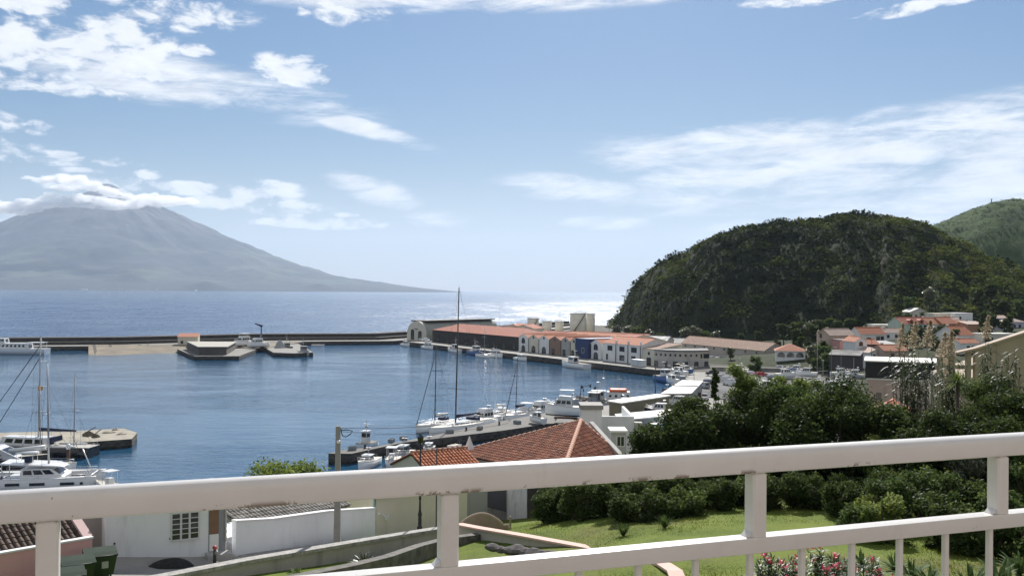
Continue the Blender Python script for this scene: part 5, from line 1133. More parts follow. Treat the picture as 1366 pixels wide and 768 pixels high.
# --- the yacht pier
pd = math.atan2(.85, .52)
big = sailboat('large white sailing yacht with very tall dark mast and navy sail cover by the pier', (-10.5, 202.6, 0), pd + HP - .03, 22, 5.4, 1.75, P(615, 384, 200.5).z, hull=BWHITE, mx=.10, mm=DMAST, boom=NAVY, furl=False, boot=BLACKH, spreaders=3, mr=.17, lean=.9, boomlen=9)
sailboat('white sailing yacht with a rolled dark headsail left of the tallest mast', (-16.3, 206.0, 0), pd + HP - .05, 13, 4.0, 1.35, P(585, 461, 206).z, mx=.02, mm=DMAST, boom=BWHITE, sprayhood=NAVY, boot=BLACKH)
sailboat('white sailing yacht with a dark boom swung right near the pier root', (1.7, 223.8, 0), pd + HP + .08, 13.5, 4.2, 1.3, P(697, 478, 222).z, mx=.10, mm=DMAST, boom=NAVY, sprayhood=BWHITE, bimini=BWHITE, lean=.8)
sailboat('white sailing yacht with a pale slender mast beyond the tallest mast', (-3.6, 224, 0), pd + HP, 13, 4.0, 1.3, P(672, 466, 224).z, mx=.02, mm=BWHITE, boom=BWHITE, furl=False, sprayhood=BWHITE)
motorboat('white cabin cruiser between the pale mast and the tallest mast', (-5.9, 215.2, 0), pd + HP, 10, 3.6, 1.4, fly=True)
motorboat('white flybridge cruiser moored right of the dark sail boom', (7.2, 230.5, 0), pd + HP, 11, 3.8, 1.4, fly=True)
motorboat('white flybridge boat with a black underside standing ashore behind the tiled roof', (X(755, 205), 205, 3.6), HP * .93, 8.6, 3.0, 1.7, fly=True, hardtop=True, boot=BLACKH, ch=1.5, hull=BWHITE, cabx=(-.2, .3))
tr_ = thing('boat_trestle', 'dark trestle carrying the flybridge boat ashore', 'trestle', (X(755, 205), 205, 2.28), HP * .93); mb = MB(); mb.box(-2.5, 2.3, -.9, .9, .5, .75); [mb.cyl((x_, y_, 0), (x_, y_, .5), .1, n=6) for x_ in (-2.2, 2.0) for y_ in (-.8, .8)]; mb.build('frame', RUST, tr_)
# --- small boats inside the basin
workboat('small cabin boat with an orange trimmed roof at the pier tip', (-27.6, 181, 0), pd + HP + .1, 6.2, 2.3, .9, hull=mat('pale_hull', (.55, .62, .68), .4, .06), houses=BWHITE, mast=2.2, gear=False, boot=RED, hx=-.1)
motorboat('white sport boat with a dark windscreen inside the pier wall', (-24.3, 161.5, 0), pd + HP + .35, 8.0, 2.6, 1.1, fly=False, ch=.9, outboard=True, cabx=(-.1, .2), boot=NAVY)
motorboat('white day boat with a curved blue canopy frame inside the pier wall', (-20.4, 163.5, 0), pd + HP + .5, 6.6, 2.4, 1.0, fly=False, ch=.7, ttop=True, outboard=True)
motorboat('grey cabin motorboat moored between the sport boat and the pier', (-19.4, 170.2, 0), pd + HP + .3, 7.2, 2.6, 1.0, hull=GREYH, fly=False, ch=1.2, cabm=GREYH, outboard=True)
motorboat('small blue and white boat lying under the middle of the pier wall', (-15.2, 176.2, 0), pd + HP + .5, 5.6, 2.1, .9, hull=BLUEH, fly=False, ch=.8, outboard=True)
dinghy('white dinghy tucked against the inner pier wall', (-11.0, 181.4, 0), pd + HP, 3.8, 1.6, BWHITE)
dinghy('grey inflatable dinghy beside the blue and white boat', (-12.2, 176.5, 0), pd, 3.4, 1.7, GREYH, inflatable=True)
# --- service vessels by the white roofed sheds
workboat('service vessel with a bright orange canopy behind the white flat roofed shed', (24.6, 248, 0), HP * .98, 15, 4.8, 1.9, hull=GREYH, houses=BWHITE, canopy=None, mast=5.5, gear=False, boot=BLACKH, hx=.02, name='service_vessel', cat='service vessel')
cv_ = bpy.data.objects['service_vessel']; mb = MB(); mb.loft([[(x_, y_, z_) for y_, z_ in ((-2.0, 4.2), (-1.6, 4.75), (-.8, 4.95), (.8, 4.95), (1.6, 4.75), (2.0, 4.2))] for x_ in (-5.4, -4.9, -1.5, -1.0)], 0, True, True); mb.build('canopy', ORANGE, cv_)
mb = MB(); mb.loft([[(-6.6, -1.9, 1.95), (-.2, -1.9, 1.95), (-.2, 1.9, 1.95), (-6.6, 1.9, 1.95)], [(-6.2, -1.8, 4.196), (-.3, -1.8, 4.196), (-.3, 1.8, 4.196), (-6.2, 1.8, 4.196)]]); dk_ = mb.build('deckhouse', BWHITE, cv_)
for k in range(4):
    for s_ in (-1, 1): mb = MB(); mb.cyl((-5.6 + k * 1.5, s_ * 1.84, 3.2), (-5.6 + k * 1.5, s_ * 1.93, 3.2), .32, n=12); mb.build('porthole', BGLASS, dk_)
mb = MB(); mb.tube([(-3.5, 0, 5.3), (-3.5, 0, 8.5)], .06, 5); mb.box(-4.1, -2.9, -.05, .05, 7.4, 7.5); mb.build('aerial', ALU, cv_)
workboat('grey fishing vessel with cluttered deck gear left of the orange canopy', (20.6, 246, 0), HP * .86, 12, 4.2, 1.7, hull=GREYH, houses=GREYH, mast=4.5, gear=True, boot=BLACKH)
workboat('white and navy fishing boat moored at the inner corner of the quay', (52.0, 318, 0), -1.2, 13, 4.4, 1.9, hull=BLUEH, houses=BWHITE, mast=4, boot=NAVY)
motorboat('white motorboat moored below the inner quay', (53.5, 302, 0), -1.3, 8.5, 2.8, 1.2, boot=BLUEH)
motorboat('small white launch nearest the white roofed shed on the inner quay', (44.5, 272, 0), -1.8, 7.0, 2.5, 1.0, fly=False)
motorboat('white launch in the middle of the inner quay berths', (48.8, 286, 0), -1.7, 7.4, 2.6, 1.0, fly=False, boot=BLUEH)
# --- boats ashore
for i, (px_, y_, z_, L_, hd_, lab, hull_) in enumerate([
    (868, 176, 2.4, 7.0, 2.9, 'white cabin boat ashore under the near edge of the white roofs', BWHITE), (889, 190, 2.4, 6.0, .3, 'white and pale blue boat ashore beside the garden trees', mat('sky_hull', (.38, .58, .72), .4, .06)), (842, 168, 2.6, 7.6, 2.7, 'long white boat ashore behind the white roof terrace', BWHITE),
    (1026, 262, 2.6, 8.5, 2.9, 'white cabin boat ashore at the far side of the car park', BWHITE), (1004, 268, 2.6, 7, 2.7, 'white boat under a pale cover ashore in the car park', BWHITE), (1014, 266, 2.6, 6, 2.9, 'red hulled boat ashore between two white boats', RED),
    (1088, 262, 3.6, 7, 2.6, 'white boat ashore among the reeds right of the car park', BWHITE), (1112, 256, 4.0, 6.5, 2.9, 'low white boat ashore near the bare masts', BWHITE), (1128, 268, 4.2, 6.2, 2.2, 'small white cabin boat ashore below the dark shed', BWHITE)]):
    motorboat(lab, (X(px_, y_), y_, max(z_, gz(X(px_, y_), y_)) + .55), hd_, L_, L_ * .36, L_ * .16, hull=hull_, fly=False, ch=.9 if L_ < 7.2 else 1.3, boot=hull_, mastm=1.0)
for i, (px_, py_, h_, ln, lab) in enumerate([(772, 541, 5.0, .5, 'dark fishing spar leaning left of the grey fishing vessel'), (779, 542, 4.4, -.3, 'dark fishing spar with a flag beside the leaning one'), (789, 541, 5.2, .2, 'upright dark spar on the quay by the grey fishing vessel'), (797, 540, 4.6, .4, 'dark spar just left of the service vessel bow')]):
    p_ = G(px_, py_, 2.3); root = thing('fishing_spar', lab, 'spar', (p_.x, p_.y, 2.28), i, 'fishing spars on the quay'); mb = MB(); mb.tube([(0, 0, 0), (ln * .5, 0, h_ * .5), (ln, .1, h_)], [.07, .05, .03], 5); mb.build('pole', DMAST, root); mb = MB(); mb.loft([[(ln - .05, .1, h_ - .1), (ln + .6, .14, h_ - .25), (ln + .5, .14, h_ - .8), (ln - .05, .1, h_ - .7)], [(ln - .05, .13, h_ - .1), (ln + .6, .17, h_ - .25), (ln + .5, .17, h_ - .8), (ln - .05, .13, h_ - .7)]]); mb.build('flag', RUBBER, root)
# things left lying on the piers
def crate(label, loc, rz, w=1.0, d=.7, h=.6, m=None, group=None):
    root = thing('fish_crate', label, 'crate', loc, rz, group); m = m or mat('crate_plastic', (.20, .24, .26), .7, .15, 1)
    mb = MB(); t = .05
    mb.box(-w / 2, w / 2, -d / 2, -d / 2 + t, 0, h); mb.box(-w / 2, w / 2, d / 2 - t, d / 2, 0, h); mb.box(-w / 2, -w / 2 + t, -d / 2 + t + .001, d / 2 - t - .001, 0, h); mb.box(w / 2 - t, w / 2, -d / 2 + t + .001, d / 2 - t - .001, 0, h); mb.box(-w / 2 + t, w / 2 - t, -d / 2 + t, d / 2 - t, .04, .09); mb.build('box', m, root)
    mb = MB(); mb.bbox(-w * .42, w * .42, -d * .40, d * .40, .092, h * .9, bev=.1); mb.build('net', mat('fishing_net', (.07, .10, .09), .95, .4, 5, .8, 20), root); return root
BLK = mat('block_concrete', (.24, .23, .21), .9, .15, 1, .3, 5)
for i, (px_, py_, w_, m_, lab) in enumerate([(470, 600, 1.3, None, 'dark crate near the tip of the stone pier'), (522, 590, 1.6, None, 'wide crate of net on the pier behind the orange trimmed boat'), (538, 587, 1.2, BLK, 'pale box on the pier left of the yacht bow'), (600, 577.5, 1.5, None, 'crate of net on the pier below the tallest mast'), (640, 573, 1.4, BLK, 'pale box on the pier below the yacht stern'), (690, 565, 1.6, None, 'crate of net on the pier near the root')]):
    p_ = G(px_, py_, 1.8); crate(lab, (p_.x, p_.y, 1.8), .4 + i, w_, .9, .7, m_)
for i, (px_, py_, lab) in enumerate([(487, 597.5, 'black bollard nearest the tip of the pier'), (560, 583, 'black bollard beside the yacht bow on the pier'), (622, 574, 'black bollard below the navy sail cover on the pier'), (666, 566.5, 'black bollard farthest along the pier')]):
    p_ = G(px_, py_, 1.8); b_ = thing('bollard', lab, 'bollard', (p_.x, p_.y, 1.8), 0, 'bollards along the pier'); mb = MB(); mb.tube([(0, 0, -.05), (0, 0, .1), (0, 0, .5), (0, 0, .55), (0, 0, .7)], [.28, .2, .17, .27, .2], 8); mb.build('post', RUBBER, b_); mb = MB(); mb.box(-.32, .32, -.32, .32, -.04, .04); mb.build('plate', RUST, b_)
for i, (px_, py_, w_, d_, h_, lab) in enumerate([(118, 581, 2.6, 1.2, .8, 'tangled heap of gear at the left of the stone landing'), (128, 583, 1.8, 1.0, .6, 'smaller heap of gear beside the tangled one on the landing'), (146, 577, 2.8, 1.6, .35, 'flat pile of stone slabs in the middle of the landing'), (162, 579, 2.2, 1.4, .3, 'flat pile of stone slabs near the end of the landing'), (154, 573.5, 2.0, 1.0, .4, 'low stone block at the far edge of the landing')]):
    p_ = G(px_, py_, 1.6); root = thing('gear_pile' if i < 2 else 'stone_pile', lab, 'heap' if i < 2 else 'stones', (p_.x, p_.y, 1.6), .3 * i); g_ = random.Random(i)
    rings = [[(w_ / 2 * (1 - .5 * t_ ** 2) * math.cos(a) * g_.uniform(.8, 1.15), d_ / 2 * (1 - .5 * t_ ** 2) * math.sin(a) * g_.uniform(.8, 1.15), h_ * t_ * g_.uniform(.8, 1.1)) for a in np.linspace(0, 6.28, 10)[:-1]] for t_ in (0, .5, 1)]
    mb = MB(); mb.loft(rings, 0); mb.build('pile', mat('gear_brown', (.14, .12, .08), .95, .5, 2, .8, 6) if i < 2 else mat('landing_rubble', (.36, .33, .27), .9, .4, .8, .6, 4), root)
    if i < 2: mb = MB(); mb.tube([(-w_ * .3, 0, h_ * .6), (w_ * .5, .2, h_ + .9)], .09, 5); mb.build('spar', RUST, root)

for i, (px_, py_, z_, L_, hd_, lab, hull_) in enumerate([
    (905, 501, 2.3, 7.0, 2.2, 'white boat ashore beside the yellow loader', BWHITE), (915, 499, 2.3, 6.0, .4, 'blue hulled boat ashore right of the yellow loader', BLUEH), (896, 512, 2.3, 6.5, 1.9, 'white boat ashore at the corner of the inner quay', BWHITE), (902, 507, 2.3, 5.6, 2.6, 'grey hulled boat ashore at the inner quay', GREYH),
    (855, 550, 2.3, 6.2, .2, 'white open boat ashore in front of the grey lean to', BWHITE), (880, 556, 2.3, 6.6, 2.8, 'navy hulled boat ashore below the lean to', NAVY), (905, 543, 2.3, 6.4, 2.4, 'white boat ashore touching the dark trees', BWHITE), (836, 547, 2.3, 5.6, .1, 'grey boat ashore behind the stair wall', GREYH),
    (985, 498, 2.5, 6.8, 2.7, 'white boat under covers at the left of the row on the car park', BWHITE), (1048, 505, 2.5, 7.2, .3, 'white cabin boat at the right of the car park beside the wall', BWHITE), (1062, 498, 2.6, 6.4, 2.9, 'blue hulled boat behind the light green sprays', BLUEH), (1076, 503, 2.8, 6.8, 2.6, 'white boat among the light green sprays', BWHITE), (1122, 503, 3.8, 6.6, .2, 'white boat under the bare grey mast', BWHITE), (1140, 506, 4.2, 6.0, 2.9, 'grey boat at the foot of the thin pale mast', GREYH),
    (716, 565, 1.8, 5.0, 2.2, 'small white boat standing on the pier root', BWHITE)]):
    p_ = G(px_, py_, z_); motorboat(lab, (p_.x, p_.y, max(z_, gz(p_.x, p_.y) if p_.x > 60 else 0) + .55), hd_, L_, L_ * .36, L_ * .16, hull=hull_, fly=False, ch=1.1 + .25 * (i % 2), boot=hull_, mastm=1.0)
for i, (px_, w_) in enumerate(SHORE):
    y_ = 12890.0 + abs(px_ - 142) ** 2 * .012; x_ = X(px_, y_); root = thing('shore_building', 'tiny white building on the far shore at the foot of the volcano', 'building', (x_, y_, 4), .2 * i, 'white buildings along the far shore')
    w_ = w_ * 2.6; mb = MB(); extr(mb, [(-w_ / 2, -8), (w_ / 2, -8), (w_ / 2, 9), (0, 14), (-w_ / 2, 9)], -10, 10, 0); mb.build('wall', WHITE, root); mb = MB()
    for s_ in (-1, 1): mb.loft([[(0, y2, 14.3), (s_ * (w_ / 2 + 1), y2, 8.9), (s_ * (w_ / 2 + 1), y2, 9.6), (0, y2, 15.0)] for y2 in (-10.6, 10.6)], 0)
    mb.build('roof', WHITEROOF, root)
# ------------------------------------------------------------------ near roofs with real barrel tiles
def clay(name, cols): return leafmat(name, cols, 0, .8, .25)
CLAY_R = clay('clay_weathered', [(.16, .075, .05), (.27, .10, .06), (.38, .15, .085), (.44, .22, .14)])
CLAY_O = clay('clay_orange', [(.36, .13, .065), (.46, .16, .075), (.54, .20, .10), (.58, .28, .16)])
CLAY_D = clay('clay_dark', [(.055, .040, .032), (.09, .062, .048), (.13, .09, .07), (.17, .125, .10)])
CLAY_G = clay('clay_grey', [(.15, .14, .125), (.24, .225, .20), (.34, .32, .29), (.42, .40, .36)])
CLAY_P = clay('clay_ridge', [(.42, .22, .15), (.50, .28, .20), (.58, .36, .27)])
CHAN = mat('tile_channel', (.055, .026, .02), .9, .3, 1)
def tile_plane(parent, name, e0, e1, top, m, pitch=.27, row_=.40, rad=.100, seed=0, chan=None):
    """barrel tiles on the plane through eave e0-e1 and the points in top (polygon e0, e1, *top)"""
    e0, e1 = Vector(e0), Vector(e1); tp = [Vector(p) for p in top]; u = (e1 - e0).normalized()
    n = u.cross(tp[0] - e0).normalized()
    if n.z < 0: n = -n
    d = n.cross(u).normalized()
    if d.z < 0: d = -d
    pl = [((p - e0).dot(u), (p - e0).dot(d)) for p in [e0, e1] + tp]
    V, F, T = [], [], []; g = np.random.default_rng(seed); k = 5
    us = [p[0] for p in pl]; i0, i1 = math.floor(min(us) / pitch), math.ceil(max(us) / pitch)
    for i in range(i0, i1 + 1):
        uu = (i + .5) * pitch; vs = []
        for (a, b), (c_, d_) in zip(pl, pl[1:] + pl[:1]):
            if (a > uu) != (c_ > uu): vs.append(b + (d_ - b) * (uu - a) / (c_ - a))
        if len(vs) < 2: continue
        v0, v1 = min(vs), max(vs); v0 -= .08; nr = max(1, int(math.ceil((v1 - v0) / row_)))
        for r_ in range(nr):
            va, vb = v0 + r_ * row_, min(v1, v0 + (r_ + 1) * row_ + .04)
            jx = g.normal() * .008; b = len(V)
            for vv, rr, lift in ((va, rad, .030 + g.normal() * .004), (vb, rad * .84, .004)):
                for q in range(k + 1):
                    a = math.pi * q / k; V.append(e0 + u * (uu + jx + rr * math.cos(a)) + d * vv + n * (lift + rr * .85 * math.sin(a)))
            for q in range(k): F.append((b + q, b + k + 1 + q, b + k + 2 + q, b + q + 1))
            F.append((b, b + 1, b + 4, b + 5)); F.append((b + 1, b + 2, b + 3, b + 4))
            t_ = np.clip(g.normal(.5, .22), 0, 1); T += [t_] * (k + 2)
    o = npmesh(name, np.array([tuple(v) for v in V]), np.array(F), m, parent, colattr=np.array(T))
    mb = MB(); pp = [e0, e1] + tp; mb.poly(pp if (pp[1] - pp[0]).cross(pp[2] - pp[0]).z > 0 else pp[::-1]); bt = [p - n * .12 for p in pp]
    for i in range(len(pp)): j = (i + 1) % len(pp); mb.poly([pp[i], bt[i], bt[j], pp[j]])
    mb.poly(bt); mb.build('roof_deck', chan or CHAN, o); return o
def ridge_caps(parent, a, b, m=None, r=.15, seed=0):
    a, b = Vector(a), Vector(b); L_ = (b - a).length; n = max(2, int(L_ / .42)); mb = MB()
    for i in range(n):
        p, q = a.lerp(b, i / n), a.lerp(b, (i + 1.15) / n); mb.tube([p + Vector((0, 0, .05)), q + Vector((0, 0, .03))], [r, r * .8], 8)
    mb.build('ridge_tiles', m or mat('ridge_clay', (.46, .25, .17), .8, .2, 3), parent)
# hipped house in front of the marina
zE = 17.07
A_, L_, F_, R_ = P(775, 561, 78), P(606, 604.5, 76), P(749, 634, 67), P(828, 607, 75.4)
L_.z = F_.z = R_.z = zE; B_ = L_ + R_ - F_; B_.z = zE
hh = thing('hipped_house', 'house with a weathered red barrel tiled hipped roof in front of the marina', 'house', (2.0, 76, 13.0))
off = -Vector((2.0, 76, 13.0)); A_, L_, F_, R_, B_ = [p + off for p in (A_, L_, F_, R_, B_)]
tile_plane(hh, 'roof', L_, F_, [A_], CLAY_R, seed=1); tile_plane(hh, 'roof', F_, R_, [A_], CLAY_R, seed=2); tile_plane(hh, 'roof', R_, B_, [A_], CLAY_R, seed=3); tile_plane(hh, 'roof', B_, L_, [A_], CLAY_R, seed=4)
for i, q in enumerate((L_, F_, R_, B_)): ridge_caps(hh, A_, q, None, .17 if i == 1 else .13)
cen = (L_ + F_ + R_ + B_) / 4
def inset(p, f=.93): q = cen + (p - cen) * f; return (q.x, q.y)
mb = MB(); mb.prism([inset(p) for p in (L_, F_, R_, B_)], -1.5, zE - 13.0 - .05); mb.build('wall', mat('old_plaster', (.34, .33, .31), .9, .15, .6, .3, 6, dirt=.6), hh)
l2, f2 = Vector(inset(L_)), Vector(inset(F_)); r2 = Vector(inset(R_)); wd = (f2 - l2).normalized(); wn_ = Vector((wd.y, -wd.x)); wn_ = -wn_ if wn_.y > 0 else wn_
def wall_u(px):
    d = ray(px, 680); k_ = d.x / d.y; p0 = l2 + Vector((2.0, 76)); return (k_ * p0.y - p0.x) / (wd.x - k_ * wd.y)
def panel(name, px0, px1, z0, z1, th, m, parent=hh):
    u0, u1 = wall_u(px0), wall_u(px1); a, b = l2 + wd * u0, l2 + wd * u1; mb = MB(); mb.prism([tuple(a), tuple(b), tuple(b + wn_ * th), tuple(a + wn_ * th)], z0, z1); return mb.build(name, m, parent)
panel('door', 621, 640, .6, 3.4, .06, mat('weathered_door', (.30, .23, .16), .85, .3, 1.5, .4, 8, dirt=.5)); panel('door_post', 640, 645, .3, 3.6, .12, mat('door_post_wood', (.30, .20, .14), .85, .2, 2))
panel('garage_door', 651, 675, .4, 3.3, .05, mat('garage_grey', (.085, .09, .105), .7, .12, 1)); panel('plaster_pier', 678, 704, -.3, 3.95, .10, mat('pale_plaster', (.68, .69, .70), .85, .08, 1.2, dirt=.45)); panel('stone_pier', 704.5, 746, -1, 3.9, .08, STONE)
# white chimney block and roof terrace behind it
tb_ = thing('terrace_house', 'white house with a tall chimney block and a walled roof terrace behind the tiled roof', 'house', (9.0, 90, 11))
def TB(px, py, y): p_ = P(px, py, y); return Vector((p_.x - 9.0, p_.y - 90, p_.z - 11))
mb = MB(); a, b = TB(776, 546, 86), TB(803, 546, 86); mb.box(a.x, b.x, -4, -1.5, -4, a.z); mb.build('chimney_block', WHITE, tb_)
mb = MB(); mb.box(a.x - .12, b.x + .12, -4.12, -1.38, a.z + .003, a.z + .4); mb.build('chimney_cap', mat('cap_grey', (.30, .29, .27), .85, .1), tb_)
c_, d_ = TB(804, 555, 88), TB(846, 556, 88); mb = MB(); mb.box(b.x + .02, d_.x, -2, 6, -4, c_.z - 1.0); mb.build('wall', WHITE, tb_)
mb = MB(); mb.box(b.x + .02, d_.x, -2.003, -1.75, c_.z - .997, c_.z); mb.box(d_.x - .25, d_.x - .001, -1.75, 6, c_.z - .997, c_.z); mb.build('parapet', WHITE, tb_)
e_ = TB(862, 560, 88); mb = MB(); mb.loft([[(d_.x + .01, y_, -4), (e_.x + .6, y_, -4), (e_.x + .6, y_, e_.z - 2.2), (e_.x - .4, y_, e_.z - .2), (d_.x + .01, y_, c_.z - .5)] for y_ in (-2.4, -1.6)]); mb.build('stair_wall', mat('stair_render', (.50, .48, .45), .85, .1, .5, dirt=.4), tb_)
a, b = TB(813, 574, 80), TB(836, 574, 80); mb = MB(); mb.box(a.x + .1, b.x - .1, -10.4, -8.6, -3, a.z - .08); mb.build('hut', mat('hut_render', (.58, .57, .55), .85, .1, .6, dirt=.4), tb_); mb = MB(); mb.box(a.x, b.x, -10.7, -8.4, a.z - .077, a.z + .1); mb.build('hut_roof', WHITEROOF, tb_)
o = bpy.data.objects.new('hut_window', window_mesh(.55, .75, 'plain', FRAME)); COL.objects.link(o); o.parent = tb_; o.location = (b.x - .55, -10.4, a.z - 1.2)
mb = MB(); q1, q2 = TB(786, 562, 80), TB(826, 606, 74); mb.loft([[(p_.x, p_.y, p_.z), (p_.x + .35, p_.y + .1, p_.z), (p_.x + .35, p_.y + .1, p_.z - 2.5), (p_.x, p_.y, p_.z - 2.5)] for p_ in (q1, q2)]); mb.build('party_wall', GREYW, tb_)
# gabled orange roof to the left of it
gl = thing('gabled_house', 'cream house with a bright orange barrel tiled roof and a plain grey gable', 'house', (-5.4, 70.5, 13.4))
o3 = Vector((-5.4, 70.5, 13.4)); g0, g1 = P(548, 604, 69.2) - o3, P(622, 597, 71.7) - o3; g0.z = g1.z = (g0.z + g1.z) / 2; dn = Vector((.53, -.85, 0)) * 3.6 + Vector((0, 0, -1.35)); up = Vector((-.53, .85, 0)) * 3.6 + Vector((0, 0, -1.35))
tile_plane(gl, 'roof', g0 + dn, g1 + dn, [g1, g0], CLAY_O, seed=6); tile_plane(gl, 'roof', g1 + up, g0 + up, [g0, g1], CLAY_O, seed=7); ridge_caps(gl, g0, g1)
mb = MB(); ins = (g1 - g0).normalized() * .12; pr = [g0 + ins + dn * .93, g0 + ins + up * .93, g0 + ins - Vector((0, 0, .06))]; pr2 = [p + (g1 - g0) - ins * 2 for p in pr]
mb.loft([[(pr[0].x, pr[0].y, -1.5), tuple(pr[0]), tuple(pr[2]), tuple(pr[1]), (pr[1].x, pr[1].y, -1.5)], [(pr2[0].x, pr2[0].y, -1.5), tuple(pr2[0]), tuple(pr2[2]), tuple(pr2[1]), (pr2[1].x, pr2[1].y, -1.5)]]); mb.build('wall', mat('gable_grey', (.46, .46, .46), .9, .06, .5, dirt=.2), gl)
mb = MB(); mb.cyl((g1.x + .2, g1.y + .8, g1.z - .2), (g1.x + .2, g1.y + .8, g1.z + .75), .38, .03, 4, 0, False); mb.build('finial', WHITE, gl)
ch_ = thing('cream_house', 'low cream walled house behind the black lamp post, with an orange tiled eave', 'house', (-6, 63, 14))
o4 = Vector((-6, 63, 14)); w0, w1 = P(502, 680, 60.5) - o4, P(623, 680, 66) - o4; wdir = (w1 - w0); wdir.z = 0; bk_ = Vector((-wdir.y, wdir.x, 0)).normalized()
mb = MB(); mb.prism([(w0.x, w0.y), (w1.x, w1.y), (w1.x + bk_.x * 3.2, w1.y + bk_.y * 3.2), (w0.x + bk_.x * 3.2, w0.y + bk_.y * 3.2)], -2.5, 2.9); mb.build('wall', mat('cream_plain', (.80, .74, .62), .9, .06, .5, dirt=.15), ch_)
x0_, x1_ = Vector((w0.x, w0.y, 2.95)) - bk_ * .3 - wdir.normalized() * .3, Vector((w0.x, w0.y, 2.95)) + wdir * .62 - bk_ * .3
tile_plane(ch_, 'roof', x0_, x1_, [x1_ + bk_ * 1.9 + Vector((0, 0, .75)), x0_ + bk_ * 1.9 + Vector((0, 0, .75))], CLAY_O, seed=8)
mb = MB(); mb.cyl((w0.x - .1, w0.y - .08, -1), (w0.x - .1, w0.y - .08, 2.9), .07, n=6); mb.build('downpipe', mat('teal_pipe', (.25, .42, .42), .6, .08), ch_)
ar = thing('arrow_sign', 'small white arrow shaped sign on the cream wall', 'sign', (P(514, 688, 60.9).x, 60.55, P(514, 688, 60.9).z)); ar.rotation_euler.z = math.atan2(wdir.y, wdir.x); mb = MB(); extr(mb, [(-.5, .28), (-.3, .3), (.12, -.02), (.05, -.12), (.42, -.2), (.36, .14), (.22, .1), (-.2, .34), (-.46, .38)], -.04, .02, 0); mb.build('plate', BWHITE, ar)
# white house with the barred window on the lane
rz1 = math.atan2(2.6, 5.1)
lh = house('lane_house', 'white flat roofed house with a three light barred window and brown door on the lane', (-17.15, 47.7, 16.5), 5.75, 4.5, 2.75, rz1, roof='flat', wall=mat('lane_white', (.84, .85, .87), .9, .05, .5, .08, 14, dirt=.22), roofm=WHITE,
           wins=[('f', 3.72, .92, 1.25, 1.28, 'grid', mat('grey_white_frame', (.66, .67, .68), .6, .06))])
mb = MB(); mb.box(-2.875 + 4.85, -2.875 + 5.7, -.02, .03, .12, 2.5); mb.build('door_recess', mat('recess_grey', (.30, .31, .33), .9, .1), lh)
mb = MB(); mb.box(-2.875 + 4.9, -2.875 + 5.35, -.06, -.02, .15, 1.0, 1); mb.box(-2.875 + 4.9, -2.875 + 5.35, -.06, -.02, 1.003, 2.4, 0); mb.build('door', [mat('brown_door', (.22, .13, .08), .7, .15, 2), WHITE], lh)
mb = MB(); mb.box(-2.875 + 4.7, -2.875 + 5.9, -.75, -.02, -.6, .10); mb.build('door_step', mat('step_grey', (.40, .39, .37), .9, .1, 1), lh)
for u in (.42, 3.0):
    mb = MB(); mb.cyl((-2.875 + u, -.03, 1.05 - u * .02), (-2.875 + u, .02, 1.05 - u * .02), .05, n=8); mb.build('drain_hole', RUBBER, lh)
mb = MB(); mb.tube([(2.82, -.06, .6 + k * .16) for k in range(14)], [.07 if k % 2 else .045 for k in range(14)], 6); mb.build('rain_chain', GREYW, lh)
gw = thing('grey_side_wall', 'plain grey side wall between the pink parapet and the white lane house', 'wall', (-20.7, 48.3, 16)); mb = MB(); mb.box(-1.9, .8, 0, .3, -2, 3.2, 0, rz1); mb.build('wall', mat('side_grey', (.44, .41, .39), .9, .1, .5, dirt=.3), gw)
# white yard wall and the pale roof behind it
YW = [(-14.3, 49.35, 16.35), (-12.9, 51.3, 16.0), (-10.6, 54.9, 15.6), (-8.4, 58.4, 15.0)]
wall_run('yard_wall', 'white rendered yard wall with a rounded top along the lane', YW, 1.62, .35, mat('yard_white', (.84, .85, .87), .9, .05, .5, .08, 14, dirt=.22), mat('yard_white_top', (.76, .76, .76), .85, .03), .10, .03)
yh = thing('yard_house', 'low house with a pale grey barrel tiled roof behind the white yard wall', 'house', (-13, 56, 14))
yd = Vector((5.9, 9.05, 0)).normalized(); yn = Vector((-yd.y, yd.x, 0)); o5 = Vector((-13, 56, 14)); s0 = Vector((-14.3, 49.35, 17.62)) + yn * .7 + yd * .9 - o5; s1 = s0 + yd * 8.6 + Vector((0, 0, -.6))
tile_plane(yh, 'roof', s0, s1, [s1 + yn * 2.5 + Vector((0, 0, .85)), s0 + yn * 2.5 + Vector((0, 0, .85))], CLAY_G, seed=9, chan=mat('dark_channel', (.07, .065, .06), .9, .2, 1))
mb = MB(); q0, q1 = s0 + yn * .15, s1 + yn * .15; mb.prism([(q0.x, q0.y), (q1.x, q1.y), (q1.x + yn.x * 4, q1.y + yn.y * 4), (q0.x + yn.x * 4, q0.y + yn.y * 4)], -3, 2.5); mb.build('wall', WHITE, yh)
# pink building at the left edge
pk = thing('pink_house', 'house with a pink parapet and dark barrel tiled roof at the bottom left corner', 'house', (-22, 43.5, 16))
o6 = Vector((-22, 43.5, 16)); k0, k1 = Vector((-26.4, 38.2, 18.15)) - o6, Vector((-20.0, 44.6, 18.15)) - o6; kd = (k1 - k0).normalized(); kn = Vector((-kd.y, kd.x, 0))
tile_plane(pk, 'roof', k0, k1, [k1 + kn * 2.6 + Vector((0, 0, 1.05)), k0 + kn * 2.6 + Vector((0, 0, 1.05))], CLAY_D, seed=10, chan=mat('dark_channel', (.07, .065, .06), .9, .2, 1))
def kbox(name, u0, u1, v0, v1, z0, z1, m):
    mb = MB(); a = [k0 + kd * u + kn * v for u, v in ((u0, v0), (u1, v0), (u1, v1), (u0, v1))]; mb.prism([(p.x, p.y) for p in a], z0, z1); return mb.build(name, m, pk)
LK = (k1 - k0).length
PINK2 = mat('lane_pink', (.74, .42, .40), .9, .05, .5, .05, 12, dirt=.1)
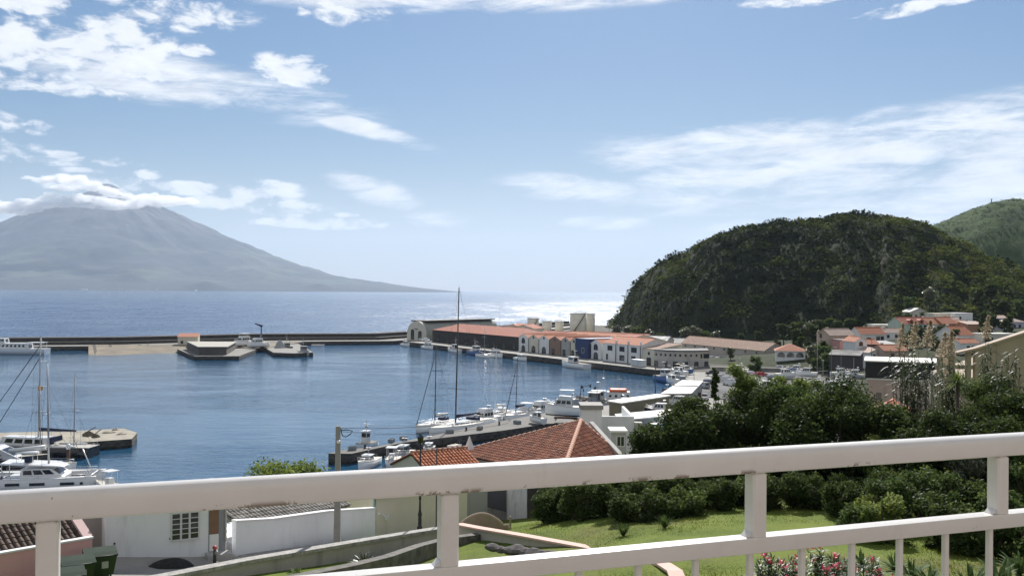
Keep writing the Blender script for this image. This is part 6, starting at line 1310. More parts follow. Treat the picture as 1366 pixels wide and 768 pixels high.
kbox('wall', -.2, LK + .3, -.35, 3, -3, 1.9, PINK2); kbox('parapet', -.2, LK + .3, -.36, -.12, 1.903, 2.32, PINK2); kbox('coping', -.2, LK + .34, -.40, -.08, 2.323, 2.40, WHITE)
mb = MB(); a, b = k1 + kd * .02, k1 + kn * 2.6 + Vector((0, 0, 1.05)) + kd * .02; mb.loft([[tuple(p + Vector((0, 0, -.1))), tuple(p + kd * .42 + Vector((0, 0, -.1))), tuple(p + kd * .42 + Vector((0, 0, .24))), tuple(p + Vector((0, 0, .24)))] for p in (a, b)]); mb.build('verge_wall', mat('verge_pink', (.62, .45, .42), .9, .06), pk)
# lane parapet, lower wall, pink coped garden wall
CAPST = mat('cap_stone', (.36, .345, .32), .9, .35, 2.6, .5, 5, dirt=.95)
pts = [(P(px, py, y).x, y, P(px, py, y).z - 2.0) for px, py, y in ((150, 783, 39.5), (200, 770, 40.8), (330, 745, 44.9), (450, 725, 49.6), (530, 712, 53.5), (588, 703, 56.8))]
wall_run('lane_parapet', 'grey roadside parapet topped with mottled dark coping stones', pts, 1.85, .40, mat('parapet_render', (.42, .39, .35), .9, .15, .5, .3, 5, dirt=.5), CAPST, .16, .10)
pts = [(P(px, py, y).x, y, P(px, py, y).z - 1.0) for px, py, y in ((380, 770, 41.5), (470, 752, 44.5), (516, 741, 46.6), (560, 726, 50.5), (600, 716, 53.8), (640, 711, 55.4))]
wall_run('dry_stone_wall', 'low dark dry stone wall along the upper edge of the small lawn', pts, 1.0, .55, mat('dry_stone', (.15, .14, .125), .95, .5, 2.2, 1.0, 3.5), None)
pts = [(P(px, py, y).x, y, P(px, py, y).z - 1.6) for px, py, y in ((611, 697.5, 58), (640, 703, 55.5), (700, 713, 51), (769, 725.5, 46.1), (820, 735, 42.6), (860, 744, 39.8), (886, 751, 37.6), (900, 760, 36.2), (906, 775, 35))]
wall_run('garden_wall', 'beige garden wall with a wide pink coping curving down from the gate', pts, 1.5, .28, mat('garden_wall_render', (.50, .46, .40), .9, .08, .5, .1, 8, dirt=.2), mat('pink_coping', (.66, .44, .37), .85, .06, 1.2), .10, .16)
rk = thing('rubble_edge', 'rough edge of dark boulders at the foot of the pink coped wall', 'boulders', (P(706, 728, 47).x, 47, gz(1, 47)), -.6)
for i in range(9):
    mb = MB(); s_ = random.uniform(.28, .55); x_ = -2.2 + i * .5; 
    rings = []
    for k_ in range(5):
        t_ = k_ / 4; rr = s_ * math.sin(math.pi * (.12 + .8 * t_)); rings.append([(x_ + rr * math.cos(a) * random.uniform(.8, 1.2) * 1.3, rr * math.sin(a) * random.uniform(.8, 1.2), -.1 + s_ * 1.1 * t_) for a in np.linspace(0, 6.28, 9)[:-1]])
    mb.loft(rings, 0); mb.build('boulder', mat('boulder_dark', (.11, .10, .095), .95, .4, 2.5, .8, 5), rk)
gt = thing('garden_gate', 'brown slatted garden gate with a curved top in front of the hipped house', 'gate', (P(646, 700, 60).x, 60, 13.9), .12)
GATEM = mat('gate_wood', (.36, .28, .21), .8, .15, 2)
mb = MB(); n_ = 26; wg = 3.1
for i in range(n_): x_ = -wg / 2 + wg * i / n_; t_ = (i + .5) / n_; zt = 1.35 + .75 * math.sin(math.pi * min(1, t_ * 1.1 + .02)) ** .8; mb.box(x_, x_ + wg / n_ + .002 * (i % 2), -.03 - .012 * (i % 2), .03, .05, zt)
mb.build('slat_panel', GATEM, gt); mb = MB(); mb.tube([(-wg / 2 + wg * t_, 0, 1.40 + .75 * math.sin(math.pi * min(1, t_ * 1.1 + .02)) ** .8) for t_ in np.linspace(0, 1, 20)], .045, 5); mb.build('top_rail', mat('gate_rail', (.58, .46, .36), .8, .1), gt)
for x_ in (-wg / 2 - .1, wg / 2 + .1): mb = MB(); mb.bbox(x_ - .06, x_ + .06, -.06, .06, 0, 1.9); mb.build('gate_post', GATEM, gt)
# ------------------------------------------------------------------ trees and plants
LEAF_DARK = leafmat('dark_leaf', [(.014, .025, .008), (.028, .048, .013), (.048, .075, .020), (.085, .115, .034)], .32, .65, .10)
LEAF_MID = leafmat('mid_leaf', [(.022, .042, .012), (.042, .075, .020), (.07, .11, .03), (.11, .15, .045)], .38, .65, .12)
LEAF_LIGHT = leafmat('light_leaf', [(.05, .085, .018), (.09, .135, .028), (.13, .18, .04), (.18, .22, .07)], .42, .65, .12)
LEAF_OLIVE = leafmat('olive_leaf', [(.035, .045, .022), (.06, .075, .035), (.10, .115, .06), (.16, .17, .10)], .3, .4, .5)
BARK = mat('bark', (.085, .065, .048), .95, .3, 3, .8, 10)
def trunk_mesh(h, r, spread, n, seed):
    g = random.Random(seed); mb = MB(); top = h * .55
    mb.tube([(0, 0, -.6), (g.uniform(-.1, .1), g.uniform(-.1, .1), top * .5), (g.uniform(-.2, .2), g.uniform(-.2, .2), top)], [r, r * .8, r * .6], 8)
    for i in range(n):
        a = 2 * math.pi * i / n + g.uniform(-.3, .3); z0 = top * g.uniform(.45, .95); l_ = spread * g.uniform(.6, .95)
        mb.tube([(0, 0, z0), (l_ * .5 * math.cos(a), l_ * .5 * math.sin(a), z0 + (h - z0) * .35), (l_ * math.cos(a), l_ * math.sin(a), z0 + (h - z0) * g.uniform(.55, .85))], [r * .45, r * .3, r * .1], 6)
    return mb
def crown_np(h, w, z0, nl, nleaf, lsz, seed, shape='round', tintlo=.3, up=.25, asp=.5):
    g = np.random.default_rng(seed); cs, rs = [], []
    for i in range(nl):
        t_ = g.random() ** .8; a = g.random() * 6.283
        if shape == 'round': rr = w * math.sqrt(max(.05, 1 - (2 * t_ - .9) ** 2)) * .72 * math.sqrt(g.random())
        elif shape == 'cone': rr = w * (1 - t_) * .85 * math.sqrt(g.random())
        else: rr = w * .8 * math.sqrt(g.random()) * (1 - .25 * t_)
        cs.append((rr * math.cos(a), rr * math.sin(a), z0 + (h - z0) * t_)); rs.append(w * g.uniform(.28, .46))
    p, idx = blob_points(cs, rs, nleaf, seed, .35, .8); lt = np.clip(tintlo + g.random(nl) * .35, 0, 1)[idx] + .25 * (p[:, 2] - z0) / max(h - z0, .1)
    p = p[p[:, 2] > z0 * .5] if False else p
    return leaves(p, lsz, up, seed + 1, asp, np.clip(lt, 0, 1))
def tree(label, x, y, h, w, nl=16, nleaf=7000, lsz=.15, m=None, seed=0, shape='round', z=None, name='garden_tree', cat='tree', group=None, z0f=.25, tr=.16, tint=.25, asp=.5, up=.25):
    root = thing(name, label, cat, (x, y, gz(x, y) if z is None else z), random.Random(seed).uniform(0, 6), group)
    trunk_mesh(h, tr, w * .7, 7, seed).build('trunk', BARK, root)
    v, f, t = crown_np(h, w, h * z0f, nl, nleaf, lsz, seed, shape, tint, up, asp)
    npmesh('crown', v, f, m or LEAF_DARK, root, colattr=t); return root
def bush(label, x, y, h, w, nl=9, nleaf=2200, lsz=.11, m=None, seed=0, name='shrub', cat='shrub', group=None, z=None, shape='full', asp=.5, tint=.3):
    root = thing(name, label, cat, (x, y, gz(x, y) if z is None else z), random.Random(seed).uniform(0, 6), group)
    mb = MB(); g = random.Random(seed)
    for i in range(6): a = i * 1.05 + g.uniform(-.3, .3); mb.tube([(0, 0, -.2), (w * .3 * math.cos(a), w * .3 * math.sin(a), h * .4), (w * .55 * math.cos(a), w * .55 * math.sin(a), h * .75)], [.05, .035, .012], 5)
    mb.build('stem', BARK, root)
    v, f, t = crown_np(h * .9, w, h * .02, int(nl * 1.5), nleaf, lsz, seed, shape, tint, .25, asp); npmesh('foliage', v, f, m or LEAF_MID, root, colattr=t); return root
def blades(n, length, width, seed, spread, curve=.5, up=.55, z0=0.0, flat=False, tmin=.2):
    """strap leaves in a rosette; two-segment blades"""
    g = np.random.default_rng(seed); V, F, T = [], [], []
    for i in range(n):
        a = g.random() * 6.283; el_ = up + g.normal() * spread; l_ = length * g.uniform(.7, 1.1); w = width * g.uniform(.7, 1.1); d = np.array([math.cos(a) * math.cos(el_), math.sin(a) * math.cos(el_), math.sin(el_)])
        s = np.array([-math.sin(a), math.cos(a), 0]); base = np.array([math.cos(a) * .04, math.sin(a) * .04, z0]); b = len(V); k = 4
        for j in range(k + 1):
            t_ = j / k; p = base + d * l_ * t_ - np.array([0, 0, curve * l_ * t_ * t_]); ww = w * (.55 + .9 * t_ * (1 - t_) * 2) * (1 - t_ ** 3) + .002; V += [p - s * ww, p + s * ww + np.array([0, 0, .0])]
        for j in range(k): F.append((b + 2 * j, b + 2 * j + 1, b + 2 * j + 3, b + 2 * j + 2)); T.append(np.clip(tmin + g.random() * .6, 0, 1))
    return np.array(V), np.array(F), np.array(T)
def TX(px, y): return P(px, 500, y).x
# the dark belt of trees at the end of the lawn
for i, (px, y, h, w, nl, nf, m, lab, tn) in enumerate([
    (846, 61.5, 2.60, 2.05, 14, 5120, LEAF_MID, 'small yellow green tree at the left end of the tree belt', .3), (880, 59.5, 4.30, 2.56, 20, 12000, LEAF_DARK, 'dark rounded tree second from the left in the tree belt', .15), (936, 59.5, 5.60, 3.20, 25, 16800, LEAF_DARK, 'dark tree with a small leading spike left of the bright green sprays', .15),
    (1000, 61.5, 6.10, 3.33, 25, 16800, LEAF_DARK, 'dark leafy tree in the middle of the belt below the car park', .2), (1058, 60.5, 6.00, 3.07, 24, 15200, LEAF_MID, 'greener leafy tree just left of the biggest dark tree', .1), (1118, 57.5, 5.65, 4.10, 32, 24000, LEAF_DARK, 'biggest dark tree, broad and rounded, right of the middle', .12), (1172, 55.5, 4.60, 2.56, 19, 10400, LEAF_DARK, 'dark tree sloping down to the cane clump', .15),
    (1250, 51.5, 4.50, 3.07, 22, 14400, LEAF_DARK, 'dark tree behind the cane clump stems', .15), (1318, 50.5, 4.40, 3.33, 24, 15200, LEAF_DARK, 'dark bushy tree below the brown wall', .15), (1385, 51.5, 4.80, 3.58, 24, 14400, LEAF_DARK, 'dark tree cut off by the right edge', .15)]):
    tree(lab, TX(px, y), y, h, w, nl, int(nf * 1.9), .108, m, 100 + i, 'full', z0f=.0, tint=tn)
for i, (px, y, h, w, lab) in enumerate([(955, 72, 9.2, .42, 'thin upright leafy shoot rising above the dark trees'), (993, 64, 8.2, 1.3, 'bright green sprays of foliage standing in front of the car park'), (1042, 63, 7.2, 1.2, 'bright green sprays right of the car park sprays'), (1078, 64, 6.9, 1.4, 'tall light green sprays beside the bare masts')]):
    tree(lab, TX(px, y), y, h, w, 45 if i else 70, 6500 if i else 3500, .135, LEAF_LIGHT if i else LEAF_DARK, 130 + i, 'full', z0f=.15, tint=.2, asp=.32, tr=.08)
# understorey shrubs along the lawn
for i, (px, y, h, w, m, lab) in enumerate([
    (768, 55, 2.3, 1.15, LEAF_MID, 'rounded green shrub standing alone at the corner of the lawn'), (800, 60, 3.0, 1.8, LEAF_MID, 'sunlit ivy clad shrub right of the rounded lawn shrub'), (742, 61, 2.4, 1.5, LEAF_DARK, 'dark shrub against the stone pier of the hipped house'), (850, 60, 3.2, 2.0, LEAF_DARK, 'dark shrub under the left end of the tree belt'), (905, 59, 3.0, 2.2, LEAF_DARK, 'dark shrub under the second tree of the belt'), (965, 58, 3.0, 2.2, LEAF_DARK, 'dark shrub under the middle of the belt'), (1035, 57, 3.0, 2.2, LEAF_DARK, 'dark shrub under the greener tree'), (1100, 56, 2.8, 2.2, LEAF_DARK, 'dark shrub under the biggest tree'),
    (1160, 46, 1.7, 1.2, LEAF_LIGHT, 'light green low shrub at the right edge of the lawn shade'), (1140, 47, 1.3, .7, LEAF_MID, 'small green shrub in the lawn shade beside the light one'), (1195, 45, 2.6, 1.4, LEAF_MID, 'mid green shrub beside the feathery palm'), (1180, 53, 3.6, 1.8, LEAF_LIGHT, 'yellow green shrub between the big dark tree and the canes'), (1285, 48, 2.8, 1.6, LEAF_OLIVE, 'greyish shrub below the railing post on the right'), (1250, 46, 2.4, 1.5, LEAF_MID, 'leafy shrub left of the right hand railing post'), (1345, 50, 4.6, 1.7, LEAF_LIGHT, 'bright green conical shrub at the right edge'), (1302, 51, 3.8, .8, LEAF_LIGHT, 'slim light green shrub left of the conical one'), (1380, 46, 3.2, 1.8, LEAF_MID, 'leafy shrub cut off by the right edge'), (1225, 50, 3.0, 1.6, LEAF_DARK, 'dark shrub under the canes'),
    (1150, 41.5, 1.5, 1.1, LEAF_MID, 'green shrub in front of the light one at the lawn edge'), (1178, 41, 1.9, 1.2, LEAF_LIGHT, 'light green shrub in front of the feathery palm'), (1262, 39.5, 1.7, 1.1, LEAF_DARK, 'dark shrub beside the aloe on a short stem'), (1288, 38.5, 1.5, 1.0, LEAF_MID, 'green shrub at the foot of the aloe stem'), (1325, 37.5, 1.5, 1.0, LEAF_DARK, 'dark shrub below the right hand railing post'), (1375, 37, 1.7, 1.2, LEAF_MID, 'green shrub at the right edge beside the big aloe'), (1195, 47.5, 2.2, 1.6, LEAF_DARK, 'dark shrub behind the feathery palm'), (1125, 47.5, 1.6, 1.3, LEAF_DARK, 'dark shrub at the back of the lawn shade'), (1075, 50.5, 1.8, 1.4, LEAF_DARK, 'dark shrub in the deep shade below the belt'), (1020, 51, 1.7, 1.4, LEAF_DARK, 'dark shrub behind the middle railing post'), (960, 51.5, 1.7, 1.4, LEAF_DARK, 'dark shrub in the shade left of the middle post'), (905, 52, 1.7, 1.4, LEAF_DARK, 'dark shrub at the front of the left shade'), (850, 53, 1.9, 1.5, LEAF_DARK, 'dark shrub right of the ivy clad one'),
    (735, 57.5, 1.6, 1.3, LEAF_DARK, 'low dark shrub against the stone pier corner'), (790, 54, 1.8, 1.4, LEAF_DARK, 'dark shrub between the rounded shrub and the ivy clad one'), (820, 53, 1.9, 1.5, LEAF_DARK, 'dark shrub in the shade right of the rounded shrub'), (838, 50.5, 1.2, 1.2, LEAF_DARK, 'low dark shrub nearest the left sword leaves'), (872, 50, 1.2, 1.3, LEAF_DARK, 'low dark shrub behind the lawn sword leaves'), (915, 50, 1.2, 1.3, LEAF_MID, 'low green shrub at the sunny edge of the shade'), (757, 57, 2.0, 1.2, LEAF_DARK, 'dark shrub behind the rounded lawn shrub'),
    (880, 54, 1.7, 1.3, LEAF_DARK, 'low dark shrub at the front of the shade below the second tree'), (940, 53.5, 1.5, 1.2, LEAF_DARK, 'low dark shrub in front of the middle of the belt'), (1000, 53, 1.6, 1.3, LEAF_MID, 'low green shrub at the front of the shade left of the railing post'), (1065, 52, 1.5, 1.3, LEAF_DARK, 'low dark shrub in the shade right of the railing post'), (1125, 52, 1.8, 1.4, LEAF_DARK, 'dark shrub behind the small green one in the lawn shade'), (1215, 43, 1.4, 1.2, LEAF_DARK, 'low dark shrub at the foot of the feathery palm'), (1270, 44, 1.6, 1.3, LEAF_MID, 'green shrub behind the upright aloe'), (1310, 45, 2.0, 1.3, LEAF_DARK, 'dark shrub behind the right hand railing post'), (1340, 43, 1.8, 1.2, LEAF_MID, 'green shrub just right of the right hand railing post'), (1240, 52, 3.4, 1.7, LEAF_MID, 'leafy shrub filling the gap below the canes'), (1300, 54, 4.2, 1.8, LEAF_DARK, 'dark shrub filling the gap left of the slim light shrub'), (1362, 40, 1.3, 1.0, LEAF_OLIVE, 'greyish low shrub beside the big aloe rosette'),
    (1300, 62, 6.6, 2.4, LEAF_MID, 'tangled green shrub in front of the terrace of the brown house'), (1350, 62, 6.4, 2.6, LEAF_MID, 'tangled green shrub under the brown gable wall'), (1395, 62, 6.8, 2.4, LEAF_OLIVE, 'greyish shrub by the wall at the far right')]):
    bush(lab, TX(px, y), y, h, w, 11, int((1500 + 1100 * w) * 1.7), .088, m, 160 + i, shape='cone' if 'onical' in lab or 'slim light' in lab else 'full')
tree('leafy green tree top showing over the rail above the pale tiled roof', TX(376, 60), 60, 6.0, 3.3, 26, 14000, .13, LEAF_LIGHT, 190, 'full', z0f=.55, tint=.12, z=12.5)
# giant cane clumps with plumes
LEAF_CANE = leafmat('cane_leaf', [(.018, .030, .010), (.035, .058, .018), (.06, .09, .028), (.11, .14, .055)], .35, .5, .25)
def canes(label, x, y, n, h, spread, seed, plume=True):
    root = thing('cane_clump', label, 'cane clump', (x, y, gz(x, y)), 0); g = random.Random(seed); V, F, T = [], [], []; mb = MB(); pv = []
    for i in range(n):
        a = g.uniform(0, 6.28); r_ = spread * math.sqrt(g.random()); bx, by = r_ * math.cos(a), r_ * math.sin(a); hh_ = h * g.uniform(.72, 1.0); lx, ly = g.uniform(-.5, .5), g.uniform(-.5, .5)
        mb.tube([(bx, by, 0), (bx + lx * .3, by + ly * .3, hh_ * .5), (bx + lx, by + ly, hh_)], [.03, .025, .012], 4)
        for k in range(40):
            t_ = .08 + .92 * k / 40; c_ = np.array([bx + lx * t_ * t_, by + ly * t_ * t_, hh_ * t_]); v, f, t = blades(1, g.uniform(.6, 1.15), .05, seed * 1000 + i * 40 + k, .35, .75, .6); F.append(f + sum(len(q) for q in V)); V.append(v + c_); T.append(t)
        if plume and hh_ > h * .95 and len(pv) < 3: pv.append((bx + lx, by + ly, hh_))
    mb.build('stem', mat('cane_stem', (.10, .11, .045), .7, .15), root); npmesh('foliage', np.concatenate(V), np.concatenate(F), LEAF_CANE, root, colattr=np.concatenate(T) * .7)
    g2 = np.random.default_rng(seed)
    for k, p in enumerate(pv):
        q = np.repeat(np.array([p]), 420, 0); t_ = g2.random(420); q[:, 2] += t_ * 1.6 - .2; q[:, :2] += g2.normal(size=(420, 2)) * .2 * (1.15 - t_)[:, None]; q[:, 0] += t_ * .2
        v, f, t = leaves(q, .085, .1, seed * 50 + k, .35); npmesh('plume', v, f, leafmat('cane_plume', [(.24, .20, .13), (.33, .28, .19), (.44, .38, .27)], .4, .7, .2), root, colattr=t)
    return root
canes('tall cane clump with tan plumes in front of the banded building', TX(1222, 58), 58, 34, 8.7, 1.25, 3); canes('second cane clump with tan plumes right of the tallest one', TX(1262, 60), 60, 24, 8.2, 1.0, 4); canes('cane stems with one tan plume against the end of the brown roof', TX(1316, 63), 63, 12, 9.0, .6, 5); canes('leafy cane stems against the brown gable wall', TX(1346, 60), 60, 16, 8.0, .9, 6, False); canes('light cane sprays left of the banded building', TX(1090, 64), 64, 14, 7.6, .9, 7, False)
# spiky palms, aloes, yuccas
ALOE = leafmat('aloe_leaf', [(.035, .065, .022), (.055, .10, .03), (.09, .14, .045), (.14, .18, .075)], .15, .7, .12)
PALML = leafmat('palm_leaf', [(.045, .085, .018), (.08, .13, .03), (.13, .18, .05), (.19, .23, .08)], .3, .35, .5)
def rosette(name, label, x, y, n, l_, w, seed, m, stem=0.0, cat='plant', group=None, curve=.45, up=.6, sp=.3):
    root = thing(name, label, cat, (x, y, gz(x, y) - .03), 0, group)
    if stem: mb = MB(); mb.tube([(0, 0, -.2), (.05, .03, stem)], [.12, .10], 7); mb.build('trunk', BARK, root)
    v, f, t = blades(n, l_, w, seed, sp, curve, up, stem); npmesh('leaves', v, f, m, root, colattr=t); return root
rosette('yucca', 'yucca with a fan of bright spiky leaves in front of the brown terrace', TX(1277, 57), 57, 90, 1.2, .045, 11, LEAF_LIGHT, 6.2, 'yucca', None, .35, .5, .6)
rosette('yucca', 'yucca spray under the middle of the brown terrace, lower than its neighbour', TX(1290, 55), 55, 60, .9, .04, 12, LEAF_LIGHT, 4.6, 'yucca', None, .35, .5, .6)
rosette('feathery_palm', 'bright feathery palm fronds in the right part of the garden', TX(1212, 44), 44, 70, 1.6, .06, 13, PALML, 1.1, 'palm', None, .55, .8, .4)
rosette('cycad', 'dark spiky cycad beside the dry stone wall', TX(487, 46), 46.3, 80, 1.15, .035, 14, leafmat('cycad_leaf', [(.02, .03, .012), (.04, .055, .02), (.07, .09, .035)], .1, .4, .5), .25, 'cycad', None, .35, .8, .35)
rosette('garden_plant', 'pale yellow green plant at the foot of the lane parapet', TX(400, 44), 44.0, 40, .8, .05, 15, LEAF_LIGHT, .1, 'plant', None, .5, .7, .4)
al = [(1118, 34.5, .9, 'spiky aloe left of the row by the oleander'), (1152, 35.5, .75, 'small aloe standing alone on the lawn beside the oleander'), (1196, 34.5, .85, 'dark aloe just right of a baluster, half in shade'), (1218, 33.0, 1.0, 'aloe at the left of the pale lawn strip'), (1240, 31.5, 1.0, 'aloe casting a shadow on the pale lawn strip'), (1237, 28.6, 1.05, 'aloe lowest on the pale lawn strip'), (1298, 31.2, 1.1, 'pale tipped aloe right of the last baluster'), (1335, 32.0, 1.1, 'aloe in the cluster below the lower rail at the right'), (1350, 29.8, 1.15, 'aloe lowest in the right hand cluster'), (1362, 33.5, 1.1, 'aloe at the edge of the right hand cluster'), (1322, 29.5, 1.0, 'aloe left in the right hand cluster'), (1280, 41.5, 1.15, 'spiky aloe on a short stem below the leafy shrubs'), (1268, 43, 1.1, 'upright aloe among the shrubs left of the railing post'), (1300, 40.5, 1.0, 'pale aloe rosette under the greyish shrub'), (1345, 40, 1.2, 'big aloe rosette right of the railing post'), (1120, 33, .6, 'smallest aloe beside the oleander flowers')]
r0 = [rosette('aloe', al[i][3], TX(al[i][0], al[i][1]), al[i][1], 38, al[i][2] * 1.15, .06, 30 + i, ALOE, .12, 'aloe', 'aloes in the right of the garden', .30, .75, .35) for i in range(3)]
for i, (px, y, s_, lab) in enumerate(al[3:]):
    x_ = TX(px, y); dup(r0[i % 3], (x_, y, gz(x_, y) - .03), i * 1.3, lab, 'aloes in the right of the garden', s_ / al[i % 3][2] * .95, 'aloe')
for i, (px, y, lab) in enumerate([(833, 46, 'dark tuft of sword leaves left of the first baluster shade'), (888, 46.5, 'dark tuft of sword leaves on the sunlit lawn'), (906, 30, 'fine leaved upright plant just right of the pink coping end'), (962, 31, 'tall grassy clump left of the oleander'), (1110, 33.5, 'spiky sword leaf clump behind the oleander flowers')]):
    rosette('grassy_plant', lab, TX(px, y), y, 70, .9 if y > 40 else 1.25, .028, 60 + i, LEAF_MID, .0, 'plant', None, .25, 1.1, .3)
# oleanders
OLEA = leafmat('oleander_leaf', [(.028, .05, .018), (.05, .085, .03), (.09, .13, .055), (.17, .20, .11)], .2, .5, .3)
OLEF = leafmat('oleander_flower', [(.42, .03, .06), (.60, .06, .11), (.70, .13, .18)], .3, .5, .3)
def oleander(label, px, y, h, w, seed, nfl):
    x = TX(px, y); root = thing('oleander', label, 'oleander', (x, y, gz(x, y)), 0, None); g = np.random.default_rng(seed); mb = MB(); V, F, T = [], [], []; tips = []; off_ = 0
    for i in range(34):
        a = g.random() * 6.283; r_ = w * math.sqrt(g.random()); tip = np.array([r_ * math.cos(a), r_ * math.sin(a), h * (1 - .3 * (r_ / w) ** 2) * g.uniform(.72, 1.05)]); mb.tube([(tip[0] * .15, tip[1] * .15, 0), tuple(tip * np.array([.7, .7, .55])), tuple(tip)], [.02, .015, .006], 4); tips.append(tip)
        for k in range(9):
            c_ = tip * np.array([.55 + .45 * k / 8, .55 + .45 * k / 8, .4 + .6 * k / 8]); v, f, t = blades(6, .28, .026, int(seed * 900 + i * 10 + k), .35, .25, .7, 0, tmin=.25); V.append(v + c_); F.append(f + off_); off_ += len(v); T.append(t)
    mb.build('stem', BARK, root); npmesh('foliage', np.concatenate(V), np.concatenate(F), OLEA, root, colattr=np.concatenate(T))
    q = []
    for tip in [tips[k] for k in g.choice(len(tips), nfl, False)]: q.append(tip + np.array([0, 0, .05]) + g.normal(size=(20, 3)) * np.array([.065, .065, .05]))
    v, f, t = leaves(np.concatenate(q), .042, .5, seed, .9); npmesh('blossoms', v, f, OLEF, root, colattr=t); return root
oleander('pale leaved oleander with few dark red flowers just right of the railing post', 1030, 27.5, 1.95, .95, 1, 6); oleander('oleander with the brightest pink flower clusters in the middle', 1092, 27.5, 2.25, 1.05, 2, 13); oleander('oleander crowded with pink flowers right of the brightest one', 1150, 26.8, 2.0, .95, 3, 11); oleander('low oleander with scattered pink flowers at the right end of the group', 1192, 26.0, 1.5, .5, 4, 5); oleander('small oleander sprig in front of the pale leaved one', 1060, 25.5, 1.4, .55, 5, 4)
# lawn grass: short blades nobody could count
def grass():
    g = np.random.default_rng(5); n = 90000; y = 24 + 42 * g.random(n) ** 1.3; px = g.uniform(480, 1400, n); x = (px - 683) / FPX * y; z = tz(x, y)
    lc = x < (3.3 - (y - 46) * .53); keep = (y > 41) | (px > 800); keep &= ~((lc) & (y > 47 + (px - 560) * .05)); x, y, z = x[keep], y[keep], z[keep]; n = len(x)
    a = g.random(n) * 6.283; h_ = g.uniform(.03, .075, n) * (1 + .5 * (fbm(x / 3, y / 3, 2, 9) > .1)); w = .020
    b = np.stack([x, y, z - .01], -1); s = np.stack([np.cos(a), np.sin(a), 0 * a], -1) * w; tip = b + np.stack([g.normal(size=n) * .04, g.normal(size=n) * .04, h_], -1)
    v = np.stack([b - s, b + s, tip], 1).reshape(-1, 3); f = np.arange(3 * n).reshape(n, 3)
    o = npmesh('lawn_grass', v, f, leafmat('grass_blade', [(.08, .11, .014), (.12, .155, .022), (.165, .20, .035), (.21, .22, .06)], .3, .7, .1), colattr=np.clip(.45 + fbm(x / 4, y / 4, 3, 2) * .7 + g.normal(size=n) * .18, 0, 1)); tag(o, 'short mown lawn grass in the garden below the balcony', 'grass', kind='stuff')
grass()
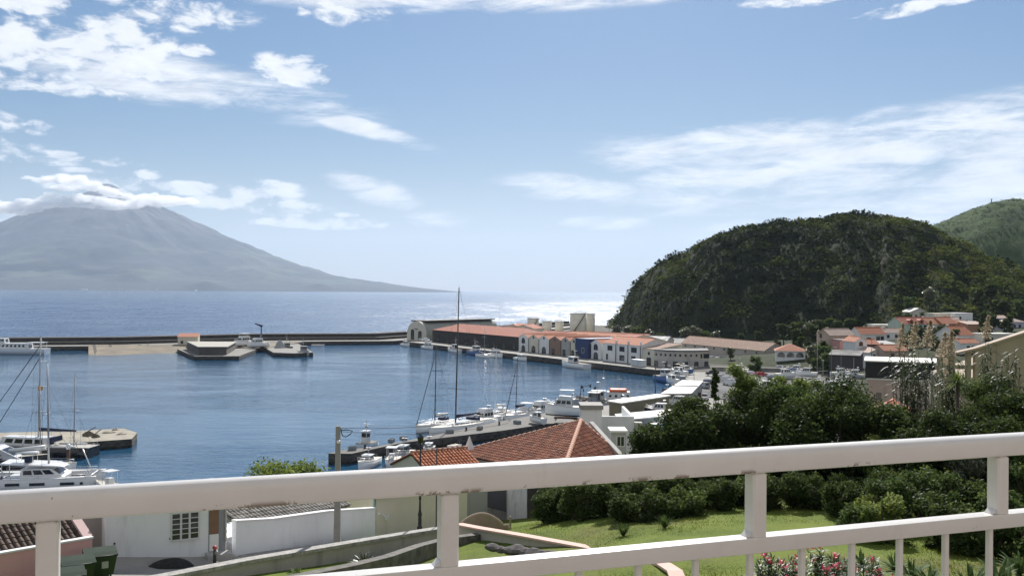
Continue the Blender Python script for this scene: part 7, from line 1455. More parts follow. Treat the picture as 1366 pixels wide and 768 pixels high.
# ---- trees seen far off: three kinds, copied
far_kinds = []
for i, (m, tn) in enumerate(((LEAF_OLIVE, .25), (LEAF_MID, .25), (LEAF_DARK, .3))):
    root = thing('far_tree', 'x', 'tree', (0, 0, 0)); trunk_mesh(6, .22, 2.0, 5, 300 + i).build('trunk', BARK, root); v, f, t = crown_np(6.0, 2.6, .2, 20, 1500, .34, 310 + i, 'full', tn); npmesh('crown', v, f, m, root, colattr=t); far_kinds.append(root)
FT = [(822, 560, 3, 1.3, 0, 'grey green tree at the left foot of the headland beside the mole'), (838, 540, 3, 1.4, 0, 'grey green tree at the foot of the headland behind the red roofed shed'), (850, 520, 3, 1.5, 1, 'green tree at the foot of the headland left of the grey shed'), (866, 505, 3, 1.3, 0, 'pale tree behind the grey sheet roof'), (880, 500, 3, 1.1, 1, 'small green tree right of the grey sheet roof'),
      (915, 490, 3, 1.5, 0, 'pale grey green tree above the left end of the long store'), (928, 488, 3, 1.6, 0, 'largest pale tree above the long store'), (942, 486, 3, 1.3, 1, 'green tree right of the largest pale tree above the store'), (955, 484, 3, 1.2, 0, 'pale tree above the middle of the long store roof'), (990, 480, 3, 1.0, 2, 'dark tree behind the long store roof'), (1012, 476, 3, 1.1, 2, 'dark tree behind the right end of the long store'),
      (1098, 330, 3.6, 1.5, 1, 'light green tree right of the arched house'), (1086, 338, 3, 1.3, 0, 'yellowish tree touching the corner of the arched house'), (1108, 322, 4.5, 1.2, 1, 'spreading light tree between the poles below the tan house'), (1104, 372, 7, 1.2, 2, 'dark tree left of the tan gabled house'), (1096, 385, 6, 1.0, 0, 'pale tree at the left end of the village'),
      (1172, 302, 7, 1.0, 2, 'dark hedge tree below the white tower house'), (1182, 300, 7, .9, 2, 'dark hedge tree below the dusty pink wall'), (1192, 298, 7.2, .9, 2, 'dark hedge tree at the right of the dusty pink wall'), (1162, 306, 6.6, .7, 2, 'small dark tree at the left end of the hedge'),
      (1230, 352, 11, 1.0, 2, 'dark tree under the pale green house'), (1258, 348, 11, 1.1, 2, 'dark tree under the salmon house'), (1272, 340, 10.8, 1.0, 2, 'dark tree beside the big blank gable'), (1316, 380, 13, 1.5, 2, 'dark tree below the blue house'), (1326, 385, 13.5, 1.3, 2, 'dark tree right below the blue house'), (1210, 430, 15, 1.5, 2, 'dark tree above the long cream house'), (1196, 436, 15, 1.3, 1, 'green tree above the white cottage'), (1240, 460, 17, 1.5, 0, 'pale tree beside the grey stone house'), (1216, 462, 17, 1.4, 1, 'green tree left of the grey stone house'), (1305, 462, 18, 1.5, 2, 'dark tree right of the highest white house'), (1322, 465, 18, 1.7, 2, 'dark tree above the blue house'), (1340, 452, 18, 1.3, 2, 'dark tree below the pale pink house'), (1362, 450, 18, 1.5, 1, 'green tree at the right end of the upper village'),
      (1214, 356, 11, .8, 2, 'low dark tree at the left foot of the pale green house'), (1222, 346, 10.5, .7, 2, 'low dark tree below the pale green house door'), (1240, 342, 10.5, .8, 2, 'low dark tree on the green bank below the terrace'), (1250, 338, 10.5, .7, 1, 'low green tree on the bank below the terrace'), (1265, 352, 11.5, .8, 2, 'low dark tree under the salmon house'), (1310, 352, 11.8, .8, 2, 'low dark tree at the left end of the long cream house'), (1208, 344, 10, .8, 1, 'low green tree right of the dusty pink house'), (1340, 388, 14, .9, 2, 'low dark tree in front of the lilac house'), (1068, 372, 3, .9, 2, 'low dark tree right of the arched house'), (1100, 352, 6, .9, 2, 'low dark tree in front of the tan gable'),
      (1046, 452, 3, 1.7, 2, 'dark tree right of the long store gable'), (1058, 440, 3, 1.8, 2, 'dark tree behind the arched house'), (1070, 430, 4, 1.8, 2, 'tall dark tree behind the right end of the arched house'), (1082, 424, 5, 1.6, 0, 'grey tree between the arched house and the tan house'), (1092, 432, 6, 1.8, 2, 'dark tree behind the pale pole'), (1104, 436, 7, 1.8, 2, 'dark tree behind the tan gabled house'), (1064, 396, 3, 1.3, 2, 'dark tree close behind the arched house roof'), (1088, 392, 5, 1.4, 2, 'dark tree left of the tan gable'), (1116, 430, 8, 1.6, 2, 'dark tree above the tan house roof'), (1132, 436, 10, 1.6, 2, 'dark tree above the pink wall'), (1246, 352, 11, .9, 0, 'tan tree in front of the white terrace house'), (1236, 440, 16, 1.4, 2, 'dark tree above the pale green house roof'), (1345, 395, 14, 1.1, 2, 'dark tree beside the lilac white house'),
      (1172, 420, 13, 1.1, 2, 'dark tree above the orange roof with patio doors'), (1158, 425, 12, 1.0, 0, 'pale tree above the tan gabled house'), (975, 372, 2.4, .75, 0, 'thin young tree on the verge by the long store'), (1008, 330, 2.4, 1.0, 1, 'young tree at the edge of the car park')]
for i, (px, y, z, s_, k, lab) in enumerate(FT):
    x_ = X(px, y); loc = (x_, y, max(gz(x_, y), float(hill_h(np.array([x_]), np.array([float(y)]))[0]) if y > 440 else -9))
    if i < 3 and False: pass
    dup(far_kinds[k], loc, i * 1.7, lab, 'trees below the headland and in the village', s_, 'tree')
for r_ in far_kinds:
    for ch in list(r_.children): bpy.data.objects.remove(ch)
    bpy.data.objects.remove(r_)
# ------------------------------------------------------------------ vehicles
TYRE = mat('tyre', (.02, .02, .02), .85, .1); RIM = mat('wheel_rim', (.40, .40, .41), .4, .05, metal=.6); LAMP = mat('head_lamp', (.65, .66, .66), .2, .02); TAIL = mat('tail_lamp', (.35, .02, .02), .3, .02)
def car(label, loc, rz, paint, kind='hatch', name='parked_car', cat='car', group='vehicles parked around the harbour'):
    root = thing(name, label, cat, loc, rz, group)
    prof, L_, W_ = {'hatch': ([(-2.0, .32), (2.0, .32), (2.05, .62), (1.9, .84), (1.05, .95), (.35, 1.42), (-1.35, 1.46), (-1.95, 1.0), (-2.05, .6)], 4.1, 1.72), 'suv': ([(-2.2, .38), (2.2, .38), (2.28, .75), (2.15, 1.02), (1.15, 1.12), (.55, 1.72), (-1.85, 1.76), (-2.2, 1.1), (-2.27, .7)], 4.5, 1.84),
        'van': ([(-2.4, .35), (2.4, .35), (2.5, .75), (2.3, 1.05), (1.65, 1.2), (1.0, 1.88), (-2.3, 1.95), (-2.45, 1.0), (-2.47, .6)], 4.9, 1.9), 'pickup': ([(-2.5, .42), (2.5, .42), (2.58, .8), (2.4, 1.05), (1.3, 1.12), (.75, 1.70), (-.55, 1.72), (-.75, 1.05), (-2.5, 1.02), (-2.55, .7)], 5.1, 1.84)}[kind]
    def ring(y, s, dz=0): return [(x * (1 if z < 1.0 else 1), y * (1 if z < 1.02 else s), z) for x, z in prof]
    mb = MB(); h = W_ / 2; mb.loft([ring(-h, .82), ring(-h + .0001, .82), ring(h - .0001, .82), ring(h, .82)], 0); mb.build('body', paint, root)
    top = max(z for _, z in prof); zb = 1.0 if kind != 'suv' else 1.12; gb = MB()
    xs = [x for x, z in prof if z > top - .12]; xf, xr = max(xs), min(xs); bz = [x for x, z in prof if .9 < z < 1.25]; xbf = max(b for b in bz if b > 0 and b < 1.9); xbr = min(bz)
    if kind == 'pickup': xbr = -.72
    for s in (-1, 1):
        y0, y1 = s * (h + .008), s * (h * .82 + .012); u = (top - .12 - zb) / (top - zb)
        for a, b in ((.04, .46), (.52, .94 if kind != 'van' else .55)):
            if b - a < .1: continue
            q = [(xbr + (xbf - xbr) * a, y1 * 1.02, zb + .08), (xbr + (xbf - xbr) * b, y1 * 1.02, zb + .08), (xr + (xf - xr) * b, y1, top - .14), (xr + (xf - xr) * a + .05, y1, top - .14)]; gb.poly(q if s < 0 else q[::-1])
    gb.poly([(xbf + .0, -h * .74, zb + .04), (xbf, h * .74, zb + .04), (xf + .06, h * .70, top - .08), (xf + .06, -h * .70, top - .08)])
    gb.poly([(xbr - .02, h * .7, zb + .1), (xbr - .02, -h * .7, zb + .1), (xr - .05, -h * .68, top - .12), (xr - .05, h * .68, top - .12)])
    gb.build('window', BGLASS, root)
    for x_ in (-L_ * .31, L_ * .31):
        for s in (-1, 1):
            wb = MB(); wb.cyl((x_, s * (h - .16), .32), (x_, s * (h + .02), .32), .32, n=14); w_ = wb.build('wheel', TYRE, root); wb = MB(); wb.cyl((x_, s * (h + .015), .32), (x_, s * (h + .035), .32), .19, n=10); wb.build('rim', RIM, w_)
    for s in (-1, 1):
        lb = MB(); xm = max(x for x, z in prof); lb.box(xm - .14, xm + .02, s * h * .75 - .18, s * h * .75 + .18, .66, .82); lb.build('headlight', LAMP, root)
        lb = MB(); xm = min(x for x, z in prof); lb.box(xm - .02, xm + .14, s * h * .8 - .12, s * h * .8 + .12, .7, .95); lb.build('tail_light', TAIL, root)
    return root
CW = mat('car_white', (.75, .75, .75), .25, .02, .3, coat=.6); CB = mat('car_black', (.015, .015, .017), .25, .05, .3, coat=.6); CR = mat('car_red', (.40, .03, .02), .25, .03, .3, coat=.6); CSIL = mat('car_silver', (.38, .39, .40), .3, .03, .3, coat=.5); CBLU = mat('car_blue', (.03, .06, .18), .25, .04, .3, coat=.6)
for i, (px, y, z, rz, pm, kd_, lab) in enumerate([
    (951, 318, 2.5, 2.9, CB, 'suv', 'black off road car parked at the edge of the car park'), (976, 326, 2.5, .2, CW, 'hatch', 'white car in front of the terrace wall beyond the black off roader'), (1023, 360, 2.6, HP - .1, CW, 'van', 'white van parked near the end of the long store'), (952, 396, 2.3, .5, CSIL, 'hatch', 'silver car, left of three against the long store'), (960, 392, 2.3, .5, CW, 'hatch', 'white car in the middle of three against the long store'), (967, 388, 2.3, .5, CBLU, 'suv', 'dark blue car, right of three against the long store'),
    (1043, 344, 2.6, .1, CSIL, 'hatch', 'silver car in front of the arched house'), (832, 392, 2.32, RQ, CW, 'hatch', 'white car on the quay by the white quay house'), (836, 386, 2.32, RQ, CR, 'hatch', 'red car on the quay by the white quay house'), (824, 398, 2.32, RQ, CW, 'van', 'white van on the quay right of the navy building'), (570, 518, 2.32, RQ, CW, 'van', 'white van near the arched end wall of the vaulted hall'), (562, 522, 2.32, RQ, CSIL, 'hatch', 'silver car below the vaulted hall'),
    (1012, 226, 2.5, .8, CW, 'hatch', 'white car half hidden by the dark trees below the car park'), (1001, 236, 2.5, 2.6, CSIL, 'hatch', 'silver car seen through the bright green sprays'), (925, 258, 2.3, 1.4, CW, 'hatch', 'white car beside the far end of the white roofs'), (934, 252, 2.3, 1.2, CB, 'hatch', 'dark car beside the white flat roof'), (941, 246, 2.3, 1.3, CW, 'pickup', 'white pickup beside the near end of the white roof'), (938, 276, 2.3, 2.0, CSIL, 'van', 'grey van behind the white flat roof'),
    (958, 306, 2.5, 2.8, CSIL, 'hatch', 'silver car beside the black off roader'), (966, 300, 2.5, 2.9, CW, 'hatch', 'white car two places right of the black off roader'), (990, 318, 2.5, .2, CB, 'hatch', 'black car before the middle of the terrace wall'), (1003, 320, 2.5, .2, CW, 'hatch', 'white car before the right part of the terrace wall'), (1016, 316, 2.5, .3, CR, 'hatch', 'red car before the terrace wall'), (1032, 306, 2.5, .2, CSIL, 'hatch', 'silver car at the right end of the terrace wall'), (975, 284, 2.5, 2.4, CW, 'van', 'white van standing in the middle of the car park'), (945, 288, 2.5, 1.0, CBLU, 'hatch', 'dark blue car near the lamp post on the car park'), (890, 262, 2.3, 1.2, CB, 'hatch', 'black car beside the gutter roofed shed'), (930, 240, 2.3, 1.2, CSIL, 'hatch', 'silver car nearest the dark trees by the white roof')]):
    car(lab, (X(px, y), y, z), rz, pm, kd_, 'parked_car' if kd_ != 'van' else 'parked_van', 'car' if kd_ != 'van' else 'van')
fk = thing('yellow_loader', 'small yellow loader parked on the quay below the curved building', 'loader', (X(905, 338), 338, 2.3), .5); YEL = mat('loader_yellow', (.55, .33, .03), .5, .08)
mb = MB(); mb.bbox(-1.4, 1.2, -.7, .7, .5, 1.3, bev=.1); mb.build('body', YEL, fk); mb = MB(); mb.bbox(-.6, .5, -.6, .6, 1.3, 2.3, bev=.1); mb.build('cab', BGLASS, fk); mb = MB(); mb.box(-.7, .6, -.66, .66, 2.303, 2.4); mb.build('cab_roof', YEL, fk); mb = MB(); mb.tube([(.9, 0, 1.2), (2.0, 0, 1.3), (2.6, 0, .5)], .14, 6); mb.box(2.3, 2.9, -.7, .7, .1, .7); mb.build('loader_arm', YEL, fk)
for x_ in (-.9, .8):
    for s in (-.72, .72): mb = MB(); mb.cyl((x_, s - .14, .48), (x_, s + .14, .48), .48, n=12); mb.build('wheel', TYRE, fk)
# ------------------------------------------------------------------ sheds with white roofs at the boat park
def flat_shed(label, px4, z, leg, wall_m, nm='boat_shed'):
    q = [G(px, py, z) for px, py in px4]; c_ = sum((p for p in q), Vector()) / 4; root = thing(nm, label, 'shed', (c_.x, c_.y, 2.28)); pts = [(p.x - c_.x, p.y - c_.y) for p in q]
    mb = MB(); mb.prism(pts, z - 2.28 - .25, z - 2.28); mb.build('roof', WHITEROOF, root)
    ip = [(a * .94, b * .94) for a, b in pts]; mb = MB(); mb.prism(ip, -.02, z - 2.28 - .253); mb.build('wall', wall_m, root); return root
flat_shed('long narrow shed with a white flat roof beside the orange canopied vessel', [(810, 534), (829, 537), (895, 527), (876, 525)], 5.6, 0, mat('shed_olive', (.20, .18, .12), .85, .15, .4, dirt=.3))
w2 = flat_shed('wide shed with a white shallow gutter roof beside the inner quay', [(881.5, 524.5), (910, 506.5), (938, 508), (922.5, 524)], 5.6, 0, mat('shed_grey', (.30, .30, .29), .85, .12, .4, dirt=.3))
a1_, a2_ = G(882, 524.5, 5.62), G(922, 524, 5.62); b1_, b2_ = G(910, 506.5, 5.62), G(938, 508, 5.62); m1, m2 = a1_.lerp(b1_, .52), a2_.lerp(b2_, .52); mb = MB(); mb.tube([m1 - w2.location, m2 - w2.location], .22, 4, 0, False); mb.build('gutter', mat('gutter_grey', (.25, .24, .21), .8, .1), w2)
tl_ = flat_shed('grey roofed lean to among the boats ashore below the white roofs', [(820, 552), (884, 546), (896, 553), (828, 560)], 4.9, 0, mat('shed_grey', (.3, .3, .29)))
# ------------------------------------------------------------------ poles, lamps
POLE = mat('pole_grey', (.20, .20, .195), .7, .1); POLED = mat('pole_dark', (.06, .06, .062), .6, .1); POLEW = mat('pole_pale', (.48, .47, .44), .7, .08)
def lamp_mast(label, px, ptop, y, zb, m=POLE, arm=(1.6, 0), r=.11, heads=1, name='lamp_mast', cat='lamp post', group='lamp masts around the harbour', cross=0):
    zt = P(px, ptop, y).z; x = P(px, ptop, y).x; root = thing(name, label, cat, (x, y, zb), 0, group); h = zt - zb
    mb = MB(); mb.cyl((0, 0, -.2), (0, 0, h), r, r * .55, 8); mb.build('pole', m, root)
    if heads:
        for k in range(heads):
            s = 1 if k == 0 else -1; mb = MB(); mb.tube([(0, 0, h - .1), (s * arm[0], arm[1], h)], .05, 5); mb.build('arm', m, root); mb = MB(); mb.bbox(s * arm[0] - .4, s * arm[0] + .4, -.15 + arm[1], .15 + arm[1], h - .08, h + .08); mb.build('lamp_head', POLEW, root)
    for k in range(cross): mb = MB(); mb.cyl((-1.4 + .3 * k, 0, h * (.62 - .2 * k)), (1.4 - .3 * k, 0, h * (.62 - .2 * k)), .05, n=5); mb.build('crosstree', m, root)
    return root
for a in [('tall grey lamp mast rising beside the white flat roofs', 874.5, 487.5, 238, 2.28, POLED, (3.4, 0), .17, 1), ('thin tall mast on the mole behind the red roofed sheds', 666, 407, 575, 2.2, POLED, (.6, 0), .14, 1), ('thin tall mast standing left of the wide fuel tank', 746.5, 405, 600, 2.2, POLED, (.5, 0), .12, 0), ('thin mast just left of the tall fuel tanks', 768.5, 406, 620, 2.2, POLED, (.6, 0), .12, 1), ('thin mast above the tall fuel tanks', 773.5, 404.5, 640, 2.2, POLED, (.6, 0), .12, 0), ('thin mast at the foot of the headland above the sea glitter', 813, 406, 640, 2.2, POLED, (.6, 0), .12, 1),
          ('pale thin pole at the left of the tan gabled house', 1090.5, 440, 318, 3.0, POLEW, (.8, 0), .12, 0, 'utility_pole', 'pole', None, 0), ('lamp post with a pale head by the dark sloping shed', 1109, 463, 290, 4.0, POLE, (1.2, 0), .1, 1), ('lamp post near the middle of the boats ashore', 926, 489, 300, 2.3, POLE, (.6, 0), .08, 2), ('short lamp post beside the terrace wall', 985, 478, 330, 2.4, POLE, (.5, 0), .07, 1), ('dark wooden pole right of the white tower house', 1163, 452, 300, 7.5, POLED, (.5, 0), .12, 0, 'utility_pole', 'pole', None, 0), ('tall pole in front of the dark stone fronted house', 1201, 432, 345, 10, POLED, (.5, 0), .12, 0, 'utility_pole', 'pole', None, 0),
          ('bare pale mast with crosstrees standing left of the reeds', 1098, 480, 262, 3.8, POLEW, (.5, 0), .09, 0, 'bare_mast', 'mast', 'bare masts of boats ashore', 2), ('bare grey mast with crosstrees in the middle of the boats ashore', 1122, 474, 270, 4.0, POLE, (.5, 0), .09, 0, 'bare_mast', 'mast', 'bare masts of boats ashore', 2), ('thin bare pale mast at the right of the boats ashore', 1139, 477, 262, 4.2, POLEW, (.5, 0), .08, 0, 'bare_mast', 'mast', 'bare masts of boats ashore', 1), ('thin bare mast closest to the banded building', 1153, 470, 240, 5, POLEW, (.5, 0), .08, 0, 'bare_mast', 'mast', 'bare masts of boats ashore', 0),
          ('thin lamp post in front of the white quay house', 845, 462, 372, 2.3, POLE, (.6, 0), .08, 1)]:
    lamp_mast(*a)
cp = thing('concrete_pole', 'square concrete utility pole with a loop of black cable on the lane', 'utility pole', (P(450.5, 640, 53.4).x, 53.4, 15.6))
hp = P(451, 568, 53.4).z - 15.6
mb = MB(); mb.loft([[(-.19, -.15, -.5), (.19, -.15, -.5), (.19, .15, -.5), (-.19, .15, -.5)], [(-.12, -.09, hp), (.12, -.09, hp), (.12, .09, hp), (-.12, .09, hp)]]); mb.build('pole', mat('pole_concrete', (.30, .29, .275), .9, .12, 1.2, .2, 8, dirt=.3), cp)
mb = MB(); mb.ball(.08, -.22, hp - .85, .13, .13, .1, 10, 6); mb.tube([(.05, -.1, hp - .8), (.08, -.2, hp - .78)], .025, 5); mb.build('lamp', BWHITE, cp)
mb = MB(); mb.tube([(.13, -.05, hp - .15), (.22, -.1, hp - .2), (.6, -.2, hp - .18), (.85, -.25, hp - .24), (.72, -.22, hp - .42), (.45, -.15, hp - .58), (.28, -.1, hp - .52), (.2, -.08, hp - .38), (.18, -.08, hp - .2)], .028, 5); mb.build('cable_loop', RUBBER, cp)
mb = MB(); e1 = Vector((9.5, 14.0, -1.2 + hp)); s1_ = Vector((.13, 0, hp - .12)); mb.tube([s1_.lerp(e1, t_) - Vector((0, 0, 1.1 * 4 * t_ * (1 - t_) * .25)) for t_ in np.linspace(0, 1, 14)], .014, 4); s1_ = Vector((.13, 0, hp - .3)); mb.tube([s1_.lerp(e1 - Vector((0, 0, .5)), t_) - Vector((0, 0, 1.6 * 4 * t_ * (1 - t_) * .25)) for t_ in np.linspace(0, 1, 14)], .012, 4); mb.build('wire', RUBBER, cp)
lp = thing('garden_lamp_post', 'black ornamental lamp post on the low wall in front of the cream house', 'lamp post', (P(560, 704, 58).x, 58, P(560, 704, 58).z)); hl = P(569, 592, 58).z - lp.location.z
mb = MB(); mb.tube([(0, 0, -.3), (0, 0, .1), (0, 0, .12), (0, 0, .75), (0, 0, .8), (0, 0, .95), (0, 0, 1.1), (0, 0, 1.7), (0, 0, 1.75), (0, 0, hl)], [.17, .17, .12, .10, .14, .10, .07, .055, .075, .04], 8); mb.build('post', mat('cast_iron', (.02, .022, .022), .5, .1), lp); mb = MB(); mb.loft([[(r_ * math.cos(a), r_ * math.sin(a), hl + z_) for a in np.linspace(0, 6.28, 7)[:-1]] for r_, z_ in ((.05, 0), (.14, .05), (.2, .42), (.08, .55), (.02, .62))]); mb.build('lantern', BGLASS, lp)
tp = thing('thin_post', 'thin dark metal post beside the railing post, in front of the cream house', 'post', (P(582, 690, 57).x, 57, 15.2)); mb = MB(); mb.cyl((0, 0, -.2), (0, 0, 5.4), .04, n=6); mb.build('shaft', POLED, tp)
mb = MB(); mb.box(-.12, .12, -.12, .12, -.2, .06); mb.build('foot', POLED, tp)
# ------------------------------------------------------------------ bins, heap, bollard
BING = mat('bin_green', (.018, .045, .022), .5, .1, 1.5); BINL = mat('bin_lid', (.016, .034, .020), .75, .15, 1.5, spec=.2)
def big_bin(label, x, y, z, rz):
    root = thing('waste_container', label, 'waste bin', (x, y, z), rz, 'waste containers on the lane')
    mb = MB(); mb.loft([[(-.52, -.42, .2), (.52, -.42, .2), (.52, .42, .2), (-.52, .42, .2)], [(-.66, -.52, 1.05), (.66, -.52, 1.05), (.66, .52, 1.05), (-.66, .52, 1.05)]]); mb.build('body', BING, root)
    mb = MB(); mb.loft([[(-.70, y_, z_) for y_, z_ in ((-.58, 1.06), (-.58, 1.13), (-.2, 1.22), (.56, 1.28), (.56, 1.06))], [(.70, y_, z_) for y_, z_ in ((-.58, 1.06), (-.58, 1.13), (-.2, 1.22), (.56, 1.28), (.56, 1.06))]]); mb.build('lid', BINL, root)
    mb = MB(); mb.tube([(-.5, -.62, 1.12), (.5, -.62, 1.12)], .025, 6); mb.build('handle', POLED, root)
    mb = MB(); mb.box(.02, .3, -.535, -.50, .55, .85, 0); mb.build('sticker', mat('bin_sticker', (.45, .47, .45), .6, .1), root)
    for x_ in (-.42, .42):
        for y_ in (-.34, .34): mb = MB(); mb.cyl((x_ - .03, y_, .1), (x_ + .03, y_, .1), .1, n=10); mb.build('wheel', TYRE, root)
    return root
zb_ = lambda x, y: gz(x, y) + .24
for px, y, lab, rz in ((134, 43.4, 'dark green waste container against the grey side wall', .5), (104, 42.0, 'dark green waste container with a glinting lid, nearer the camera', .55), (90, 40.3, 'dark green waste container lowest in the row, mostly out of the picture', .5)):
    x_ = P(px, 700, y).x; big_bin(lab, x_, y, P(px, {134: 770, 104: 782, 90: 800}[px], y).z, rz)
hx, hy = P(228, 748, 46.2).x, 46.0; hpo = thing('dark_heap', 'heap of dark gravel against the foot of the white lane house', 'heap', (hx, hy, 16.45), rz1); V_ = []
mb = MB(); rings = []
for k in range(6):
    t_ = k / 5; rings.append([(1.15 * (1 - t_) * math.cos(a) * (1 + .15 * math.sin(a * 3)), .5 * (1 - t_) * math.sin(a), .55 * (1 - (1 - t_) ** 2) ** .8 + .02 * math.sin(a * 5)) for a in np.linspace(0, 6.28, 15)[:-1]])
mb.loft(rings, 0, True, False); mb.build('heap', mat('dark_gravel', (.03, .03, .03), .95, .5, 9, 1, 30), hpo)
bl = thing('short_post', 'short dark post with a red cap beside the brown door of the white lane house', 'post', (P(288, 747, 47.6).x, 47.4, P(288, 748, 47.4).z)); mb = MB(); mb.tube([(0, 0, -.1), (0, 0, .55), (.02, 0, .6)], [.09, .07, .07], 8); mb.build('shaft', POLED, bl); mb = MB(); mb.ball(0, 0, .68, .12, .12, .1, 8, 6); mb.build('cap', RED, bl); mb = MB(); mb.ball(.1, -.04, .42, .12, .08, .12, 8, 6); mb.build('valve', mat('valve_metal', (.35, .33, .32), .4, .1, metal=.5), bl)
# low building blocks on the terraces beyond the car park
slab('terrace_wall', [(X(950, 336), 336), (X(1056, 332), 332), (X(1058, 334), 334), (X(950, 338), 338)], 1.5, 3.9, mat('terrace_concrete', (.26, .25, .23), .9, .2, .3, dirt=.4), None, False, 'long dark grey retaining wall behind the car park', 'wall')
mk = thing('hill_marker', 'small pale survey pillar on the crest of the farther hill', 'pillar', (X(1322, 1236), 1236, float(hill2_h(np.array([X(1322, 1236)]), np.array([1236.]))[0]))); mb = MB(); mb.tube([(0, 0, -2), (0, 0, 4.8)], [.9, .7], 6, 0, False); mb.build('shaft', POLEW, mk); mb = MB(); mb.box(-1.1, 1.1, -1.1, 1.1, 4.8, 5.3); mb.build('cap', POLEW, mk)
# ------------------------------------------------------------------ the balcony
RA, RB = Vector((-1.30, 2.43, 0)), Vector((1.93, 3.60, 0)); RD = (RB - RA).normalized(); rail_rz = math.atan2(RD.y, RD.x); EH = .52
def rail_paint():
    m = bpy.data.materials.new('rail_paint'); m.use_nodes = True; t = m.node_tree; h = NT(t); b = t.nodes['Principled BSDF']; ob = t.nodes.new('ShaderNodeTexCoord').outputs['Object']
    n = h.noise(ob, 5, 6, .6); base = h.mix(h.lin(n, .3, .7), (.66, .645, .625, 1), (.72, .705, .685, 1))
    st = t.nodes.new('ShaderNodeMapping'); st.inputs['Scale'].default_value = (14, 14, 3); t.links.new(ob, st.inputs[0]); base = h.mix(h.smooth(h.noise(st.outputs[0], 1.0, 5, .65), .60, .80, 0, .15), base, (.36, .31, .25, 1))
    sp_ = h.noise(ob, 38, 2, .5); base = h.mix(h.smooth(sp_, .765, .785), base, (.05, .04, .035, 1))
    zc = h.sep(ob)[2]; low = h.smooth(zc, -.058, -.077); fl = h.smooth(h.noise(ob, 9, 6, .75), .57, .60)
    base = h.mix(h.m('MULTIPLY', h.m('MULTIPLY', low, fl), h.smooth(zc, -.0795, -.0785)), base, (.16, .11, .075, 1))
    base = h.mix(h.smooth(h.noise(ob, 2.2, 5, .7), .5, .72, 0, .14), base, (.50, .47, .43, 1))
    t.links.new(base, b.inputs['Base Color']); b.inputs['Roughness'].default_value = .38; b.inputs['Coat Weight'].default_value = .15
    bn = t.nodes.new('ShaderNodeBump'); bn.inputs['Strength'].default_value = .12; bn.inputs['Distance'].default_value = .004; t.links.new(h.noise(ob, 40, 4, .6), bn.inputs['Height']); t.links.new(bn.outputs[0], b.inputs['Normal']); return m
RP = rail_paint()
rl = thing('balcony_railing', 'white painted balcony railing with a thick rounded top rail, posts and thin balusters', 'railing', (RA.x, RA.y, CAM_H - EH), rail_rz)
def rail_u(px):                          # distance along the railing where it is seen at px
    d = ray(px, 650); k_ = d.x / d.y; return (k_ * RA.y - RA.x) / (RD.x - k_ * RD.y)
U0, U1 = -4.2, rail_u(1366) + 4.2
def bar(name, u0, u1, v0, v1, z0, z1, rr, n=5, rtop=None):
    """long bar with rounded long edges"""
    def arc(cx, cz, a0, r_): return [(cx + r_ * math.cos(a0 + k * math.pi / 2 / n), cz + r_ * math.sin(a0 + k * math.pi / 2 / n)) for k in range(n + 1)]
    rt = rtop or rr; sec = arc(v1 - rt, z1 - rt, 0, rt) + arc(v0 + rt, z1 - rt, math.pi / 2, rt) + arc(v0 + rr, z0 + rr, math.pi, rr) + arc(v1 - rr, z0 + rr, 1.5 * math.pi, rr)
    mb = MB(); b = len(mb.v); rings = [[(u, v, z) for v, z in sec] for u in (u0, u1)]; mb.loft(rings, 0, True, False)
    o = mb.build(name, RP, rl)
    for p in o.data.polygons: p.use_smooth = len(p.vertices) == 4
    return o
bar('top_rail', U0, U1, -.035, .045, -.078, 0, .010, 5, .030)
LZ1 = -.292; LZ0 = LZ1 - .052
bar('lower_rail', U0, U1, -.032, .030, LZ0, LZ1, .004)
us_ = [rail_u(px) for px in (65, 598, 1008, 1331)]; sp1 = us_[1] - us_[0]; sp2 = us_[3] - us_[2]
for u in [us_[0] - 2 * sp1, us_[0] - sp1] + us_ + [us_[3] + sp2 * k_ for k_ in (1, 2, 3)]:
    if not U0 + .1 < u < U1 - .1: continue
    mb = MB(); mb.bbox(u - .027, u + .027, -.029, .029, LZ1 + .0005, -.0785, bev=.006); mb.build('post', RP, rl)
    mb = MB(); mb.loft([[(u - .045, -.02, LZ1 + .0008), (u - .027, -.02, LZ1 + .0008), (u - .027, .02, LZ1 + .0008), (u - .045, .02, LZ1 + .0008)], [(u - .0285, -.02, LZ1 + .018), (u - .0275, -.02, LZ1 + .018), (u - .0275, .02, LZ1 + .018), (u - .0285, .02, LZ1 + .018)]]); mb.build('weld', RP, rl)
u0_ = rail_u(928); st_ = (rail_u(1320) - rail_u(928)) / 6
k = -28
while u0_ + k * st_ < U1 - .1:
    u = u0_ + k * st_; k += 1
    if u < U0 + .05: continue
    mb = MB(); mb.bbox(u - .0105, u + .0105, -.0105, .0105, -.98, LZ0 - .0005, bev=.003); mb.build('baluster', RP, rl)
bar('bottom_rail', U0, U1, -.02, .02, -1.03, -.981, .004)
fl = thing('balcony_house', 'cream rendered balcony and facade from which the view is taken', 'building', (RA.x, RA.y, CAM_H - EH), rail_rz)
mb = MB(); mb.box(U0 - .5, U1 + .5, -4.6, .16, -1.32, -1.12); mb.build('balcony_floor', mat('balcony_tile', (.20, .18, .165), .7, .08, 3), fl)
mb = MB(); mb.box(-30, 34, -12.0, -4.603, -10, 6.5); mb.build('wall', mat('hotel_render', (.34, .30, .27), .9, .05, .6), fl)
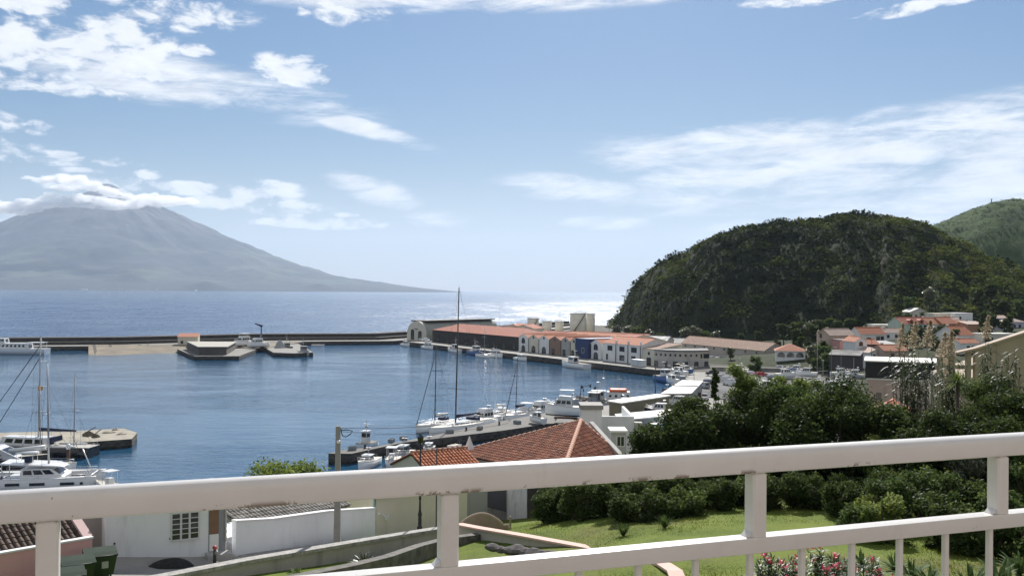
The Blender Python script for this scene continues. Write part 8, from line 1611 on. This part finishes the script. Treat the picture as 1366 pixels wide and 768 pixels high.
# ------------------------------------------------------------------ air
mb = MB(); mb.box(-36000, 36000, -320, 48000, -12, 2700)
hz_m = bpy.data.materials.new('haze_air'); hz_m.use_nodes = True; t = hz_m.node_tree
for n_ in list(t.nodes):
    if n_.type == 'BSDF_PRINCIPLED': t.nodes.remove(n_)
pv = t.nodes.new('ShaderNodeVolumePrincipled'); pv.inputs['Color'].default_value = (.62, .745, .92, 1); pv.inputs['Density'].default_value = HAZE_D
pv.inputs['Anisotropy'].default_value = .25
t.links.new(pv.outputs[0], [n_ for n_ in t.nodes if n_.type == 'OUTPUT_MATERIAL'][0].inputs['Volume'])
haze = tag(mb.build('haze', hz_m), 'pale sea haze between the balcony and the volcano', 'haze', kind='stuff')

# ------------------------------------------------------------------ cumulus wrapped round the summit
def cloud_mat():
    m = bpy.data.materials.new('cloud_vapour'); m.use_nodes = True; t = m.node_tree
    for n_ in list(t.nodes):
        if n_.type == 'BSDF_PRINCIPLED': t.nodes.remove(n_)
    v = t.nodes.new('ShaderNodeVolumePrincipled'); v.inputs['Color'].default_value = (1, 1, 1, 1); v.inputs['Density'].default_value = .010; v.inputs['Anisotropy'].default_value = .35
    t.links.new(v.outputs[0], [n_ for n_ in t.nodes if n_.type == 'OUTPUT_MATERIAL'][0].inputs['Volume']); return m
def cloud(label, lumps, y0, seed):
    """lumps: px, py, rx, ry in photograph pixels; built as one lumpy body of vapour at its true distance"""
    g = np.random.default_rng(seed); V, F, off_ = [], [], 0; nu, nv = 26, 14
    for (px, py, rx, ry) in lumps:
        y = y0 + g.uniform(-250, 250); c_ = P(px, py, y); k = y / FPX
        th, ph = np.meshgrid(np.linspace(0, 2 * math.pi, nu, endpoint=False), np.linspace(-math.pi / 2 + .02, math.pi / 2 - .02, nv)); d = np.stack([np.cos(ph) * np.cos(th), np.cos(ph) * np.sin(th), np.sin(ph)], -1).reshape(-1, 3)
        n_ = fbm(d[:, 0] * 2.3 + px, d[:, 2] * 2.3 + d[:, 1] * 1.7 + py, 4, seed) * .75
        r = (1 + n_)[:, None] * d * np.array([rx * k, rx * k * .55, ry * k]); r[:, 2] = np.where(r[:, 2] < 0, r[:, 2] * .55, r[:, 2]); V.append(r + np.array(c_))
        i = np.arange(nu * nv).reshape(nv, nu); j = np.roll(i, -1, 1); F.append(np.stack([i[:-1], j[:-1], j[1:], i[1:]], -1).reshape(-1, 4) + off_)
        base = off_; off_ += nu * nv
    o = npmesh('cloud', np.concatenate(V), np.concatenate(F), CLM, smooth=True); return tag(o, label, 'cloud', kind='stuff')
CLM = cloud_mat()
g_ = np.random.default_rng(2); band = [(x_, 272 + 3 * math.sin(x_ * .05) + g_.uniform(-3, 3) + (6 if x_ < 40 else 0), g_.uniform(13, 26), g_.uniform(6, 11)) for x_ in np.linspace(-30, 232, 26)]
cloud('broken white cloud band lying across the volcano below its summit', band, 17300, 3)
cloud('white cloud trailing off the left of the volcano summit', [(38, 238, 10, 3), (58, 241, 16, 5), (80, 240, 18, 7), (102, 243, 20, 9), (124, 250, 18, 9), (146, 257, 18, 7), (164, 262, 16, 5), (92, 252, 20, 6)], 17800, 4)
